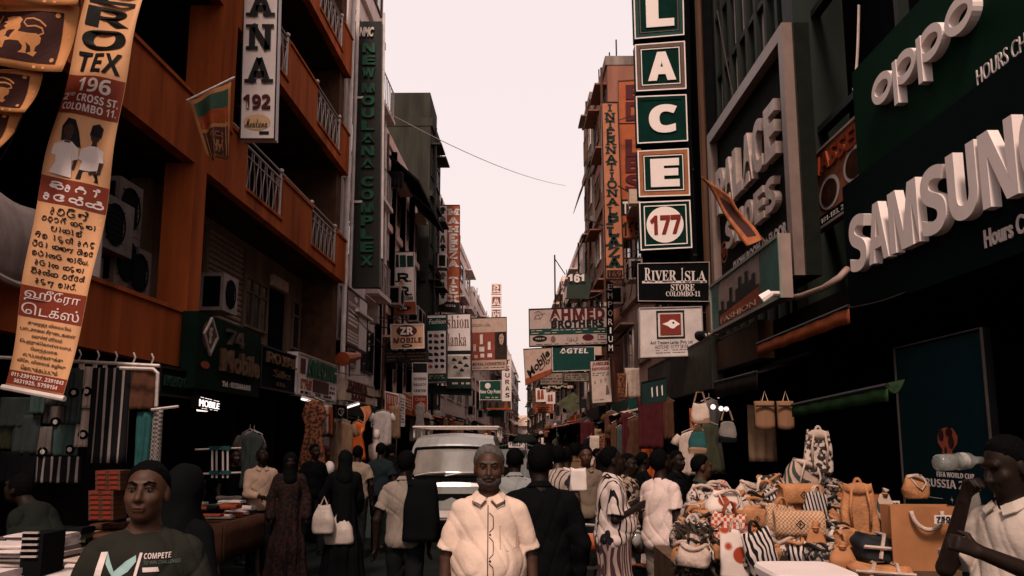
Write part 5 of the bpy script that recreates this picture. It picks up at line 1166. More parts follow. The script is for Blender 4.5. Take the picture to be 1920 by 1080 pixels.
# smaller boards in the cluttered far right
data = (((1012,698),(1056,697),(1056,722),(1012,722),37,'pale picture board under the teal board',M('pic_pale', (.30,.2,.16), .6, var=.7, scale=1.5)), ((1057,698),(1105,697),(1105,716),(1057,716),36,'dim beige strip board between teal board and jubilee board',M('pic_dim', (.22,.16,.12), .6, var=.5)),
        ((1012,722),(1080,721),(1080,729),(1012,730),38,'thin black strip board in the far right clutter',NEAR), ((1003,726),(1025,725),(1026,754),(1004,755),52,'white poster with orange figures at the far right sky edge',ST),
        ((1024,736),(1041,735),(1041,757),(1024,757),51,'second white poster with orange print, lower',ST), ((997,733),(1003,732),(1004,768),(998,767),56,'narrow brown board at the sky edge on the right',BROWN), ((1003,757),(1036,757),(1036,775),(1003,775),53,'rust coloured board beneath the two white posters',RUST),
        ((1042,757),(1075,735),(1100,757),(1075,775),44,'mossy sloping canopy board among the far right stalls',M('moss_canvas', (.09,.09,.05), .8, var=.5)))
for k, d in enumerate(data):
    q = qat(d[:4], d[4]); T = sign('shop_board', d[5], q, d[6], .12, IRON if k in (0,1,3) else None, .03)
    if k in (3, 4): 
        for a in (.3,.6): obj('pictured_figure', poly(q, [(a-.1,.2),(a+.1,.2),(a+.14,.8),(a-.14,.8)], .01), RUST, T)
    elif k != 7: dashes(q, .08, .2, .92, .85, 3, .04, CREAM if k in (2,6) else IRON, T, k)
q = qat(((1203,716),(1250,706),(1250,752),(1203,760)), 14); T = sign('shop_board', 'dark green board with three pale strokes low on the right', q, GREEN, .12, IRON, .01)
for k in range(3): obj('stroke', poly(q, [(.38+.2*k,.35),(.43+.2*k,.3),(.45+.2*k,.72),(.41+.2*k,.75)], .006), ST, T)
# --- palace board on the facade
PP = RR(3.35)
a = on(1339,256,PP); b = on(1484,41,PP); c = on(1502,520,PP); q = Q((a.x,a.y,(a.z+b.z)/2), (b.x,b.y,(a.z+b.z)/2), (b.x,b.y,c.z), (a.x,a.y,c.z)); print('PALACE', q.w(), q.h(), a, b, c)
T = sign('large_board', 'huge steel framed palace board with raised pale letters on the right facade', q, M('board_dark', (.010,.011,.009), .7, var=.3), .2, None, cat='billboard')
FR = M('brushed_frame', (.27,.185,.155), .35, var=.25, metal=.5, scale=3); obj('frame', border(q, .17, -.02, .12), FR, T)
for k, (ch, u) in enumerate(zip('PALACE', (.09,.22,.35,.48,.61,.75))): text(q, ch, u, .24, u+.115, .47, M('raised_letters', (.62,.46,.40), .3, var=.35, scale=6, metal=.4), T, depth=.09, bold=.05, name='letter')
for k, (ch, u) in enumerate(zip('SHOES', (.20,.33,.46,.59,.72))): text(q, ch, u, .54, u+.11, .68, MATS['raised_letters'], T, depth=.08, bold=.05, name='letter')
text(q, 'SHOW ROOM 1st FLOOR', .22, .745, .86, .80, ST, T, bold=.03); obj('disc', ring(q, .10, .66, .055, .055, .03, .008), RUST, T); text(q, '177', .06, .635, .14, .685, RUST, T, bold=.02)
text(q, '177, 2ND CROSS STREET, COLOMBO 11', .12, .86, .7, .89, CREAM, T)
# --- framed skyline sign
PG = RR(3.0)
a = on(1332,539,PG); b = on(1461,433,PG); c = on(1336,626,PG); d = on(1469,557,PG); zt = (a.z+b.z)/2; zb = (c.z+d.z)/2
q = Q((a.x,a.y,zt), (b.x,b.y,zt), (b.x,b.y,zb), (a.x,a.y,zb)); T = sign('lightbox_sign', 'green edged glass light box with dark city skyline picture', q, M('sky_print', (.30,.21,.18), .25, var=.4, scale=1.5), .12, M('glass_edge', (.22,.24,.20), .2, var=.2), .04)
obj('teal_end', patch(q, .76, .03, .97, .97, .006), M('teal_glass', (.035,.12,.10), .2, var=.3), T); obj('teal_start', patch(q, .03, .03, .14, .97, .006), MATS['teal_glass'], T)
P = [(.14,.93)]; rr = random.Random(8); u = .14
for h_ in (.5,.35,.55,.42,.2,.5,.3,.12,.28,.1,.3,.22,.45): P += [(u, h_+.12), (u+.047, h_+.12)]; u += .047
P.append((.75,.62)); obj('skyline', tri(poly(q, P, .008)), TB, T); obj('red_foot', poly(q, [(.16,.95),(.16,.74),(.75,.62),(.75,.95)], .009), RUST, T); text(q, 'FASHION', .18, .80, .70, .90, CREAM, T, base=.012)
T = thing('floodlight', 'white round floodlight arm below the framed skyline sign', 'lamp', tuple(on(1322,628,RR(2.9))))
obj('arm', MB().tube([on(1345,626,RR(3.2)), on(1322,628,RR(2.9))], .025, 7), ST, T); obj('head', MB().tube([on(1322,626,RR(2.9)), on(1311,630,RR(2.85))], [.05,.08], 10), IRON, T)
T = thing('floodlight', 'white tubular lamp crossing the lower corner of the skyline sign', 'lamp', tuple(on(1455,550,RR(2.9))))
obj('arm', MB().tube([on(1462,551,RR(3.0)), on(1445,551,RR(2.85))], .03, 8), LETW, T); obj('head', MB().tube([on(1446,550,RR(2.85)), on(1428,562,RR(2.75))], [.05,.06], 10), LETW, T)
# --- twisted flag on a pole
q = Q(on(1318,333,RR(2.6)), on(1372,372,RR(2.7)), on(1428,450,RR(2.9)), on(1396,462,RR(2.7)), fn=lambda u, v: V(.015*math.sin(v*7+u*3), .03*math.sin(v*5), 0))
T = thing('pole_flag', 'furled orange and maroon flag slanting in front of the palace board', 'flag', tuple(on(1430,450,RR(3.0)))); obj('cloth', board('c', q, .01, FG, nu=6, nv=14), M('flag_orange', (.34,.10,.035), .6, var=.4), T, smooth=True)
obj('stripe', MB().sheet(lambda u, v: q.p(.35+.5*u, .9-.7*v, .01), 4, 12), FM, T); obj('pole', MB().tube([on(1316,332,RR(2.6)), on(1440,460,RR(3.1))], .02, 6), BROWN, T)
# --- food board
PH = RR(3.75); a = on(1511,305,PH); c = on(1511,450,PH); b = on(1650,180,PH)
q = Q((a.x,a.y,a.z), (b.x,b.y,a.z), (b.x,b.y,c.z), (a.x,a.y,c.z)); T = sign('wall_board', 'orange jewellery board with two dark oval pictures beside the green phone boards', q, M('food_orange', (.36,.13,.07), .5, var=.5, scale=3), .08, STEEL, .03)
text(q, 'HASSENA', .10, .10, 1.0, .33, M('script_rust', (.28,.05,.02), .4), T, depth=.03, bold=.03, shear=.1); dashes(q, .04, .86, .96, .93, 1, .06, NEAR, T, 1); obj('black_foot', patch(q, .02, .84, .98, .985, .006), NEAR, T); text(q, 'NO. 181-183, 2ND CROSS ST', .05, .88, .95, .95, ST, T, base=.010, bold=.01)
for cu, cv in ((.33,.62),(.68,.52)): obj('picture_rim', ell(q, cu, cv, .145, .20, .008), ST, T); obj('picture', ell(q, cu, cv, .115, .16, .012), M('pic_choc', (.06,.02,.012), .5, var=.7, scale=8), T)
# --- the two phone shop boards
PO = RR(3.62); PS = RR(3.52)
aO = on(1597,137,PO); y1 = 3.0; sT = on(1579,352,PS); sB = on(1590,593,PS); zS = sT.z; zB = sB.z
def pq(pl, Ya, Yb, zt, zb): return Q(plp(pl,Ya,zt), plp(pl,Yb,zt), plp(pl,Yb,zb), plp(pl,Ya,zb))
YB = 4.2
q = pq(PO, aO.y, YB, aO.z, zS-.1); T = sign('phone_board', 'large upper dark green oppo phone board with raised round letters', q, M('oppo_green', (.004,.020,.010), .7, var=.25, scale=1.5), .3, cat='billboard'); qo = q
tp(q, 'o', 1647, 143, 1683, 193, LETW, T, depth=.10, bold=.035, name='letter') if 0 else None
yA = Yf(1647, PO, 165); yZ = Yf(1848, PO, 40)
zq = lambda px, py, pl: on(px, py, pl).z
zt_, zb_ = zq(1665,135,PO), zq(1665,193,PO)
def oring(cu, cv, ru, rv, w_, d):
    mb = MB(); n = 28; W, H = q.w(), q.h()
    rings = []
    for (sc, dd) in ((1,0),(1,d),(0,d),(0,0)):
        rings.append([q.p(cu+(ru-(0 if sc else w_))/W*math.cos(2*math.pi*i/n), cv+(rv-(0 if sc else w_))/H*math.sin(2*math.pi*i/n), dd) for i in range(n)])
    vs = [p for r_ in rings for p in r_]; fs = []
    for k in range(3):
        for i in range(n): fs.append((k*n+i, k*n+(i+1) % n, (k+1)*n+(i+1) % n, (k+1)*n+i))
    return mb.add(vs, fs)
us = [uvpx(q, *p) for p in ((1668,166),(1717,118),(1763,78),(1815,28))]
hh = q.h(); lw = (us[3][0]-us[0][0])*q.w()/3; rv_ = (zq(1668,137,PO)-zq(1668,195,PO))/2; cv = sum(u_[1] for u_ in us)/4
for k, u_ in enumerate(us):
    uu = us[0][0]+(us[3][0]-us[0][0])*k/3
    o = obj('letter', oring(uu, cv, lw*.46, rv_, .075, .08), LETW, T, smooth=False)
    if k in (1, 2): obj('stem', MB().hexa([q.p(uu-lw*.46/q.w(), cv-rv_*.9/hh, .085), q.p(uu-lw*.46/q.w(), cv+rv_*1.95/hh, .085), q.p(uu-(lw*.46-.085)/q.w(), cv+rv_*1.95/hh, .085), q.p(uu-(lw*.46-.085)/q.w(), cv-rv_*.9/hh, .085)], [q.p(uu-lw*.46/q.w(), cv-rv_*.9/hh, 0), q.p(uu-lw*.46/q.w(), cv+rv_*1.95/hh, 0), q.p(uu-(lw*.46-.085)/q.w(), cv+rv_*1.95/hh, 0), q.p(uu-(lw*.46-.085)/q.w(), cv-rv_*.9/hh, 0)]), LETW, o)
tp(q, 'HOURS CH', 1832, 144, 1925, 118, ST, T, depth=.02) if 0 else None
ua, va = uvpx(q, 1832, 132); ub, vb_ = uvpx(q, 1836, 160); uc, vc = uvpx(q, 1925, 80); text(q, 'HOURS CH', ua, va, uc, vb_, ST, T, depth=.01, bold=-.01)
q = pq(PS, sT.y, YB-.3, zS, zB); T = sign('phone_board', 'large lower blackish samsung phone board with thick white letters', q, M('board_bluegreen', (.002,.006,.006), .7, var=.25, scale=1.5), .36, cat='billboard')
PS2 = RR(3.43); yS, yN = Yf(1590, PS2, 450), Yf(1912, PS2, 320); zt_ = zq(1596,408,PS2); zb_ = zq(1608,508,PS2); tot = yS-yN; uu = lambda y_: (q.c[0].y-y_)/(q.c[0].y-q.c[1].y); vv = lambda z_: (zS-z_)/(zS-zB)
wts = dict(S=.95, A=1.0, M=1.3, U=1.0, N=1.05, G=1.05); seq = 'SAMSUN'; W_ = sum(wts[c] for c in seq); y = yS
for c in seq+'G':
    w_ = tot*wts[c]/W_
    if y-w_ > YB-.3: text(q, c, uu(y), vv(zt_), uu(y-w_*.90), vv(zb_), LETW, T, depth=.08, bold=.04, name='letter', res=5)
    y -= w_
ua, va = uvpx(q, 1846, 432); ub, vb_ = uvpx(q, 1850, 466); uc, _ = uvpx(q, 1922, 410); text(q, 'Hours C', ua, va, uc, vb_, ST, T, depth=.01, bold=.02)
q = pq(RR(3.60), on(1688,800,RR(3.60)).y, on(1858,800,RR(3.60)).y, zB-.42, .35); T = sign('poster_panel', 'dark teal football poster panel with red trophy emblem beside the shop door', q, M('poster_teal', (.004,.015,.018), .7, var=.2), .06, M('dull_trim', (.05,.04,.036), .6), .010, cat='poster', body=NEAR)
tp(q, 'FIFA WORLD CUP', 1757, 884, 1828, 899, ST, T, bold=.01); tp(q, 'RUSSIA 2018', 1736, 896, 1840, 922, ST, T, bold=.03)
u0, v0 = uvpx(q, 1738, 931); u1, _ = uvpx(q, 1768, 931); obj('rule', patch(q, u0, v0-.001, u1, v0+.001, .005), ST, T); u2, _ = uvpx(q, 1796, 931); u3, _ = uvpx(q, 1840, 931); obj('rule', patch(q, u2, v0-.001, u3, v0+.001, .005), ST, T)
us_, _ = uvpx(q, 1786, 931); obj('star', poly(q, [(us_-.02,v0),(us_-.004,v0-.002),(us_,v0-.013),(us_+.004,v0-.002),(us_+.02,v0),(us_+.004,v0+.002),(us_,v0+.013),(us_-.004,v0+.002)], .006), ST, T)
def pz(x, y_): return uvpx(q, x, y_)
EM = M('emblem_orange', (.34,.08,.04), .5); obj('trophy', poly(q, [pz(*p) for p in ((1759,818),(1762,806),(1774,801),(1788,804),(1797,818),(1796,832),(1787,845),(1786,857),(1769,857),(1768,842),(1760,830))], .006), EM, T)
for x, y_, rx, ry in ((1766,816,.030,.022),(1781,811,.038,.017),(1785,829,.032,.024),(1775,846,.012,.018)):
    u_, v_ = pz(x, y_); obj('trophy_dark', ell(q, u_, v_, rx, ry, .008, 18), M('emblem_dark', (.04,.008,.012), .5), T)
# --- right fascias and awnings
nb2 = thing('shop_fascia', 'rusty brown fascia panel under the framed skyline sign', 'fascia', tuple(on(1380,690,RR(3.5)))); qf = qon_r(1337, 640, 700, 1425, RR(3.5)); obj('panel', board('p', qf, .2, BROWN), BROWN, nb2); obj('edge', border(qf, .03, 0, .01), IRON, nb2)
nb3 = thing('shop_fascia', 'grey green fascia panel running below the white trading sign', 'fascia', tuple(on(1270,740,RR(3.4)))); qf = qon_r(1215, 690, 760, 1335, RR(3.4)); obj('panel', board('p', qf, .2, M('fascia_grey', (.05,.045,.035), .6, var=.5)), MATS['fascia_grey'], nb3); obj('edge', border(qf, .03, 0, .01), IRON, nb3)
def awning(label, pl, pi, xa, ya, xb, yb, rise, mt, vm, val=.14):
    a = on(xa, ya, pl); b = on(xb, yb, pl); T = thing('fabric_awning', label, 'awning', tuple((a+b)/2))
    ai = plp(pi, a.y, a.z+rise); bi = plp(pi, b.y, b.z+rise)
    obj('canvas', MB().sheet(lambda u, v: a.lerp(b, u).lerp(ai.lerp(bi, u), v)+V(0,0,-.06*math.sin(v*math.pi)+.004*math.sin(u*30)*(1-v)), 24, 6, V(0,0,-.012)), mt, T, smooth=True)
    obj('valance', MB().sheet(lambda u, v: a.lerp(b, u)+V(.003*math.sin(u*40),0,-val*v+.004*math.sin(u*30)), 30, 2, V(.008,0,0)), vm, T, smooth=True)
    obj('rail', MB().tube([a+V(0,0,.02), b+V(0,0,.02)], .018, 6), IRON, T)
awning('long rust orange awning edge below the curved pipe on the right', RR(3.0), RR(3.9), 1420, 648, 1592, 578, .35, BLACKW, M('awning_orange', (.26,.062,.022), .7, var=.35), .13)
awning('green canvas awning over the bag stall', RR(2.6), RR(2.72), 1486, 764, 1664, 728, .05, M('awning_green', (.018,.035,.014), .7, var=.4, bump=.2), M('awning_green2', (.022,.055,.018), .7, var=.5), .085)
awning('dark canvas awning over the farthest near stall on the right', RR(2.9), RR(3.9), 1340, 720, 1420, 700, .4, BLACKW, BLACKW, .2)
# ---------------------------------------------------------------- goods, racks, stalls
rg = random.Random(11)
def softbody(w_, d_, h_, ex=.45, top=1.0, bul=.15, seed=0, n=20, k=12, sag=.0):
    r = random.Random(seed); p1, p2 = r.uniform(0,6), r.uniform(0,6); mb = MB(); vs = []; fs = []
    for j in range(k+1):
        v = j/k; s_ = 1+(top-1)*v+bul*math.sin(math.pi*min(1, v*1.05)); dd = 1-.75*max(0, v-.55)/.45 if sag == 0 else 1-.25*v
        for i in range(n):
            a = 2*math.pi*i/n; cx = math.copysign(abs(math.cos(a))**ex, math.cos(a)); cy = math.copysign(abs(math.sin(a))**ex, math.sin(a))
            wob = 1+.035*math.sin(a*3+p1+v*5)+.03*math.sin(v*11+p2+a)
            vs.append((cx*w_/2*s_*wob, cy*d_/2*dd*s_*wob, h_*v+.012*math.sin(a*2+p1)*v))
    for j in range(k):
        for i in range(n): fs.append((j*n+i, j*n+(i+1) % n, (j+1)*n+(i+1) % n, (j+1)*n+i))
    fs += [tuple(range(n))[::-1], tuple(k*n+i for i in range(n))]
    mb.add(vs, fs); return mb
def garment(kind, w_=.45, l_=.9, m=None, parent=None, hanger=True, name=None, seed=0, c=V(0,0,0), ax=V(1,0,0), label=None):
    """hangs down from c; ax = direction of its width"""
    ax = ax.normalized(); nr = ax.cross(V(0,0,1)); r = random.Random(seed); ph = r.uniform(0, 6); am = .018 if kind != 'cloth' else .012
    if kind == 'dress': prof = lambda v: .30+.15*min(1, v*6) if v < .25 else .36-.06*(1-abs(v-.4)*4 if abs(v-.4) < .25 else 0)+.28*max(0, v-.4)
    elif kind == 'trousers': prof = lambda v: .30+.04*v
    elif kind == 'cloth': prof = lambda v: .5
    else: prof = lambda v: .34+.12*min(1, v*5)
    n = 14
    f = lambda u, v: c+ax*((u-.5)*2*prof(v)*w_)+V(0,0,-v*l_+(0 if kind in ('cloth','trousers') else -.10*abs(u-.5)*(1-min(1, v*5))))+nr*(am*math.sin(u*19+ph+v*2)*(.3+v)+.03*math.sin(math.pi*u)*1.0)
    mb = MB().sheet(f, n, 10, -nr*.05 if kind != 'cloth' else -nr*.012)
    o = obj(name or {'dress':'dress','trousers':'trousers','cloth':'cloth_length'}.get(kind, 'shirt'), mb, m, parent, smooth=True, loc=None if parent else tuple(c))
    if kind == 'shirt':
        for s_ in (-1, 1):
            a = c+ax*(s_*.42*w_)+V(0,0,-.08); b = c+ax*(s_*.62*w_)+V(0,0,-.32*l_)
            obj('sleeve', MB().tube([a, a.lerp(b, .5)+ax*s_*.01, b], [.05,.06,.065], 8), m, o, smooth=True)
    if hanger:
        h = MB().tube([c+ax*(-.36*w_)+V(0,0,-.035), c+V(0,0,.03), c+ax*(.36*w_)+V(0,0,-.035)], .008, 4).tube([c+V(0,0,.03), c+V(0,0,.10)], .005, 4)
        obj('hanger', h, STEEL, o)
    if label: o['label'] = label; 
    return o
PAL = {k: M('cloth_'+k, c, .8, var=.3, scale=7, bump=.2) for k, c in dict(rust=(.30,.06,.025), grey=(.17,.14,.125), slate=(.05,.06,.058), cream=(.50,.37,.31), black=(.008,.008,.009), teal=(.022,.075,.075), olive=(.05,.05,.03),
    orange=(.60,.12,.03), maroon=(.06,.012,.014), tan=(.25,.145,.09), white=(.62,.50,.47), brown=(.085,.036,.022), green=(.03,.09,.05), sea=(.07,.11,.10)).items()}
PAL['stripe'] = M('cloth_striped', (.012,.011,.012), .8, kind='stripe', rgb2=(.30,.24,.22), ps=4.5)
PAL['check'] = M('cloth_check', (.25,.20,.18), .8, kind='check', rgb2=(.06,.05,.05), ps=55)
PAL['floral'] = M('cloth_floral', (.20,.075,.04), .8, kind='noise', rgb2=(.05,.02,.015), ps=22)
def rail(label, a, b, posts=True, cat='rail', h0=0, m=None):
    a = Vector(a); b = Vector(b); T = thing('clothes_rail', label, cat, tuple(a.lerp(b, .5)))
    obj('bar', MB().tube([a, b], .016, 7), m or STEEL, T)
    if posts:
        for p in (a, b): obj('post', MB().tube([p+V(0,0,.02), (p.x, p.y, h0)], .018, 6), m or IRON, T)
    return T
# --- textile stall at the left: sarong lengths clipped on a bar under the banner
pS = 7.6
A_, B_ = at(-40, 668, pS), at(300, 686, pS)
T = rail('pale steel bar with hooks holding sarong lengths at the left', A_, B_, posts=False)
for k in range(7):
    p = A_.lerp(B_, .35+.1*k); obj('hook', MB().tube([p+V(0,0,.10), p+V(.02,0,.06), p+V(0,0,.0)], .008, 5), STEEL, T)
cl = [(2,60,745,800,'slate','dark slate sarong length at the left frame edge, upper row'),(62,84,720,776,'sea','grey green sarong length in the upper row'),(86,120,745,794,'grey','pale grey sarong length with small label, upper row'),(100,128,690,762,'slate','dark blue green sarong length left of the pale folded ones'),
      (128,150,690,795,'slate','plain dark sarong length beside the pale labelled one'),(152,176,688,766,'cream','pale cream labelled sarong length at the top of the rail'),(145,170,768,838,'cream','pale cream labelled sarong length directly below another'),(176,236,690,868,'stripe','wide black sarong with fine white stripes on the rail'),
      (238,290,692,768,'brown','rust brown folded sarong at the right of the striped one'),(258,280,772,880,'teal','plain teal cloth length hanging low on the rail'),(280,299,765,885,'check','grey checked cloth length at the end of the rail'),
      (0,24,800,842,'olive','olive cloth length cut by the left frame edge'),(26,72,778,850,'slate','dark cloth length in the lower left row'),(72,96,800,852,'grey','pale grey cloth length with label in the lower row'),(98,146,796,854,'sea','sea green cloth length with label in the lower row'),(0,64,846,905,'black','black cloth hanging under the lower row at the left'),(66,150,856,905,'stripe','striped dark cloth hanging under the lower row')]
for i, (x0, x1, y0, y1, mk, lb) in enumerate(cl):
    yy = pS+.02+.03*(i % 3)+(.0 if y0 < 740 else .1); a = at(x0, y0, yy); b = at(x1, y1, yy)
    o = garment('cloth', b.x-a.x, a.z-b.z, PAL[mk], None, False, 'cloth_length', i, V((a.x+b.x)/2, yy, a.z)); tag(o, lb, 'cloth', 'cloth lengths hung on the stall rail at the left')
    if 'label' in lb:
        q = Q(V(b.x-.10,yy-.045,a.z-.17), V(b.x-.0,yy-.045,a.z-.17), V(b.x-.0,yy-.045,a.z-.25), V(b.x-.10,yy-.045,a.z-.25))
        obj('cloth_label', ell(q, .5, .5, .45, .5, .004), NEAR, o); obj('label_disc', ell(q, .5, .5, .2, .25, .007), WHITE, o)
    if k % 1 == 0 and y0 < 700: obj('clip', MB().box(V((a.x+b.x)/2-.06, yy-.02, a.z+.01), (.03,.02,.05)).box(V((a.x+b.x)/2+.06, yy-.02, a.z+.01), (.03,.02,.05)), WHITE, o)
hp_ = thing('pale_pipe_frame', 'pale curved pipe frame at the right end of the sarong rail', 'frame', tuple(at(296,700,7.6))); obj('pipe', MB().tube([at(225,690,7.5), at(288,692,7.5), at(296,700,7.5), at(293,762,7.5)], .016, 7), STEEL, hp_); obj('pipe', MB().tube([at(284,768,7.5), at(335,762,7.5)], .012, 6), STEEL, hp_)
# table of folded cloth at lower left
TBL = M('table_wood', (.12,.07,.045), .7, var=.4)
def table(name, label, x0, y0, x1, y1, z, m=TBL, cloth=None):
    T = thing(name, label, 'table', ((x0+x1)/2, (y0+y1)/2, 0)); obj('tabletop', MB().span((x0,y0,z-.04), (x1,y1,z)), cloth or m, T)
    for x in (x0+.06, x1-.06):
        for y in (y0+.06, y1-.06): obj('leg', MB().span((x-.025,y-.025,0), (x+.025,y+.025,z-.042)), m, T)
    if cloth: obj('table_skirt', MB().sheet(lambda u, v: V(x0+(x1-x0)*u, y0-.01-.012*math.sin(u*22)*v, z-.002-.42*v), 24, 3, V(0,.008,0)).sheet(lambda u, v: V(x1+.01+.01*math.sin(u*15)*v, y0+(y1-y0)*u, z-.002-.42*v), 16, 3, V(.008,0,0)), cloth, T, smooth=True)
    return T
table('cloth_table', 'low table under white folded cloth stacks at the lower left corner', -4.3, 4.6, -1.95, 6.6, .72)
table('cloth_table', 'table with dark skirt carrying stacked packs behind the seller', -4.2, 7.0, -2.75, 8.0, .95, cloth=PAL['olive'])
def folded(x, y, z, w_, d_, t_, m, parent, seed=0, name='folded_cloth'):
    r = random.Random(seed); a = r.uniform(-.12, .12); ro = Matrix.Rotation(a, 3, 'Z')
    def f(u, v):                                     # a soft fold: rounded front edge, wavy back
        th_ = 2*math.pi*u; cx = math.copysign(abs(math.cos(th_))**.35, math.cos(th_)); cz = math.copysign(abs(math.sin(th_))**.6, math.sin(th_))
        p = V((v-.5)*w_, cx*d_/2, cz*t_/2*(1+.15*math.sin(v*9+seed))); return ro @ p + V(x, y, z+t_/2)
    mb = MB().sheet(f, 16, 6); n = 17
    mb.f += [tuple(range(16)), tuple(6*n+i for i in range(16))[::-1]]
    return obj(name, mb, m, parent, smooth=False)
ci = 0
for col_, (cx, cy, hh_) in enumerate(((-2.95,5.0,.34),(-3.35,5.05,.30),(-2.62,5.35,.28),(-3.1,5.6,.42),(-3.55,5.6,.40),(-2.68,5.95,.30),(-3.2,6.2,.42),(-2.25,6.1,.26),(-2.32,5.62,.2))):
    T = thing('cloth_stack', ('stack of folded white cloth at the front edge of the low table','stack of folded white cloth against the left frame edge','short stack of folded white cloth beside the plastic lids','tallest stack of folded white cloth on the low table','folded white cloth stack behind the frame edge one',
        'folded cloth stack under the seller\'s arms','rear stack of folded white cloth on the low table','folded white cloth stack behind the shoulder of the printed t-shirt man','small cloth stack next to the shoulder of the printed t-shirt man')[col_], 'cloth stack', (cx, cy, .72), 'stacks of folded white cloth'); z = .725; k = 0
    while z < .72+hh_:
        t_ = rg.uniform(.018,.035); folded(cx+rg.uniform(-.02,.02), cy+rg.uniform(-.02,.02), z, .36, .30, t_, (PAL['white'], PAL['cream'], PAL['white'], PAL['grey'])[rg.randrange(4)], T, ci); z += t_; ci += 1
pc = MB(); 
for k in range(60):
    x = rg.uniform(-2.75,-1.98); y = rg.uniform(4.62,5.0); pc.ball((x, y, .745+rg.uniform(0,.03)), rg.uniform(.018,.03), 7, 5)
o = obj('wrapped_sweets', pc, M('tan_bits', (.32,.17,.10), .5, var=.6, scale=20), kind='stuff'); o['label'] = 'loose small tan items heaped along the front of the low table'
for k in range(2): tag(obj('round_tray', MB().lathe([(.001,0),(.17-.02*k,0),(.18-.02*k,.012),(.17-.02*k,.02),(.001,.02)], (-2.55+.05*k, 5.02, .80+.05*k+.03), 20), WHITE, smooth=True), ('lower white plastic tray beside the dark crouched seller','upper white plastic tray beside the dark crouched seller')[k], 'tray')
# black rack of slats beside the seller
T = thing('slatted_box', 'black slatted plastic box between white cloth stacks and the seller', 'box', (-2.9,5.2,.72)); a = at(40,1022,5.15); b = at(78,1045,5.15)
obj('shell', MB().span((a.x,5.15,b.z-.1),(b.x,5.4,a.z+.06)), NEAR, T)
for k in range(5): obj('slat', MB().span((a.x+.01,5.13,b.z+k*.032),(b.x-.02,5.149,b.z+k*.032+.010)), STEEL, T)
# red tagged box stack
T = None
REDT = M('tag_red', (.20,.022,.014), .4, var=.2)
for r_ in range(10):
    for c_ in range(2):
        if r_ > 6 and False: continue
        px = 190+58*c_*.40+(0 if r_ < 6 else 8); x0 = 166+c_*23+(0 if r_ < 6 else 13); y1 = 976-r_*9.4; Y = 7.2
        a = at(x0, y1-9, Y); b = at(x0+23, y1, Y)
        o = obj('cloth_pack', MB().span((a.x,Y,b.z+.002),(b.x,Y+.25,a.z)), PAL['brown']); tag(o, f"brown packet with red end label, {('left','right')[c_]} column, {('lowest','second','third','fourth','fifth','sixth','seventh','eighth','ninth','topmost')[r_]}{' from the bottom' if 0 < r_ < 9 else ''} in its stack", 'packet', 'brown packets with red end labels')
        obj('end_label', MB().span((a.x+.018,Y-.006,b.z+.010),(b.x-.018,Y-.001,a.z-.006)), REDT, o)
for k in range(26):
    x = rg.uniform(-4.1,-2.7); Y = rg.uniform(7.1,7.7); o = folded(x, Y, .955+.05*(k//9), .26, .22, .045, (PAL['tan'], PAL['black'], PAL['grey'], PAL['brown'])[k % 4], None, k, 'folded_garment'); tag(o, ('tan','black','grey','brown')[k % 4]+' folded garment heaped on the skirted table, '+('bottom','middle','top')[k//9]+' layer', 'folded garment', 'folded garments heaped on the skirted table')
# --- stalls further along the left
table('goods_table', 'brown cloth covered stall table with stacked goods beyond the black scarf woman', -4.75, 10.6, -3.45, 12.4, .82, cloth=PAL['brown'])
for k in range(44):
    x = rg.uniform(-4.55,-3.6); Y = rg.uniform(10.7,12.2); lv = k//13
    cn_ = rg.choice(('white','cream','black','slate','grey','white','rust'))
    o = folded(x, Y, .83+.055*lv, rg.uniform(.2,.34), .2, rg.uniform(.03,.055), PAL[cn_], None, k+50, 'folded_garment'); tag(o, f"{cn_} folded garment on the tan covered stall table, {('bottom','second','third','top')[lv]} layer, {'front' if Y < 11.4 else 'rear'} half, {'street' if x > -4.07 else 'wall'} side", 'folded garment', 'folded garments on the tan covered table')
T = thing('drying_rack', 'white tube rack with teal joints above the stacked goods', 'rack', tuple(at(410,900,11.6))); RK = 11.6
for y_ in (842, 888): obj('rail', MB().tube([at(366,y_+1,RK), at(452,y_-2,RK)], .013, 6), STEEL, T)
for x in (398, 406, 418, 427): obj('upright', MB().tube([at(x,838,RK-.03), at(x,896,RK-.03)], .013, 6), WHITE, T)
for x in (402, 423): 
    for y_ in (840, 886): obj('joint', MB().box(at(x,y_,RK-.04), (.12,.04,.05)), PAL['teal'], T)
# garments hung outside the shops: generic rows
def row(pl, px0, px1, py, n, kinds, cols, label, group, length=(.8,1.1), seed=0, width=.42, labels=None, along=True, jit=.15):
    r = random.Random(seed)
    for i in range(n):
        px = px0+(px1-px0)*(i+.5)/n; p = on(px, py+r.uniform(-4,4), pl); k = r.choice(kinds); m = cols[i % len(cols)]
        ax = V(pl[1],1,0) if along else V(1,.2*r.uniform(-1,1),0)
        o = garment(k, width*r.uniform(.85,1.1), r.uniform(*length), PAL[m], None, True, None, seed*20+i, p+V(r.uniform(-jit,jit),0,0), ax)
        tag(o, (labels[i] if labels else label), 'garment', group)
row(L(4.0), 572, 600, 752, 1, ['dress'], ['floral'], '', 'clothes hung under the green lettered board', (1.35,1.4), 1, .5, ['long brown patterned cloth hanging under the green lettered board'], along=False)
row(L(4.15), 596, 624, 760, 5, ['shirt','trousers'], ['tan','green','cream','rust','slate'], '', 'shirts packed under the green lettered board', (.5,.6), 2, .22, [c_+' narrow shirt packed in the short row under the green lettered board' for c_ in ('tan','green','cream','rust','slate')], along=False, jit=.02)
row(L(3.8), 668, 676, 792, 1, ['dress'], ['orange'], '', 'clothes hung by the wall end', (.75,.8), 3, .34, ['bright orange little dress hanging beside the orange cloth'], along=False, jit=0)
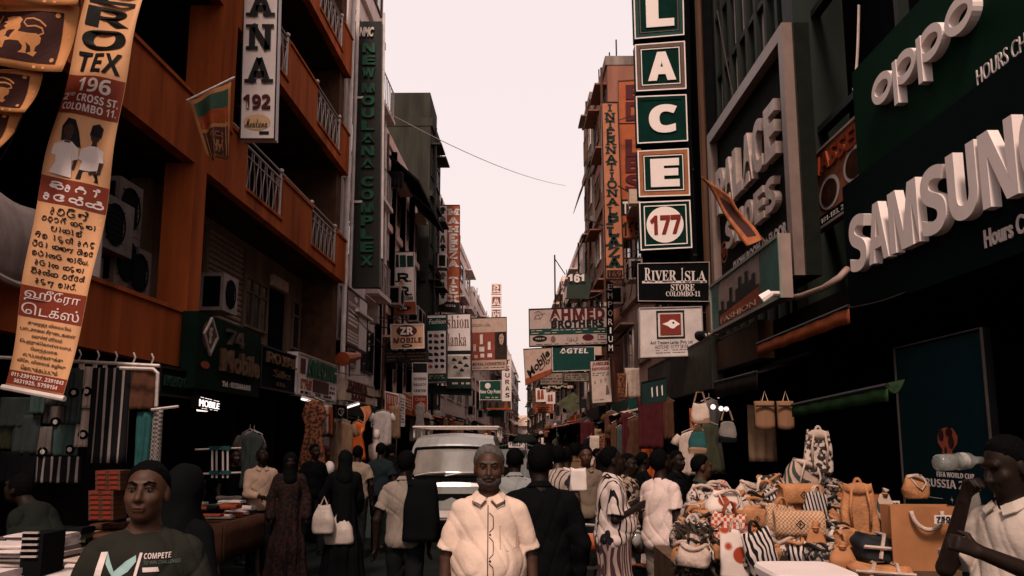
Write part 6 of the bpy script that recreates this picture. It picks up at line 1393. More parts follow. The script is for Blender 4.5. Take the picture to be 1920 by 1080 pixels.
row(L(4.0), 632, 650, 790, 1, ['shirt'], ['tan'], '', 'clothes hung by the wall end', (1.0,1.0), 4, .5, ['tan jacket hanging under the black script sign'], along=False, jit=0)
row(L(4.0), 640, 655, 845, 1, ['trousers'], ['stripe'], '', 'clothes hung by the wall end', (.6,.6), 5, .5, ['striped trousers hanging below the tan jacket'], along=False, jit=0)
row(L(4.3), 465, 485, 808, 2, ['dress','shirt'], ['slate','grey'], '', 'clothes hung over the goods table', (.8,.9), 6, .4, ['dark slate dress above the bowed man in the pale shirt','grey shirt behind the bowed man in the pale shirt'], along=False)
q_ = Q(on(676,763,L(3.9)), on(694,760,L(3.9)), on(690,800,L(3.6)), on(683,815,L(3.6)), fn=lambda u, v: V(.06*math.sin(v*5),.05*math.sin(u*5),0)); tag(obj('orange_cloth', board('c', q_, .01, None, nu=5, nv=8), M('cloth_amber', (.50,.17,.07), .8), smooth=True), 'amber cloth tied at the corner beside the rust banner', 'cloth')
cols1 = ['tan','black','slate','cream','maroon','grey','brown','white','olive','rust','check','floral']
r2 = random.Random(21)
def beside(p):
    """the landmark nearest in the picture"""
    d = Rc.transposed() @ (Vector(p)-CAM); px = 960-F*d.x/d.z
    for lim, nm in ((560,'over the goods table'),(640,'under the green lettered board'),(690,'by the pale wall end'),(722,'below the clinic poster'),(755,'under the rust cloth banner'),(775,'left of the beauty center sign'),(805,'below the beauty center sign'),(845,'under the shoe pictures board'),(890,'under the pale fashion board'),(925,'below the cosmetics billboard'),(955,'under the green round emblem sign'),(985,'at the far street end'),
                    (1020,'below the mobile city board'),(1060,'under the white posters'),(1100,'below the teal agtel board'),(1150,'below the jubilee board'),(1200,'right of the jubilee board'),(1260,'below the board with three strokes'),(1340,'below the white trading sign'),(2000,'in the dark right shop front')):
        if px < lim: return nm
def nth(store, key):
    store[key] = store.get(key, 0)+1; n_ = store[key]
    return ('', ', second going away', ', third going away', ', fourth going away', ', fifth going away', ', sixth going away', ', seventh going away')[min(n_, 7)-1]
cnt_ = {}
for side, pls in ((1, L), (-1, RR)):
    for i in range(66):
        if side > 0: Y = 23.5+i*1.05+r2.uniform(-.3,.3)
        else: Y = 11.5+i*1.05+r2.uniform(-.3,.3)
        pl = pls(r2.uniform(3.5,4.4) if side > 0 else r2.uniform(2.6,3.4)); z = r2.uniform(1.9,2.9)
        m = r2.choice(cols1); k = r2.choice(['dress','shirt','trousers','cloth'])
        o = garment(k, r2.uniform(.32,.5), r2.uniform(.6,1.2), PAL[m], None, True, None, 300+i, plp(pl, Y, z), V(1,.3*r2.uniform(-1,1),0))
        key = f"{m} {dict(dress='dress', shirt='shirt', trousers='trousers', cloth='cloth length')[k]} hung outside {beside(o.location)}"; tag(o, key+nth(cnt_, key), 'garment', 'garments hung along the left shop fronts' if side > 0 else 'garments hung along the right shop fronts')
# parcels, crates, small awnings deeper in: things sitting along the kerbs
for side in (1, -1):
    for i in range(30):
        Y = 18+i*2.1+r2.uniform(-.5,.5); pl = (L if side > 0 else RR)(r2.uniform(3.0,3.7) if side > 0 else r2.uniform(2.7,3.2)); w_ = r2.uniform(.4,.8); h_ = r2.uniform(.5,1.1)
        c = plp(pl, Y, 0); mb = MB().box(c+V(0,0,h_/2), (w_, .6, h_), Matrix.Rotation(r2.uniform(-.3,.3), 3, 'Z'))
        cn_ = r2.choice(('tan','brown','slate','cream','black')); o = obj('goods_crate', mb, PAL[cn_], loc=tuple(c)); key = f"{cn_} display crate on the {'left' if side > 0 else 'right'} kerb {beside(c)}"; tag(o, key+nth(cnt_, key), 'crate', f"crates along the {'left' if side > 0 else 'right'} kerb")
        obj('crate_lid', MB().box(c+V(0,0,h_+.02), (w_+.06,.66,.03), Matrix.Rotation(0, 3, 'Z')), TBL, o)
# --- specific hangings on the right
row(RR(2.9), 1205, 1218, 790, 1, ['dress'], ['orange'], '', 'clothes hung on the right', (1.5,1.5), 31, .42, ['long orange dress hanging in the dark shop front on the right'], along=False, jit=0)
row(RR(3.0), 1150, 1200, 775, 4, ['shirt','dress'], ['brown','black','grey','maroon'], '', 'clothes hung on the right', (.7,.9), 32, .4, ['brown shirt hung nearest the jubilee board','black shirt with white tag beside the brown one','grey shirt hung right of the white tag','maroon dress next to the orange dress'], along=False)
for k, (px, py, w_, h_, lb) in enumerate(((1185,690,.4,.8,'tan tall cloth roll set leaning by the jubilee board'),(1168,700,.3,.7,'rust striped cloth roll beside the tan roll'))):
    p = at(px, py, 25); tag(garment('cloth', w_, h_, PAL[('cream','floral')[k]], None, False, 'cloth_roll', 70+k, p), lb, 'cloth')
# hanging patterned bags and tubs over the dark shop, two brown bags
for k, (px, py, m, lb) in enumerate(((1313,775,'cream','pale round hanging bag with brown base in the dark shop front'),(1308,830,'teal','hanging bag with a green round patch below the pale one'),(1364,810,'grey','grey oval hanging bag deeper in the dark shop'))):
    p = at(px, py, 9.6); T = thing('hanging_bag', lb, 'bag', tuple(p))
    b_ = softbody(.17,.09,.20,.6,.8,.2,k+4,sag=1); b_.v = [(x+p.x, y+p.y, z+p.z-.1) for x, y, z in b_.v]; obj('body', b_, PAL[m], T, smooth=True); b_ = softbody(.18,.10,.09,.6,1,.1,k+4,sag=1); b_.v = [(x+p.x, y+p.y, z+p.z-.11) for x, y, z in b_.v]; obj('base', b_, PAL['tan' if k < 2 else 'black'], T, smooth=True)
    obj('handle', MB().tube([p+V(-.06,0,.12), p+V(-.03,0,.22), p+V(.03,0,.22), p+V(.06,0,.12)], .01, 5), PAL['tan'], T)
for k, (x0, x1, lb) in enumerate(((1415,1454,'left one of two flat brown paper bags hung high in the dark shop'),(1457,1490,'right one of two flat brown paper bags hung high in the dark shop'))):
    a = at(x0,752,9.4); b = at(x1,803,9.4); T = thing('hanging_bag', lb, 'bag', (a.x,9.4,b.z), 'pair of brown bags hung in the dark shop')
    KM = M('kraft', (.22,.11,.06), .7, var=.3, streak=1); obj('body', MB().sheet(lambda u, v: V(a.x+(b.x-a.x)*u, 9.4-.03*math.sin(u*3.14), a.z+(b.z-a.z)*v+.015*math.sin(u*3.14)*v*-1), 8, 6, V(0,-.05,0)), KM, T, smooth=True)
    obj('binding', MB().span((a.x,9.34,a.z-.06),(b.x,9.36,a.z-.045)), TB, T); obj('cord', MB().tube([V((a.x+b.x)/2-.03,9.38,a.z), V((a.x+b.x)/2,9.38,a.z+.1), V((a.x+b.x)/2+.03,9.38,a.z)], .005, 4), CREAM, T)
# small lit bulbs deep in the right shops
for k, (px, py) in enumerate(((1337,763),(1352,766),(1362,767),(1347,742),(1359,730))):
    o = obj('shop_bulb', MB().ball(at(px,py,12.5+k*.2), .035, 8, 6), NEON); tag(o, ('left of the three low','middle of the three low','right of the three low','lower of the two high','upper of the two high')[k]+' lit bulbs deep in the dark right shop', 'lamp', 'small lit bulbs deep in the right shop')
# --- bags on the stall
LEA = M('bag_tan', (.42,.175,.075), .6, var=.45, scale=9, bump=.4); LEA2 = M('bag_kraft', (.36,.145,.06), .6, var=.25, scale=5); WEV = M('bag_weave', (.55,.33,.21), .7, kind='check', rgb2=(.30,.15,.08), ps=95, bump=.4)
ZEB = M('bag_zebra', (.55,.44,.40), .7, kind='zebra', rgb2=(.012,.011,.012), ps=11); ZB2 = M('bag_black_lines', (.02,.018,.018), .7, kind='wide', rgb2=(.50,.40,.36), ps=16, rot=.8)
FLO = M('bag_floral', (.30,.045,.02), .7, kind='flower', rgb2=(.60,.47,.41), ps=9); FL2 = M('bag_leafy', (.50,.38,.32), .7, kind='noise', rgb2=(.035,.025,.02), ps=30, bump=.4); MOT = M('bag_mottled', (.30,.22,.18), .7, kind='noise', rgb2=(.02,.018,.018), ps=38, bump=.4)
RDC = M('bag_red_check', (.40,.07,.03), .7, kind='check', rgb2=(.58,.42,.35), ps=55); STR = M('bag_knit_stripes', (.42,.28,.22), .8, kind='wide', rgb2=(.045,.05,.045), ps=9, rot=1.5)
BLK = M('bag_black', (.010,.010,.011), .6, var=.3); CRM = M('bag_cream', (.46,.33,.27), .7, var=.4, scale=10, bump=.4)
def bag(name, label, px, py, Y, wpx, hpx, kind, m, rz=0, tilt=0, seed=0, hm=None):
    """px,py: middle of its base in the photograph; wpx,hpx its size there"""
    k = Y/F*1.0; w_, h_ = wpx*k, hpx*k; base = at(px, py, Y); T = thing(name, label, 'bag', (0,0,0)); hm = hm or m
    if kind == 'tote':
        obj('body', softbody(w_, w_*.35, h_, .4, 1.12, .04, seed), m, T, smooth=True)
        for s_ in (-1, 1): obj('handle', MB().tube([V(math.cos(t)*w_*.2, s_*w_*.05, h_*.97+math.sin(t)*h_*.28) for t in np.linspace(0, math.pi, 9)], .006, 6), hm, T, smooth=True)
    elif kind == 'open':                        # stiff shopper with gusset and rope handle
        obj('front_panel', MB().hexa([V(-w_/2,-.05,0), V(w_/2,-.05,0), V(w_/2*1.02,-.07,h_), V(-w_/2*1.02,-.07,h_)], [V(-w_/2,-.042,0), V(w_/2,-.042,0), V(w_/2*1.02,-.062,h_), V(-w_/2*1.02,-.062,h_)]), m, T)
        obj('back_panel', MB().hexa([V(-w_/2,.09,0), V(w_/2,.09,0), V(w_/2,.11,h_), V(-w_/2,.11,h_)], [V(-w_/2,.098,0), V(w_/2,.098,0), V(w_/2,.118,h_), V(-w_/2,.118,h_)]), m, T)
        for s_ in (-1, 1): obj('gusset', MB().add([V(s_*w_/2,-.045,0), V(s_*w_/2*.9,.025,0), V(s_*w_/2,.095,0), V(s_*w_/2*1.02,-.06,h_), V(s_*w_/2*.88,.025,h_), V(s_*w_/2,.112,h_)], [(0,1,4,3),(1,2,5,4)]), m, T)
        obj('handle', MB().tube([V(math.cos(t)*w_*.22, -.08-.02*math.sin(t), h_*.93-math.sin(t)*h_*.28) for t in np.linspace(0, math.pi, 14)], .011, 7), hm, T, smooth=True)
    elif kind == 'box':
        obj('body', softbody(w_, w_*.4, h_, .25, 1.0, .03, seed, sag=1), m, T, smooth=True)
        obj('flap', MB().sheet(lambda u, v: V((u-.5)*w_*1.03, -w_*.2-.012-.01*math.sin(v*3)+(.02 if v < .05 else 0)*0, h_*(1.01-.52*v)), 8, 6, V(0,.012,0)).sheet(lambda u, v: V((u-.5)*w_*1.03, w_*.2-w_*.42*v, h_*1.0+.018*math.sin(v*3.14)), 8, 5, V(0,0,.012)), hm, T, smooth=True)
        qd = Q(V(-w_*.10,-w_*.2-.03,h_*.88), V(w_*.10,-w_*.2-.03,h_*.88), V(w_*.10,-w_*.2-.03,h_*.88-w_*.2), V(-w_*.10,-w_*.2-.03,h_*.88-w_*.2))
        dq = Q(qd.p(.5,0), qd.p(1,.5), qd.p(.5,1), qd.p(0,.5)); obj('diamond', border(dq, w_*.018, 0, .006), TB, T); obj('motif', ribbons(dq, [[(.3,.3),(.7,.7)],[(.7,.3),(.3,.7)]], w_*.022, .004), TB, T)
    elif kind == 'sack':
        obj('body', softbody(w_, w_*.5, h_*.8, .8, .55, .3, seed), m, T, smooth=True)
        obj('neck', MB().tube([V(0,0,h_*.76), V(0,0,h_*.86), V(.01,0,h_)], [w_*.16,w_*.10,w_*.2], 12), m, T, smooth=True); obj('drawstring', MB().tube([V(math.cos(t)*w_*.115, math.sin(t)*w_*.115, h_*.85) for t in np.linspace(0, 6.28, 13)], .008, 5), hm, T)
    elif kind == 'heap':                        # crumpled cloth bag with folded rim
        obj('body', softbody(w_, w_*.55, h_, .75, .8, .25, seed), m, T, smooth=True)
        obj('rim', MB().tube([V(math.cos(t)*w_*.38, math.sin(t)*w_*.2, h_*(.93+.1*math.sin(t*2+seed))) for t in np.linspace(0, 6.28, 17)], .011, 6), hm, T, smooth=True)
        obj('strap', MB().tube([V(-w_*.3,-w_*.15,h_*.9), V(-w_*.2,-w_*.32,h_*.6), V(0,-w_*.36,h_*.4), V(w_*.25,-w_*.33,h_*.7), V(w_*.3,-w_*.12,h_*.92)], .006, 5), hm, T, smooth=True)
    elif kind == 'backpack':
        obj('body', softbody(w_, w_*.5, h_, .55, .8, .1, seed, sag=1), m, T, smooth=True); obj('top_flap', MB().ball(V(0,-.01,h_*.92), (w_*.42,w_*.27,h_*.13), 14, 8), hm, T, smooth=True)
        for s_ in (-1, 1): obj('strap', MB().tube([V(s_*w_*.2,-w_*.25,h_*.95), V(s_*w_*.28,-w_*.34,h_*.6), V(s_*w_*.25,-w_*.30,h_*.2)], .008, 5), hm, T, smooth=True)
        obj('loop', MB().tube([V(math.cos(t)*w_*.1, 0, h_*1.0+math.sin(t)*h_*.12) for t in np.linspace(0, 3.14, 8)], .009, 5), hm, T)
    elif kind == 'flat':
        obj('body', softbody(w_, w_*.6, h_, .5, .95, .1, seed, sag=1), m, T, smooth=True); obj('tie', MB().tube([V(-w_*.25,-w_*.32,h_*.1), V(-w_*.15,-w_*.2,h_*1.08), V(-w_*.1,w_*.2,h_*1.08)], .010, 5), hm, T); obj('tie', MB().tube([V(w_*.25,-w_*.32,h_*.1), V(w_*.22,-w_*.2,h_*1.08), V(w_*.2,w_*.2,h_*1.08)], .010, 5), hm, T); obj('piping', MB().tube([V(-w_*.5,-w_*.31,h_*.55), V(0,-w_*.34,h_*.55), V(w_*.5,-w_*.28,h_*.5)], .009, 5), hm, T)
    T.location = base; T.rotation_euler = (0, tilt, rz); return T
# stall table
table('bag_table', 'long stall table beneath the heap of bags', .95, 5.0, 3.0, 7.4, .62)
obj_ = obj('stall_riser', MB().span((1.0,6.3,.625),(2.9,7.35,.95)), TBL); tag(obj_, 'wooden riser lifting the rear bags of the heap', 'riser')
B = bag
B('bag','small zebra striped tote leaning at the front of the heap',1436,1075,4.9,52,76,'tote',ZEB,.3,-.25,1,BLK)
B('bag','cream tote with red flowers standing at the front left of the heap',1378,1085,4.95,50,84,'tote',FLO,-.1,.05,2,CRM)
B('bag','red checked basket bag behind the red flowered tote',1362,1060,5.2,58,90,'tote',RDC,.2,.1,3,RUST)
B('bag','woven straw box bag with a large diamond, centre front',1500,1040,5.1,84,72,'box',WEV,-.15,0,4,WEV)
B('bag','flat tan flap bag with a black diamond standing above the straw box bag',1500,975,5.7,74,60,'box',LEA,.1,0,5,LEA)
B('bag','cream tote with dark stripes beside the tan diamond flap bag',1528,992,5.5,46,62,'tote',ZB2,.5,.12,6,CRM)
B('bag','tall tan bag with tapered neck and tag, front centre right',1532,1055,5.0,38,72,'sack',LEA2,.2,0,7,LEA)
B('bag','upright kraft backpack with straps right of centre',1614,1010,5.4,62,95,'backpack',LEA,-.2,0,8,LEA)
B('bag','plain stiff kraft shopper behind the kraft backpack',1640,1010,5.7,40,78,'open',LEA2,.1,0,9,LEA2)
B('bag','very large kraft shopper with a white rope handle on the right',1735,1068,4.7,120,112,'open',LEA2,-.08,0,10,CRM)
B('bag','small tan box bag in front of the kraft backpack',1590,1050,5.0,44,48,'box',LEA,.4,0,11,LEA)
B('bag','brown squat bag at the front beside the white tub',1582,1072,4.8,44,52,'sack',LEA2,0,0,12,LEA)
B('bag','black flat bag tied with pale cords, front right',1665,1050,4.8,118,42,'flat',BLK,.05,.08,13,CRM)
B('bag','tan flat clutch with dark striped corner below the black tied bag',1650,1085,4.7,105,26,'flat',LEA,-.05,.05,14,CRM)
B('bag','small woven basket bag with an open top left of the straw box bag',1462,1010,5.3,56,58,'tote',WEV,.35,.1,15,LEA)
B('bag','tan folded bag with dark interior in the middle of the heap',1424,1012,5.4,58,50,'box',WEV,-.5,.1,16,LEA)
B('bag','red and cream patterned soft bag, left middle of the heap',1358,990,5.7,66,66,'heap',FLO,.3,.1,17,CRM)
B('bag','cream rimmed soft bag with red lining at the left of the heap',1326,968,6.0,62,54,'heap',FL2,-.2,0,18,CRM)
B('bag','rust and cream striped soft bag at the left rear of the heap',1346,948,6.3,60,42,'heap',RDC,.6,0,19,CRM)
B('bag','cream twisted cloth bag on top of the left rear',1402,948,6.3,50,40,'heap',CRM,.1,.2,20,CRM)
B('bag','black and white mottled bag in the middle rear',1418,975,6.0,58,46,'heap',MOT,.9,0,21,CRM)
B('bag','pale leafy printed bag in the top middle of the heap',1448,945,6.3,62,50,'heap',FL2,.4,-.1,22,LEA)
B('bag','tan knotted bag right of the pale leafy bag',1482,940,6.5,46,38,'heap',LEA,.2,0,23,CRM)
B('bag','large mottled dark patterned bag at the right rear of the heap',1556,985,6.2,78,82,'sack',MOT,.2,.15,24,CRM)
B('bag','cream and black patterned bag on the rear right crest',1526,938,6.6,58,44,'heap',FL2,-.4,0,25,CRM)
B('bag','rust bag wedged behind the tan flap bag',1470,985,6.0,50,46,'heap',RUST,.1,0,26,LEA)
B('bag','striped knitted bag hanging over the heap crest',1500,925,6.4,70,58,'backpack',STR,.3,.3,27,CRM)
B('bag','black and white leafy backpack hanging at the very top of the heap',1534,890,6.4,50,78,'backpack',FL2,-.1,.05,28,CRM)
B('bag','dark bag lowest at the left flank of the heap',1322,1010,5.6,56,44,'heap',MOT,.5,0,29,BLK)
B('bag','grey mottled bag on the left slope of the heap',1300,990,6.0,50,42,'heap',MOT,-.5,.1,30,CRM)
B('bag','round tan bag half hidden behind the large kraft shopper',1718,935,5.6,46,40,'heap',LEA,.3,0,31,CRM)
B('bag','dull striped bag between kraft backpack and large shopper',1662,980,5.6,34,60,'sack',STR,.1,0,32,LEA)
B('bag','orange leather scoop bag leaning over the zebra tote',1408,1022,5.0,50,26,'flat',M('bag_orange',(.50,.09,.025),.5),-.5,.5,33,LEA)
B('bag','leafy cream bag at the lower left foot of the heap',1300,1075,5.2,60,60,'heap',FL2,.5,0,34,CRM)
B('bag','mottled bag beside the pale t-shirt man at the heap edge',1286,1040,5.4,50,54,'heap',MOT,.1,0,35,CRM)
B('bag','cream bag lying between the red checked basket and the leafy foot bag',1330,1050,5.2,54,44,'heap',FL2,1.2,0,36,LEA)
B('bag','small grey bag held in the drinking man\'s lap corner',1822,975,4.4,34,50,'tote',PAL['grey'],.2,0,37,CRM)
rb = random.Random(77)
gr = ('leafy bag scrap','x')
for k in range(120):
    px = rb.uniform(1285,1610); py = 945+rb.random()**.8*120; Y = 6.25-(py-930)/150*1.5; m = rb.choice((FL2, MOT, LEA, CRM, FLO, ZEB, LEA2, MOT))
    mn = {FL2.name:'leafy printed',MOT.name:'black mottled',LEA.name:'tan',CRM.name:'cream',FLO.name:'red spotted',ZEB.name:'zebra striped',LEA2.name:'kraft brown'}[m.name]
    B('bag',f"small {mn} bag buried in the {('far left','left','middle','right','far right')[min(4, int((px-1285)/65.1))]} {('crest','upper slope','lower slope','foot')[min(3, int((py-945)/30))]} of the heap",px,py,Y+.05,rb.uniform(36,62),rb.uniform(26,44),'heap',m,rb.uniform(0,3),rb.uniform(-.3,.3),100+k,rb.choice((CRM,LEA,BLK)))['group'] = 'small bags buried in the heap'
def tagcard(label, x0, y0, x1, y1, Y, s, tilt=0):
    q = qat(((x0,y0),(x1,y0+tilt),(x1,y1+tilt),(x0,y1)), Y); T = sign('price_card', label, q, WHITE, .004, cat='price card')
    text(q, s, .1, .15, .9, .65, TB, T, bold=.02, res=2); dashes(q, .1, .75, .9, .92, 1, .006, TB, T, 1)
tagcard('white price card marked 350 on the middle of the heap',1452,926,1482,940,6.0,'350')
tagcard('white price card reading 750 clipped on the large kraft shopper',1752,966,1784,982,4.55,'750')
tagcard('tall white price card on the straw box bag',1516,978,1533,1004,5.05,'350')
tagcard('white card reading car behind the kraft shopper',1661,939,1687,950,5.9,'Car')
# leafy dark bundle left of the bags
lf = MB(); 
for k in range(900):
    c = at(rb.uniform(1268,1345), rb.uniform(985,1085), 5.2+rb.uniform(-.15,.3)); d = V(rb.uniform(-1,1), rb.uniform(-1,1), rb.uniform(-1,1)).normalized()*.05; e = V(rb.uniform(-1,1), rb.uniform(-1,1), rb.uniform(-1,1)).normalized()*.012
    lf.add([c-d, c+e, c+d, c-e], [(0,1,2,3)])
o = obj('ribbon_bundle', lf, M('ribbon_dark', (.05,.035,.025), .45, var=.8, scale=30), kind='stuff'); o['label'] = 'dark tangled ribbons and straps heaped at the left foot of the bag heap'
# white tub lid in front
T = thing('foam_box', 'white rounded foam box with lid in front of the bag heap', 'box', tuple(at(1522,1120,4.3)))
p = at(1522,1092,4.35); mb = softbody(.36,.5,.30,.35,1.0,.02,3,28,6,1); mb.v = [(x+p.x, y+p.y+.1, z+p.z-.30) for x, y, z in mb.v]; obj('box', mb, WHITE, T, smooth=True)
mb = MB(); n = 28
for (s_, z) in ((1.0,.0),(1.03,.005),(1.03,.035),(.98,.05)): mb.v += [(p.x+math.copysign(abs(math.cos(a))**.35, math.cos(a))*.19*s_, p.y+.1+math.copysign(abs(math.sin(a))**.35, math.sin(a))*.26*s_, p.z+z) for a in [2*math.pi*i/n for i in range(n)]]
mb.f = [(j*n+i, j*n+(i+1) % n, (j+1)*n+(i+1) % n, (j+1)*n+i) for j in range(3) for i in range(n)]+[tuple(3*n+i for i in range(n))]; obj('lid', mb, M('foam_white', (.72,.58,.55), .5, var=.08), T, smooth=False)
# ---------------------------------------------------------------- van
def van():
    Y0 = 16.2; c = at(848, 900, Y0); T = thing('parked_van', 'silver van facing up the street with roof rack and pale windscreen', 'van', (c.x, Y0, 0)); cx = c.x
    SIL = M('van_silver', (.30,.28,.26), .3, var=.12, metal=.35, spec=.6); W = .83
    prof = [(-.0,.42),(-.04,.62),(-.02,.98),(.04,1.10),(.42,1.66),(.62,1.80),(1.2,1.86),(3.9,1.86),(4.1,1.75),(4.15,.45)]
    wd = [.92,1,1,.985,.90,.84,.82,.82,.84,.98]; mb = MB(); n = len(prof)
    def sec(i):
        y, z = prof[i]; w_ = W*wd[i]; return [(cx-w_, Y0+y, z), (cx+w_, Y0+y, z)]
    # body as a lofted shell: front/top strip in steps across, plus side walls
    m_ = 10
    for i in range(n):
        y, z = prof[i]; w_ = W*wd[i]
        for j in range(m_+1):
            u = j/m_*2-1; cr = (1-u*u); mb.v.append((cx+w_*u, Y0+y-.10*cr*(1 if i < 5 else .2), z+(.05*cr if i >= 4 else 0)))
    for i in range(n-1):
        for j in range(m_): mb.f.append((i*(m_+1)+j, i*(m_+1)+j+1, (i+1)*(m_+1)+j+1, (i+1)*(m_+1)+j))
    for s_ in (0, m_):
        mb.f.append(tuple(i*(m_+1)+s_ for i in range(n)))
    obj('body', mb, SIL, T, smooth=False, fix=True)
    q = Q(V(cx-.68,Y0+.37,1.62), V(cx+.68,Y0+.37,1.62), V(cx+.75,Y0+.075,1.15), V(cx-.75,Y0+.075,1.15), fn=lambda u, v: V(0,-.135*(1-(2*u-1)**2)*.75-.03,.03*(1-(2*u-1)**2)*(1-v)))
    ws = obj('windscreen', MB().sheet(lambda u, v: q.p(u, 1-v), 14, 6, V(0,-.01,0)), M('windscreen', (.22,.185,.165), .12, var=.5, scale=1.6, streak=1, spec=.8), T, smooth=True)
    fr = MB()
    for a, b in (((0,0),(1,0)),((0,1),(1,1)),((0,0),(0,1)),((1,0),(1,1))): fr.tube([q.p(a[0]+(b[0]-a[0])*t, a[1]+(b[1]-a[1])*t, .01) for t in np.linspace(0,1,9)], .028, 6)
    obj('windscreen_seal', fr, NEAR, T)
    for a, b in ((.06,.42),(.42,.80)): obj('wiper', MB().tube([q.p(a,1.02,.04), q.p((a+b)/2,.93,.05), q.p(b,.90,.04)], .014, 5), STEEL, T)
    obj('cowl', MB().box((cx,Y0-.045,1.10), (1.4,.10,.06)), NEAR, T)
    for s_ in (-1, 1):
        h = obj('headlight', MB().ball((cx+s_*.60,Y0-.04,.80), (.15,.06,.10), 12, 7), M('lamp_glass', (.4,.36,.34), .1, spec=.9), T, smooth=True)
        obj('mirror', MB().box((cx+s_*.98,Y0+.15,1.2), (.16,.08,.22)), NEAR, T); obj('side_window', MB().box((cx+s_*.815,Y0+1.0,1.40), (.03,.9,.38)), GLASS, T)
        for y in (.75, 3.3): w2 = obj('wheel', MB().tube([(cx+s_*.86,Y0+y,.31),(cx+s_*.66,Y0+y,.31)], .31, 20), M('tyre', (.01,.01,.01), .8), T); obj('rim', MB().tube([(cx+s_*.875,Y0+y,.31),(cx+s_*.85,Y0+y,.31)], .18, 14), STEEL, w2)
    obj('grille', MB().box((cx,Y0-.115,.80), (.80,.03,.12)), NEAR, T); obj('bumper', MB().box((cx,Y0-.10,.52), (1.62,.16,.20)), SIL, T)
    obj('number_plate', MB().box((cx,Y0-.19,.52), (.42,.02,.11)), WHITE, T)
    r = MB()
    for y in (.75, 1.6, 2.5, 3.4): r.tube([(cx-.78,Y0+y,2.02),(cx+.78,Y0+y,2.02)], .02, 6)
    for s_ in (-.78, .78): r.tube([(cx+s_,Y0+.7,2.02),(cx+s_,Y0+3.5,2.02)], .02, 6); [r.tube([(cx+s_,Y0+y,2.02),(cx+s_,Y0+y,1.83)], .015, 5) for y in (.8,2.1,3.4)]
    obj('roof_rack', r, WHITE, T); return T
van()
# three wheeler with a white roof sign further back
def trishaw(x, Y, label, sg=True):
    T = thing('three_wheeler', label, 'three wheeler', (x, Y, 0)); BD = M('trishaw_green', (.02,.035,.025), .4)
    mb = MB(); pr = [(-.9,.35),(-1.0,.75),(-.85,.95),(-.55,1.55),(-.3,1.68),(1.1,1.68),(1.3,1.5),(1.35,.4)]
    obj('canopy', MB().sheet(lambda u, v: V(x+(u-.5)*1.2, Y-.5+1.7*v, 1.62+.08*math.sin(u*math.pi)), 8, 4, V(0,0,.03)), BD, T, smooth=True)
    obj('body', MB().hexa([V(x-.6,Y-.3,.3), V(x+.6,Y-.3,.3), V(x+.6,Y-.2,.9), V(x-.6,Y-.2,.9)], [V(x-.6,Y+1.25,.3), V(x+.6,Y+1.25,.3), V(x+.6,Y+1.2,1.0), V(x-.6,Y+1.2,1.0)]), BD, T, fix=True)
    obj('nose', MB().ball((x,Y-.6,.62), (.34,.35,.42), 14, 9), BD, T, smooth=True)
    obj('windscreen', MB().hexa([V(x-.5,Y-.62,.98), V(x+.5,Y-.62,.98), V(x+.48,Y-.42,1.58), V(x-.48,Y-.42,1.58)], [V(x-.5,Y-.60,.98), V(x+.5,Y-.60,.98), V(x+.48,Y-.40,1.58), V(x-.48,Y-.40,1.58)]), GLASS, T)
    for s_ in (-.56, .56): obj('pillar', MB().tube([(x+s_,Y-.6,.9),(x+s_*.95,Y-.42,1.64)], .025, 6), IRON, T)
    for a, y in ((0,-.75),(-.55,.85),(.55,.85)): obj('wheel', MB().tube([(x+a-.05,Y+y,.22),(x+a+.05,Y+y,.22)], .22, 16), M('tyre'), T)
    obj('headlight', MB().ball((x,Y-.93,.78), (.08,.05,.08), 10, 7), WHITE, T, smooth=True)
    return T
p = at(968, 832, 21); trishaw(p.x, 21.4, 'dark three wheeler half hidden in the crowd behind the blue shirt man')
q = qat(((952,827),(988,827),(987,840),(953,840)), 20.6); T = sign('roof_sign', 'white philips roof sign with black letters above the dark three wheeler', q, ST, .1, IRON, .01); text(q, 'PHILIPS', .08, .25, .92, .75, TB, T, font='S', bold=.04)
# umbrella behind the roof sign
p = at(985, 823, 19); T = thing('umbrella', 'low black umbrella open just behind the white roof sign', 'umbrella', (p.x, 19, 0)); UM = M('umbrella_black', (.010,.012,.010), .7)
obj('canopy', MB().lathe([(.27,0),(.25,.06),(.18,.13),(.09,.17),(.001,.185)], (p.x,19,p.z-.08), 16), UM, T, smooth=True); obj('shaft', MB().tube([(p.x,19,p.z+.12),(p.x,19,p.z-.9)], .012, 5), STEEL, T)
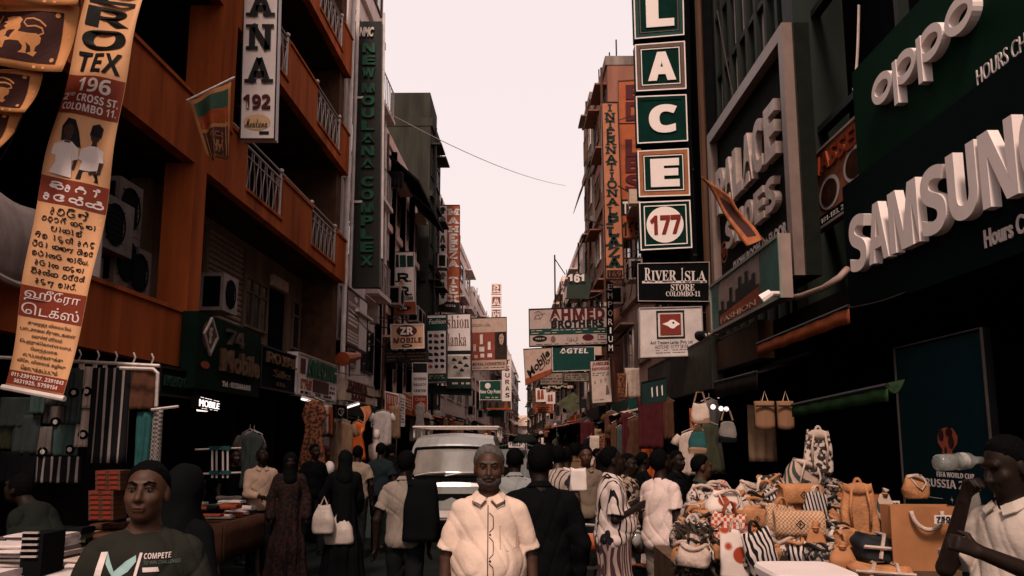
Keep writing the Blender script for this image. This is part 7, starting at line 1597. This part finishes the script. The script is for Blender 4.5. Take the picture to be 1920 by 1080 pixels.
# motorbikes between the black shirt man and the striped shirt man
def motorbike(x, Y, rz, label, col):
    T = thing('motorbike', label, 'motorbike', (0,0,0)); PM = M('bike_'+str(col), col, .3, spec=.4)
    for y in (-.62,.62):
        w2 = obj('wheel', MB().tube([V(-.045,y,.3), V(.045,y,.3)], .3, 22), M('tyre'), T); obj('rim', MB().tube([V(-.05,y,.3), V(.05,y,.3)], .21, 16), STEEL, w2); obj('hub', MB().tube([V(-.07,y,.3), V(.07,y,.3)], .06, 10), IRON, w2)
    obj('tank', MB().ball(V(0,-.15,.80), (.10,.24,.09), 16, 10), PM, T, smooth=True); obj('seat', MB().ball(V(0,.32,.80), (.12,.38,.07), 14, 8), NEAR, T, smooth=True)
    obj('engine', MB().box(V(0,-.02,.42), (.22,.36,.30)).tube([V(.14,.05,.32), V(.17,.65,.36)], .035, 8), IRON, T); obj('front_fairing', MB().ball(V(0,-.48,.86), (.11,.12,.13), 14, 9), NEAR, T, smooth=True)
    obj('side_cover', MB().ball(V(0,.30,.62), (.11,.26,.10), 12, 8), NEAR, T, smooth=True); obj('headlight', MB().ball(V(0,-.60,.86), (.085,.05,.085), 12, 8), M('lamp_glass'), T, smooth=True)
    obj('fork', MB().tube([V(-.07,-.44,.9), V(-.07,-.64,.3)], .022, 6).tube([V(.07,-.44,.9), V(.07,-.64,.3)], .022, 6), STEEL, T); obj('handlebar', MB().tube([V(-.36,-.22,1.0), V(-.2,-.38,.98), V(.2,-.38,.98), V(.36,-.22,1.0)], .014, 6), STEEL, T)
    for s_ in (-1, 1): obj('mirror', MB().tube([V(s_*.22,-.36,1.0), V(s_*.3,-.38,1.2)], .007, 5).ball(V(s_*.31,-.38,1.24), (.06,.015,.04), 10, 6), NEAR, T)
    obj('mudguard', MB().sheet(lambda u, v: V((u-.5)*.12, -.62+.33*math.cos(math.pi*(.15+.7*v)), .30+.33*math.sin(math.pi*(.15+.7*v))), 3, 10, V(0,0,-.01)), PM, T, smooth=True)
    T.location = (x, Y, 0); T.rotation_euler = (0, 0, rz); return T
p = at(1086, 990, 9.0); motorbike(p.x, 9.0, R(60), 'dark motorbike with an orange tank parked in front of the black shirt man', (.40,.09,.03))
p = at(1110, 960, 11.2); motorbike(p.x+.1, 11.3, R(50), 'black motorbike parked behind the orange tank motorbike', (.015,.015,.015))
p = at(1165, 1000, 8.4); motorbike(p.x+.15, 9.0, R(20), 'black and grey motorbike between striped shirt and pale t-shirt men', (.05,.05,.05))
# crate of dark goods with a white paper bag
o = tag(obj('paper_bag', softbody(.16,.08,.22,.3,1,.02,4,sag=1), WHITE, smooth=True), 'upright white paper bag seen between the crowd and the striped shirt man', 'bag'); o.location = at(1085,920,9.4)
# ---------------------------------------------------------------- wires
WIRE = M('wire_black', (.05,.035,.03), .5); WIRE2 = M('wire_pale', (.40,.30,.27), .5)
tag(cable([at(728,212,26), at(1060,348,50)], .014, WIRE2, None, .35), 'long thin pale cable sagging across the white sky', 'cable')
tag(cable([at(818,262,44), at(830,300,44)], .03, WIRE, None, 0), 'short loose dark cable end beside the weathered building', 'cable')
for k, (a, b, lb) in enumerate(((at(372,585,13), at(560,665,18), 'black cable running above the shop boards on the left'),(at(558,660,18), at(700,700,24), 'black cable sagging between the green lettered board and the pale wall end'),(at(655,580,21), at(790,690,32), 'dark cable bundle crossing behind the ZR mobile sign'),
    (at(862,560,44), at(905,598,50), 'thin dark cable hanging beside the orange clothing sign'),(at(1195,440,18), at(1180,560,26), 'black cable beside the black store sign'),(on(1345,20,RR(3.6)), on(1440,470,RR(3.5)), 'black cable dropping past the framed palace board'),
    (on(1610,10,RR(4.0)), on(1600,170,RR(3.7)), 'pale cable hanging down to the upper phone board'),(at(1100,560,30), at(1200,480,19), 'dark cable between the number board and the letter boxes'),(at(960,770,120), at(1000,790,90), 'thin cable strung across the far end of the street'))):
    tag(cable([a, b], .012 if k != 6 else .015, WIRE2 if k == 6 else WIRE, None, .15+.05*(k % 3)), lb, 'cable')
T = thing('curved_pipe', 'pale bent pipe running above the orange awning on the right', 'pipe', tuple(on(1470,560,RR(3.2)))); obj('pipe', MB().tube([on(1460,562,RR(3.2)), on(1500,556,RR(3.2)), on(1545,540,RR(3.2)), on(1575,520,RR(3.25)), on(1588,505,RR(3.4))], .035, 8), M('pipe_taupe', (.30,.2,.16), .5), T, smooth=True)
obj('bracket', MB().tube([on(1500,556,RR(3.2)), on(1500,556,RR(4.0))], .02, 5), IRON, T)
for k in range(26):                                  # tangle of small brackets, meter boxes and rods on the middle distance walls
    sd = k % 2; Y = 24+k*1.7; pl = L(5.0) if sd else RR(3.6); z = rb.uniform(3.2,8.5); p = plp(pl, Y, z); s_ = 1 if sd else -1; key = f"metal bracket with box on the wall {beside(p)}"; T = thing('wall_bracket', key+nth(cnt_, key), 'bracket', tuple(p), f"brackets on the {'left' if sd else 'right'} side walls")
    obj('rod', MB().tube([p, p+V(s_*rb.uniform(.5,1.3),0,rb.uniform(-.2,.5))], .02, 5), IRON, T); obj('meter_box', MB().box(p+V(s_*.15,0,0), (.25,.35,.4)), rb.choice((ACW, IRON, CREAM)), T)
# ---------------------------------------------------------------- people
SK1 = M('skin_dark', (.035,.014,.008), .5, var=.15, spec=.4); SK2 = M('skin_brown', (.055,.022,.012), .55, var=.25, spec=.25, scale=25); SK3 = M('skin_deep', (.014,.007,.005), .55, var=.15)
GH = M('hair_grey', (.085,.072,.066), .7, var=.5, scale=40, bump=.3); GB = M('beard_grey', (.07,.058,.052), .8, var=.5, scale=60, bump=.4)
SH_C = M('shirt_cream', (.62,.44,.35), .8, var=.12, scale=6, bump=.25); SH_W = M('tee_pinkish', (.62,.46,.41), .8, var=.12, scale=6, bump=.2); SH_D = M('tee_charcoal', (.019,.018,.014), .85, var=.2, scale=8, bump=.2)
SH_S = M('shirt_striped', (.55,.42,.38), .8, kind='stripe', rgb2=(.015,.012,.014), ps=6, rot=-.785); MATS['shirt_striped'].node_tree.nodes
SA_S = M('sarong_striped', (.30,.20,.17), .8, kind='wide', rgb2=(.05,.025,.03), ps=13, rot=-.785)
P_D = M('trousers_dark', (.010,.010,.011), .85); P_G = M('trousers_grey', (.16,.12,.10), .85, var=.2, bump=.2); SH_P = M('polo_grey', (.20,.155,.13), .85, var=.2, bump=.3, scale=6)
SH_B = M('shirt_paleblue', (.22,.215,.21), .85, var=.15, bump=.2); SH_K = M('shirt_black', (.004,.004,.0045), .85); SH_N = M('shirt_navy', (.012,.018,.020), .85); SH_T = M('shirt_tan', (.40,.26,.19), .8, var=.2); SH_O = M('shirt_olive', (.11,.065,.035), .8, var=.2)
def put(px, Y, dx=0): return (at(px, 850, Y).x+dx, Y, 0)
# central man
c = put(917, 5.15); M1 = person('person', 'heavyset man in a cream short sleeved shirt with dark piping walking towards us', c, R(2), H=1.715, h=.0065, shirt_m=SH_C, low_m=P_G, skin=SK2, hairstyle='thin', hair_m=GH, face=True, beard=GB, fat=.070, sh_w=.98, sleeve=.80, hem=.84,
    armL=((.232,.03,1.12),(.25,-.02,.88)), armR=((-.232,.03,1.12),(-.25,-.02,.88)), stride=.12, seed=1)
PI = M('piping', (.05,.025,.022), .7)
def shirtfront(T, s, pts, r, m, name): 
    o = obj(name, MB().tube([V(*[q_*s for q_ in p]) for p in pts], r, 6), m, None); o.parent = T; return o
from mathutils.bvhtree import BVHTree
def surf(T, x, z, nm='shirt', out=.003):
    """front surface of the figure's shirt at x, z in its own space"""
    ob_ = [c_ for c_ in T.children if c_.name.startswith(nm)][0]; me = ob_.data
    if 'bvh' not in PROFILE.get(ob_.name, {}): PROFILE[ob_.name] = {'bvh': BVHTree.FromPolygons([v.co.copy() for v in me.vertices], [tuple(p.vertices) for p in me.polygons])}
    h_ = PROFILE[ob_.name]['bvh'].ray_cast(V(x, -1, z), V(0, 1, 0)); return (h_[0]+V(0, -out, 0)) if h_[0] else V(x, -.2, z)
s1 = 1.70/1.72
shirtfront(M1, 1, [surf(M1, -.004, z) for z in np.linspace(1.41, .86, 26)], .0026, PI, 'placket_piping')
for k in range(4):
    z0, z1 = 1.37-.125*k, 1.27-.125*k; shirtfront(M1, 1, [surf(M1, .004, z0), surf(M1, .024, z0-.02), surf(M1, .026, (z0+z1)/2), surf(M1, .024, z1+.02), surf(M1, .004, z1)], .0022, PI, 'placket_loop'); o = obj('button', MB().ball(surf(M1, .008, z1-.012), .006, 8, 6), PI, None); o.parent = M1
for pts in ([(.06,1.30),(.15,1.30)],[(.06,1.30),(.062,1.19),(.105,1.175),(.148,1.19),(.15,1.30)]): shirtfront(M1, 1, [surf(M1, x, z, out=.001) for x, z in pts], .0022, M('seam', (.40,.27,.2), .8), 'pocket_seam')
cp_ = MB()
for sg in (1, -1): cp_.tube([V(sg*.086,-.079,1.418), V(sg*.045,-.108,1.398), V(sg*.012,-.085,1.432)], .0035, 5); cp_.tube([V(sg*.092,.0,1.447), V(sg*.086,-.079,1.418)], .0035, 5)
o = obj('collar_piping', cp_, PI, None); o.parent = M1
# left man in printed t-shirt
c = put(281, 3.55); M2 = person('person', 'frowning man in a charcoal t-shirt with pale printed graphics at the lower left', c, R(14), H=1.665, h=.006, shirt='tee', shirt_m=SH_D, low_m=P_D, skin=SK2, face=True, fat=.05, sh_w=1.04, turn=R(-8), nod=R(6), hairstyle='short', sleeve=.7,
    armL=((.245,.03,1.12),(.26,-.03,.88)), armR=((-.245,.03,1.12),(-.26,-.03,.88)), seed=5)
PM_ = M('tee_print_mint', (.25,.36,.34), .7, var=.15); PW_ = M('tee_print_white', (.60,.47,.44), .7, var=.15); PG_ = M('tee_print_grey', (.10,.12,.105), .7, var=.2)
def onshirt(T, polys, m, name, out=.0035, nsub=6):
    mb = MB()
    for pl_ in polys:                                  # each polygon is a strip: list of left points and right points
        Lp, Rp = pl_; n = max(len(Lp), 2)
        rows = []
        for i in range(len(Lp)-1):
            for t in np.linspace(0, 1, nsub, endpoint=(i == len(Lp)-2)): rows.append((lerp3(Lp[i]+(0,), Lp[i+1]+(0,), t), lerp3(Rp[i]+(0,), Rp[i+1]+(0,), t)))
        W_ = 4; base = len(mb.v)
        for a, b in rows:
            for j in range(W_+1): x = a[0]+(b[0]-a[0])*j/W_-.055; z = a[1]+(b[1]-a[1])*j/W_+.045; mb.v.append(tuple(surf(T, x, z, out=out)))
        for i in range(len(rows)-1):
            for j in range(W_): k = base+i*(W_+1)+j; mb.f.append((k, k+1, k+W_+2, k+W_+1))
    o = obj(name, mb, m, None); o.parent = T; return o
# graphic: x grows to the picture's right
onshirt(M2, [([(-.085,1.30),(-.105,1.20)],[(-.060,1.302),(-.078,1.20)])], PW_, 'printed_bar')
onshirt(M2, [([(-.060,1.302),(-.028,1.235),(.01,1.27),(.045,1.292)],[(-.062,1.262),(-.025,1.205),(.022,1.235),(.048,1.27)])], PM_, 'printed_swoosh')
onshirt(M2, [([(.058,1.30),(.005,1.02)],[(.068,1.30),(.018,1.02)])], PW_, 'printed_line')
onshirt(M2, [([(-.078,1.195),(-.115,1.14),(-.12,1.04)],[(-.078,1.160),(-.092,1.12),(-.09,1.04)])], PW_, 'printed_shape'); onshirt(M2, [([(-.055,1.20),(.0,1.165),(.01,1.13)],[(-.060,1.165),(-.02,1.125),(-.012,1.06)])], PW_, 'printed_shape')
onshirt(M2, [([(.066,1.215),(.16,1.12)],[(.064,1.190),(.15,1.085)])], PW_, 'printed_bar'); onshirt(M2, [([(.075,1.215),(.195,1.205)],[(.105,1.192),(.19,1.18)])], PG_, 'printed_bar'); onshirt(M2, [([(.06,1.13),(.16,1.06)],[(.06,1.115),(.15,1.04)])], PG_, 'printed_bar')
onshirt(M2, [([(.072,1.248),(.125,1.248)],[(.074,1.232),(.13,1.232)])], PW_, 'printed_tab')
class QS:
    def __init__(s, T, x0, z0, x1, z1): s.a = (T, x0, z0, x1, z1)
    def p(s, u, v, d=0): T, x0, z0, x1, z1 = s.a; return surf(T, x0+(x1-x0)*u, z0+(z1-z0)*v, out=.003)+V(0, -d, 0)
    def w(s): return abs(s.a[3]-s.a[1])
    def h(s): return abs(s.a[4]-s.a[2])
qs = QS(M2, .019, 1.343, .145, 1.295); text(qs, 'COMPETE', .0, .0, .72, .42, PW_, M2, font='B', depth=.001, base=.001); text(qs, 'TO WIN CHALLENGES', .0, .55, 1.0, .82, PG_, M2, depth=.001, base=.001, res=2)
# drinking man on the right
c = put(1890, 3.95); M3 = person('person', 'man in a pale rumpled shirt drinking from a clear bottle at the right edge', c, R(-68), H=1.76, h=.0065, shirt='sh', shirt_m=M('shirt_rumpled', (.42,.33,.28), .8, var=.2, scale=6, bump=.3), low_m=P_G, skin=SK3, turn=R(-10), nod=R(-16), sleeve=.80, fat=.03,
    armL=((.24,-.14,1.20),(.16,-.38,1.30)), armR=((-.19,-.19,1.19),(-.06,-.20,1.47)), curl=.9, palmR=(1,0,.4), palmL=(-1,0,0), seed=7, hem=.80)
BG = M('bottle_clear', (.30,.29,.26), .08, var=.5, scale=10, spec=1.0, alpha=.5)
T = thing('water_bottle', 'clear plastic bottle tipped level at the drinking man\'s mouth', 'bottle', tuple(at(1795,868,3.85)))
a_, b_ = at(1757,868,3.8), at(1840,862,3.9); d_ = (b_-a_); obj('bottle', MB().tube([a_, a_+d_*.03, a_+d_*.35, a_+d_*.4, a_+d_*.45, a_+d_*.7, a_+d_*.85, b_], [.022,.034,.034,.028,.034,.034,.016,.014], 16), BG, T, smooth=True); obj('label_band', MB().tube([a_+d_*.46, a_+d_*.6], .0355, 16, False), M('bottle_label', (.3,.27,.25), .4, var=.5, scale=30), T, smooth=True)
# others: px, Y, heading, H, ...
def P(label, px, Y, rz, **k): return person('person', label, put(px, Y), R(rz), **k)
P('dark clothed person close behind the printed t-shirt man, only the dark shoulder visible', 352, 4.7, 150, H=1.62, h=.012, shirt='robe', shirt_m=SH_K, low=None, skin=SK3, hairstyle='scarf', hatm=SH_K, seed=9)
BPK = P('man in a grey polo shirt walking away with a black backpack', 762, 8.1, 172, H=1.66, h=.009, shirt='sh', shirt_m=SH_P, low_m=P_D, skin=SK3, stride=.10, seed=11, armL=((.25,.05,1.12),(.27,.0,.88)), armR=((-.23,-.02,1.12),(-.2,-.1,.9)))
mbk = softbody(.30,.20,.50,.6,.8,.12,5,sag=1); o = obj('backpack', mbk, SH_K, smooth=True); tag(o, 'black backpack hanging from the grey polo man\'s right shoulder', 'backpack'); bx = put(793, 8.0); o.location = (bx[0], 7.95, .92)
for k in (0, 1): s_ = obj('strap', MB().tube([V(-.10+.03*k,-.06,.46), V(-.13+.02*k,.02,.56), V(-.13,.10,.52)], .014, 6), SH_K, None); s_.parent = o
P('bowed young man in a pale shirt standing at the goods table', 492, 12.3, 25, H=1.66, h=.011, shirt='long', shirt_m=SH_T, low_m=P_D, skin=SK3, nod=R(45), armR=((-.20,-.10,1.12),(-.05,-.24,1.08)), armL=((.25,.03,1.12),(.24,-.03,.88)), seed=12)
P('woman in a dark patterned long dress and scarf walking along the left stalls', 545, 11.9, 20, H=1.60, h=.012, shirt='robe', shirt_m=M('robe_pattern', (.012,.010,.011), .8, kind='noise', rgb2=(.035,.016,.013), ps=30), low=None, skin=SK3, hairstyle='scarf', hatm=SH_K, seed=13)
P('woman in a flowing black robe carrying pale plastic bags', 648, 11.8, 190, H=1.63, h=.012, shirt='robe', shirt_m=SH_K, low=None, skin=SK3, hairstyle='scarf', hatm=SH_K, seed=14, armR=((-.2,-.05,1.12),(-.2,-.15,.95)), armL=((.28,-.05,1.12),(.30,-.14,.88)))
PBG = M('plastic_bag', (.42,.33,.29), .35, var=.3, scale=6, bump=.3)
for k, (px, py, w_, h_) in enumerate(((606,1000,.26,.34),(634,1020,.36,.32))):
    b = softbody(w_,.16,h_,.7,.55,.25,k+3); o = obj('plastic_bag', b, PBG, smooth=True); o.location = at(px, py, 11.5+.15*k); tag(o, ('front pale plastic bag hanging from the black robed woman\'s hand','rear wider plastic bag behind the front pale one')[k], 'bag')
    h2 = obj('handle', MB().tube([V(-.05,0,h_*.95), V(0,0,h_*1.3), V(.05,0,h_*.95)], .012, 5), PBG, None); h2.parent = o
P('man in a tan grey polo shirt walking away beside the black robed woman', 671, 14.2, 178, H=1.68, h=.011, shirt='tee', shirt_m=M('polo_tan', (.22,.16,.12), .85, var=.2, bump=.3), low_m=P_D, skin=SK3, stride=.12, seed=15)
P('man in a dark navy shirt walking away left of the silver van', 714, 15.0, 175, H=1.72, h=.012, shirt='tee', shirt_m=SH_N, low_m=P_D, skin=SK3, stride=.14, seed=16)
P('man in a pale blue shirt seen from behind over the cream shirt man\'s shoulder', 965, 8.6, 185, H=1.68, h=.010, shirt='sh', shirt_m=SH_B, low_m=P_D, skin=SK3, fat=.04, seed=17)
P('tall man in black seen from behind right of the cream shirt man', 1012, 5.9, 188, H=1.72, h=.009, shirt='long', shirt_m=SH_K, low_m=P_D, skin=SK3, fat=.05, sh_w=1.1, seed=18)
M4 = P('man in a striped shirt and striped sarong standing sideways by the motorbikes', 1146, 8.0, 100, H=1.70, h=.0085, shirt='sh', shirt_m=SH_S, low='sarong', low_m=SA_S, skin=SK3, fat=.05, armR=((-.2,.03,1.12),(-.10,-.17,1.20)), armL=((.2,.02,1.12),(.10,-.19,1.22)), hem=.80, seed=19, nod=R(12), sleeve=.85)
M5 = P('man in a plain pinkish t-shirt seen sideways from behind near the bag heap', 1238, 8.0, 128, H=1.68, h=.0085, shirt='tee', shirt_m=SH_W, low_m=P_G, skin=SK3, fat=.045, armL=((.22,.02,1.12),(.2,-.05,.86)), armR=((-.2,.03,1.12),(-.17,-.05,.86)), seed=20, nod=R(20), hem=.86)
P('man in an olive shirt in profile behind the bag heap', 1313, 8.6, 95, H=1.62, h=.010, shirt='sh', shirt_m=M('shirt_darkolive', (.035,.040,.028), .8), low_m=P_D, skin=SK2, seed=21)
P('patterned shirt person half hidden behind the striped shirt man', 1176, 9.6, 60, H=1.62, h=.012, shirt='sh', shirt_m=M('shirt_patterned', (.32,.22,.16), .8, kind='noise', rgb2=(.03,.02,.02), ps=24), low_m=P_D, skin=SK3, seed=22)
P('dark clothed person standing deeper in the right shop front', 1268, 10.5, 40, H=1.64, h=.013, shirt='long', shirt_m=SH_K, low_m=P_D, skin=SK3, seed=23)
# seller bending over the cloth table
P('dark clothed seller bending over the white cloth stacks at the left', 118, 6.4, -100, H=1.62, h=.010, shirt='long', shirt_m=M('seller_dark', (.012,.014,.012), .85, bump=.2), low_m=P_D, skin=SK3, bend=R(32), nod=R(35), armR=((-.15,-.22,1.15),(-.10,-.42,1.02)), armL=((.18,-.16,1.1),(.15,-.34,.98)), seed=24, collar=False)
# distant crowd
crowd = [('white capped man in white, farther up the street',1052,16.5,170,dict(shirt='long',shirt_m=SH_W,hatm=WHITE)),('second white capped man left of the first',1036,18,175,dict(shirt='tee',shirt_m=SH_C,hatm=WHITE)),('broad man in an olive brown shirt walking away',1077,13.5,182,dict(shirt='sh',shirt_m=SH_O)),
 ('woman in a black and pale striped top in the crowd',1046,10.8,170,dict(shirt='tee',shirt_m=M('top_striped', (.35,.26,.22), .8, kind='stripe', rgb2=(.03,.025,.03), ps=9, rot=-.785),hairstyle='fringe')),('person in a pale banded t-shirt beside the striped top woman',1062,11.8,160,dict(shirt='tee',shirt_m=SH_W)),
 ('man in a tan collared shirt facing us in the crowd',1098,10.9,5,dict(shirt='sh',shirt_m=M('shirt_drab', (.16,.11,.08), .8))),('dark woman in a black scarf at the crowd\'s right',1130,12.5,20,dict(shirt='robe',low=None,shirt_m=SH_K,hairstyle='scarf',hatm=SH_K)),
 ('man in grey far up the middle of the street',1012,24,180,dict(shirt='tee',shirt_m=SH_P)),('man in white far up the street near the right stalls',1064,26,170,dict(shirt='sh',shirt_m=SH_B)),('person in rust clothes far up the right side',1084,22,10,dict(shirt='tee',shirt_m=PAL['rust'])),('dark haired person in slate behind the black shirt man',1028,12.6,185,dict(shirt='tee',shirt_m=PAL['slate'])),
 ('man in black beside the van\'s rear on the left',735,18.5,170,dict(shirt='sh',shirt_m=SH_K)),('person in a dark dress by the left shop fronts',610,16.5,60,dict(shirt='robe',low=None,shirt_m=SH_K,hairstyle='scarf',hatm=PAL['maroon'])),('young person in brown by the hanging tan jacket',640,18.5,30,dict(shirt='tee',shirt_m=PAL['brown'])),
 ('shopper in cream near the far left stalls',900,30,5,dict(shirt='tee',shirt_m=SH_C)),('shopper in slate crossing far up the street',940,34,80,dict(shirt='sh',shirt_m=PAL['slate'])),('shopper in maroon far up the street',992,38,10,dict(shirt='tee',shirt_m=PAL['maroon'])),('shopper in white farthest up the street',1004,46,180,dict(shirt='tee',shirt_m=SH_W)),
 ('dark shopper at the right stalls past the motorbikes',1205,12.2,100,dict(shirt='tee',shirt_m=SH_K)),('shopper in brown at the right stalls',1120,17,80,dict(shirt='sh',shirt_m=PAL['brown'])),('seller in the dark behind the goods table',440,13.4,60,dict(shirt='tee',shirt_m=SH_K)),('seated looking figure in black beside the hanging shirts',590,14.6,40,dict(shirt='tee',shirt_m=SH_K))]
for i, (lb, px, Y, rz, k) in enumerate(crowd):
    kk = dict(H=rb.uniform(1.58,1.72), h=.014 if Y < 14 else .018 if Y < 25 else .024, low_m=rb.choice((P_D, P_D, P_G)), skin=rb.choice((SK1, SK3, SK2)), stride=rb.choice((0,.1,.14)), seed=30+i, hands=Y < 25); kk.update(k)
    P(lb, px, Y, rz+rb.uniform(-10,10), **kk)
# mannequin head and white doll-like busts in the left shops
for k, (px, py, Y, lb) in enumerate(((618,878,15.4,'white mannequin head on a dark bust in the left shop front'),(706,815,20,'white little mannequin wearing a cap by the rust banner'))):
    p = at(px, py, Y); T = thing('mannequin_bust', lb, 'mannequin', tuple(p)); obj('head', MB().ball(p, (.085,.10,.12), 14, 10), WHITE, T, smooth=True); obj('bust', MB().tube([p+V(0,0,-.08), p+V(0,0,-.16), p+V(0,0,-.24), p+V(0,0,-.6)], [.05,.06,.18,.15], 12), SH_K if k == 0 else PAL['cream'], T, smooth=True); obj('pole', MB().tube([p+V(0,0,-.6), (p.x, p.y, 0)], .02, 6), STEEL, T)
flush_text()
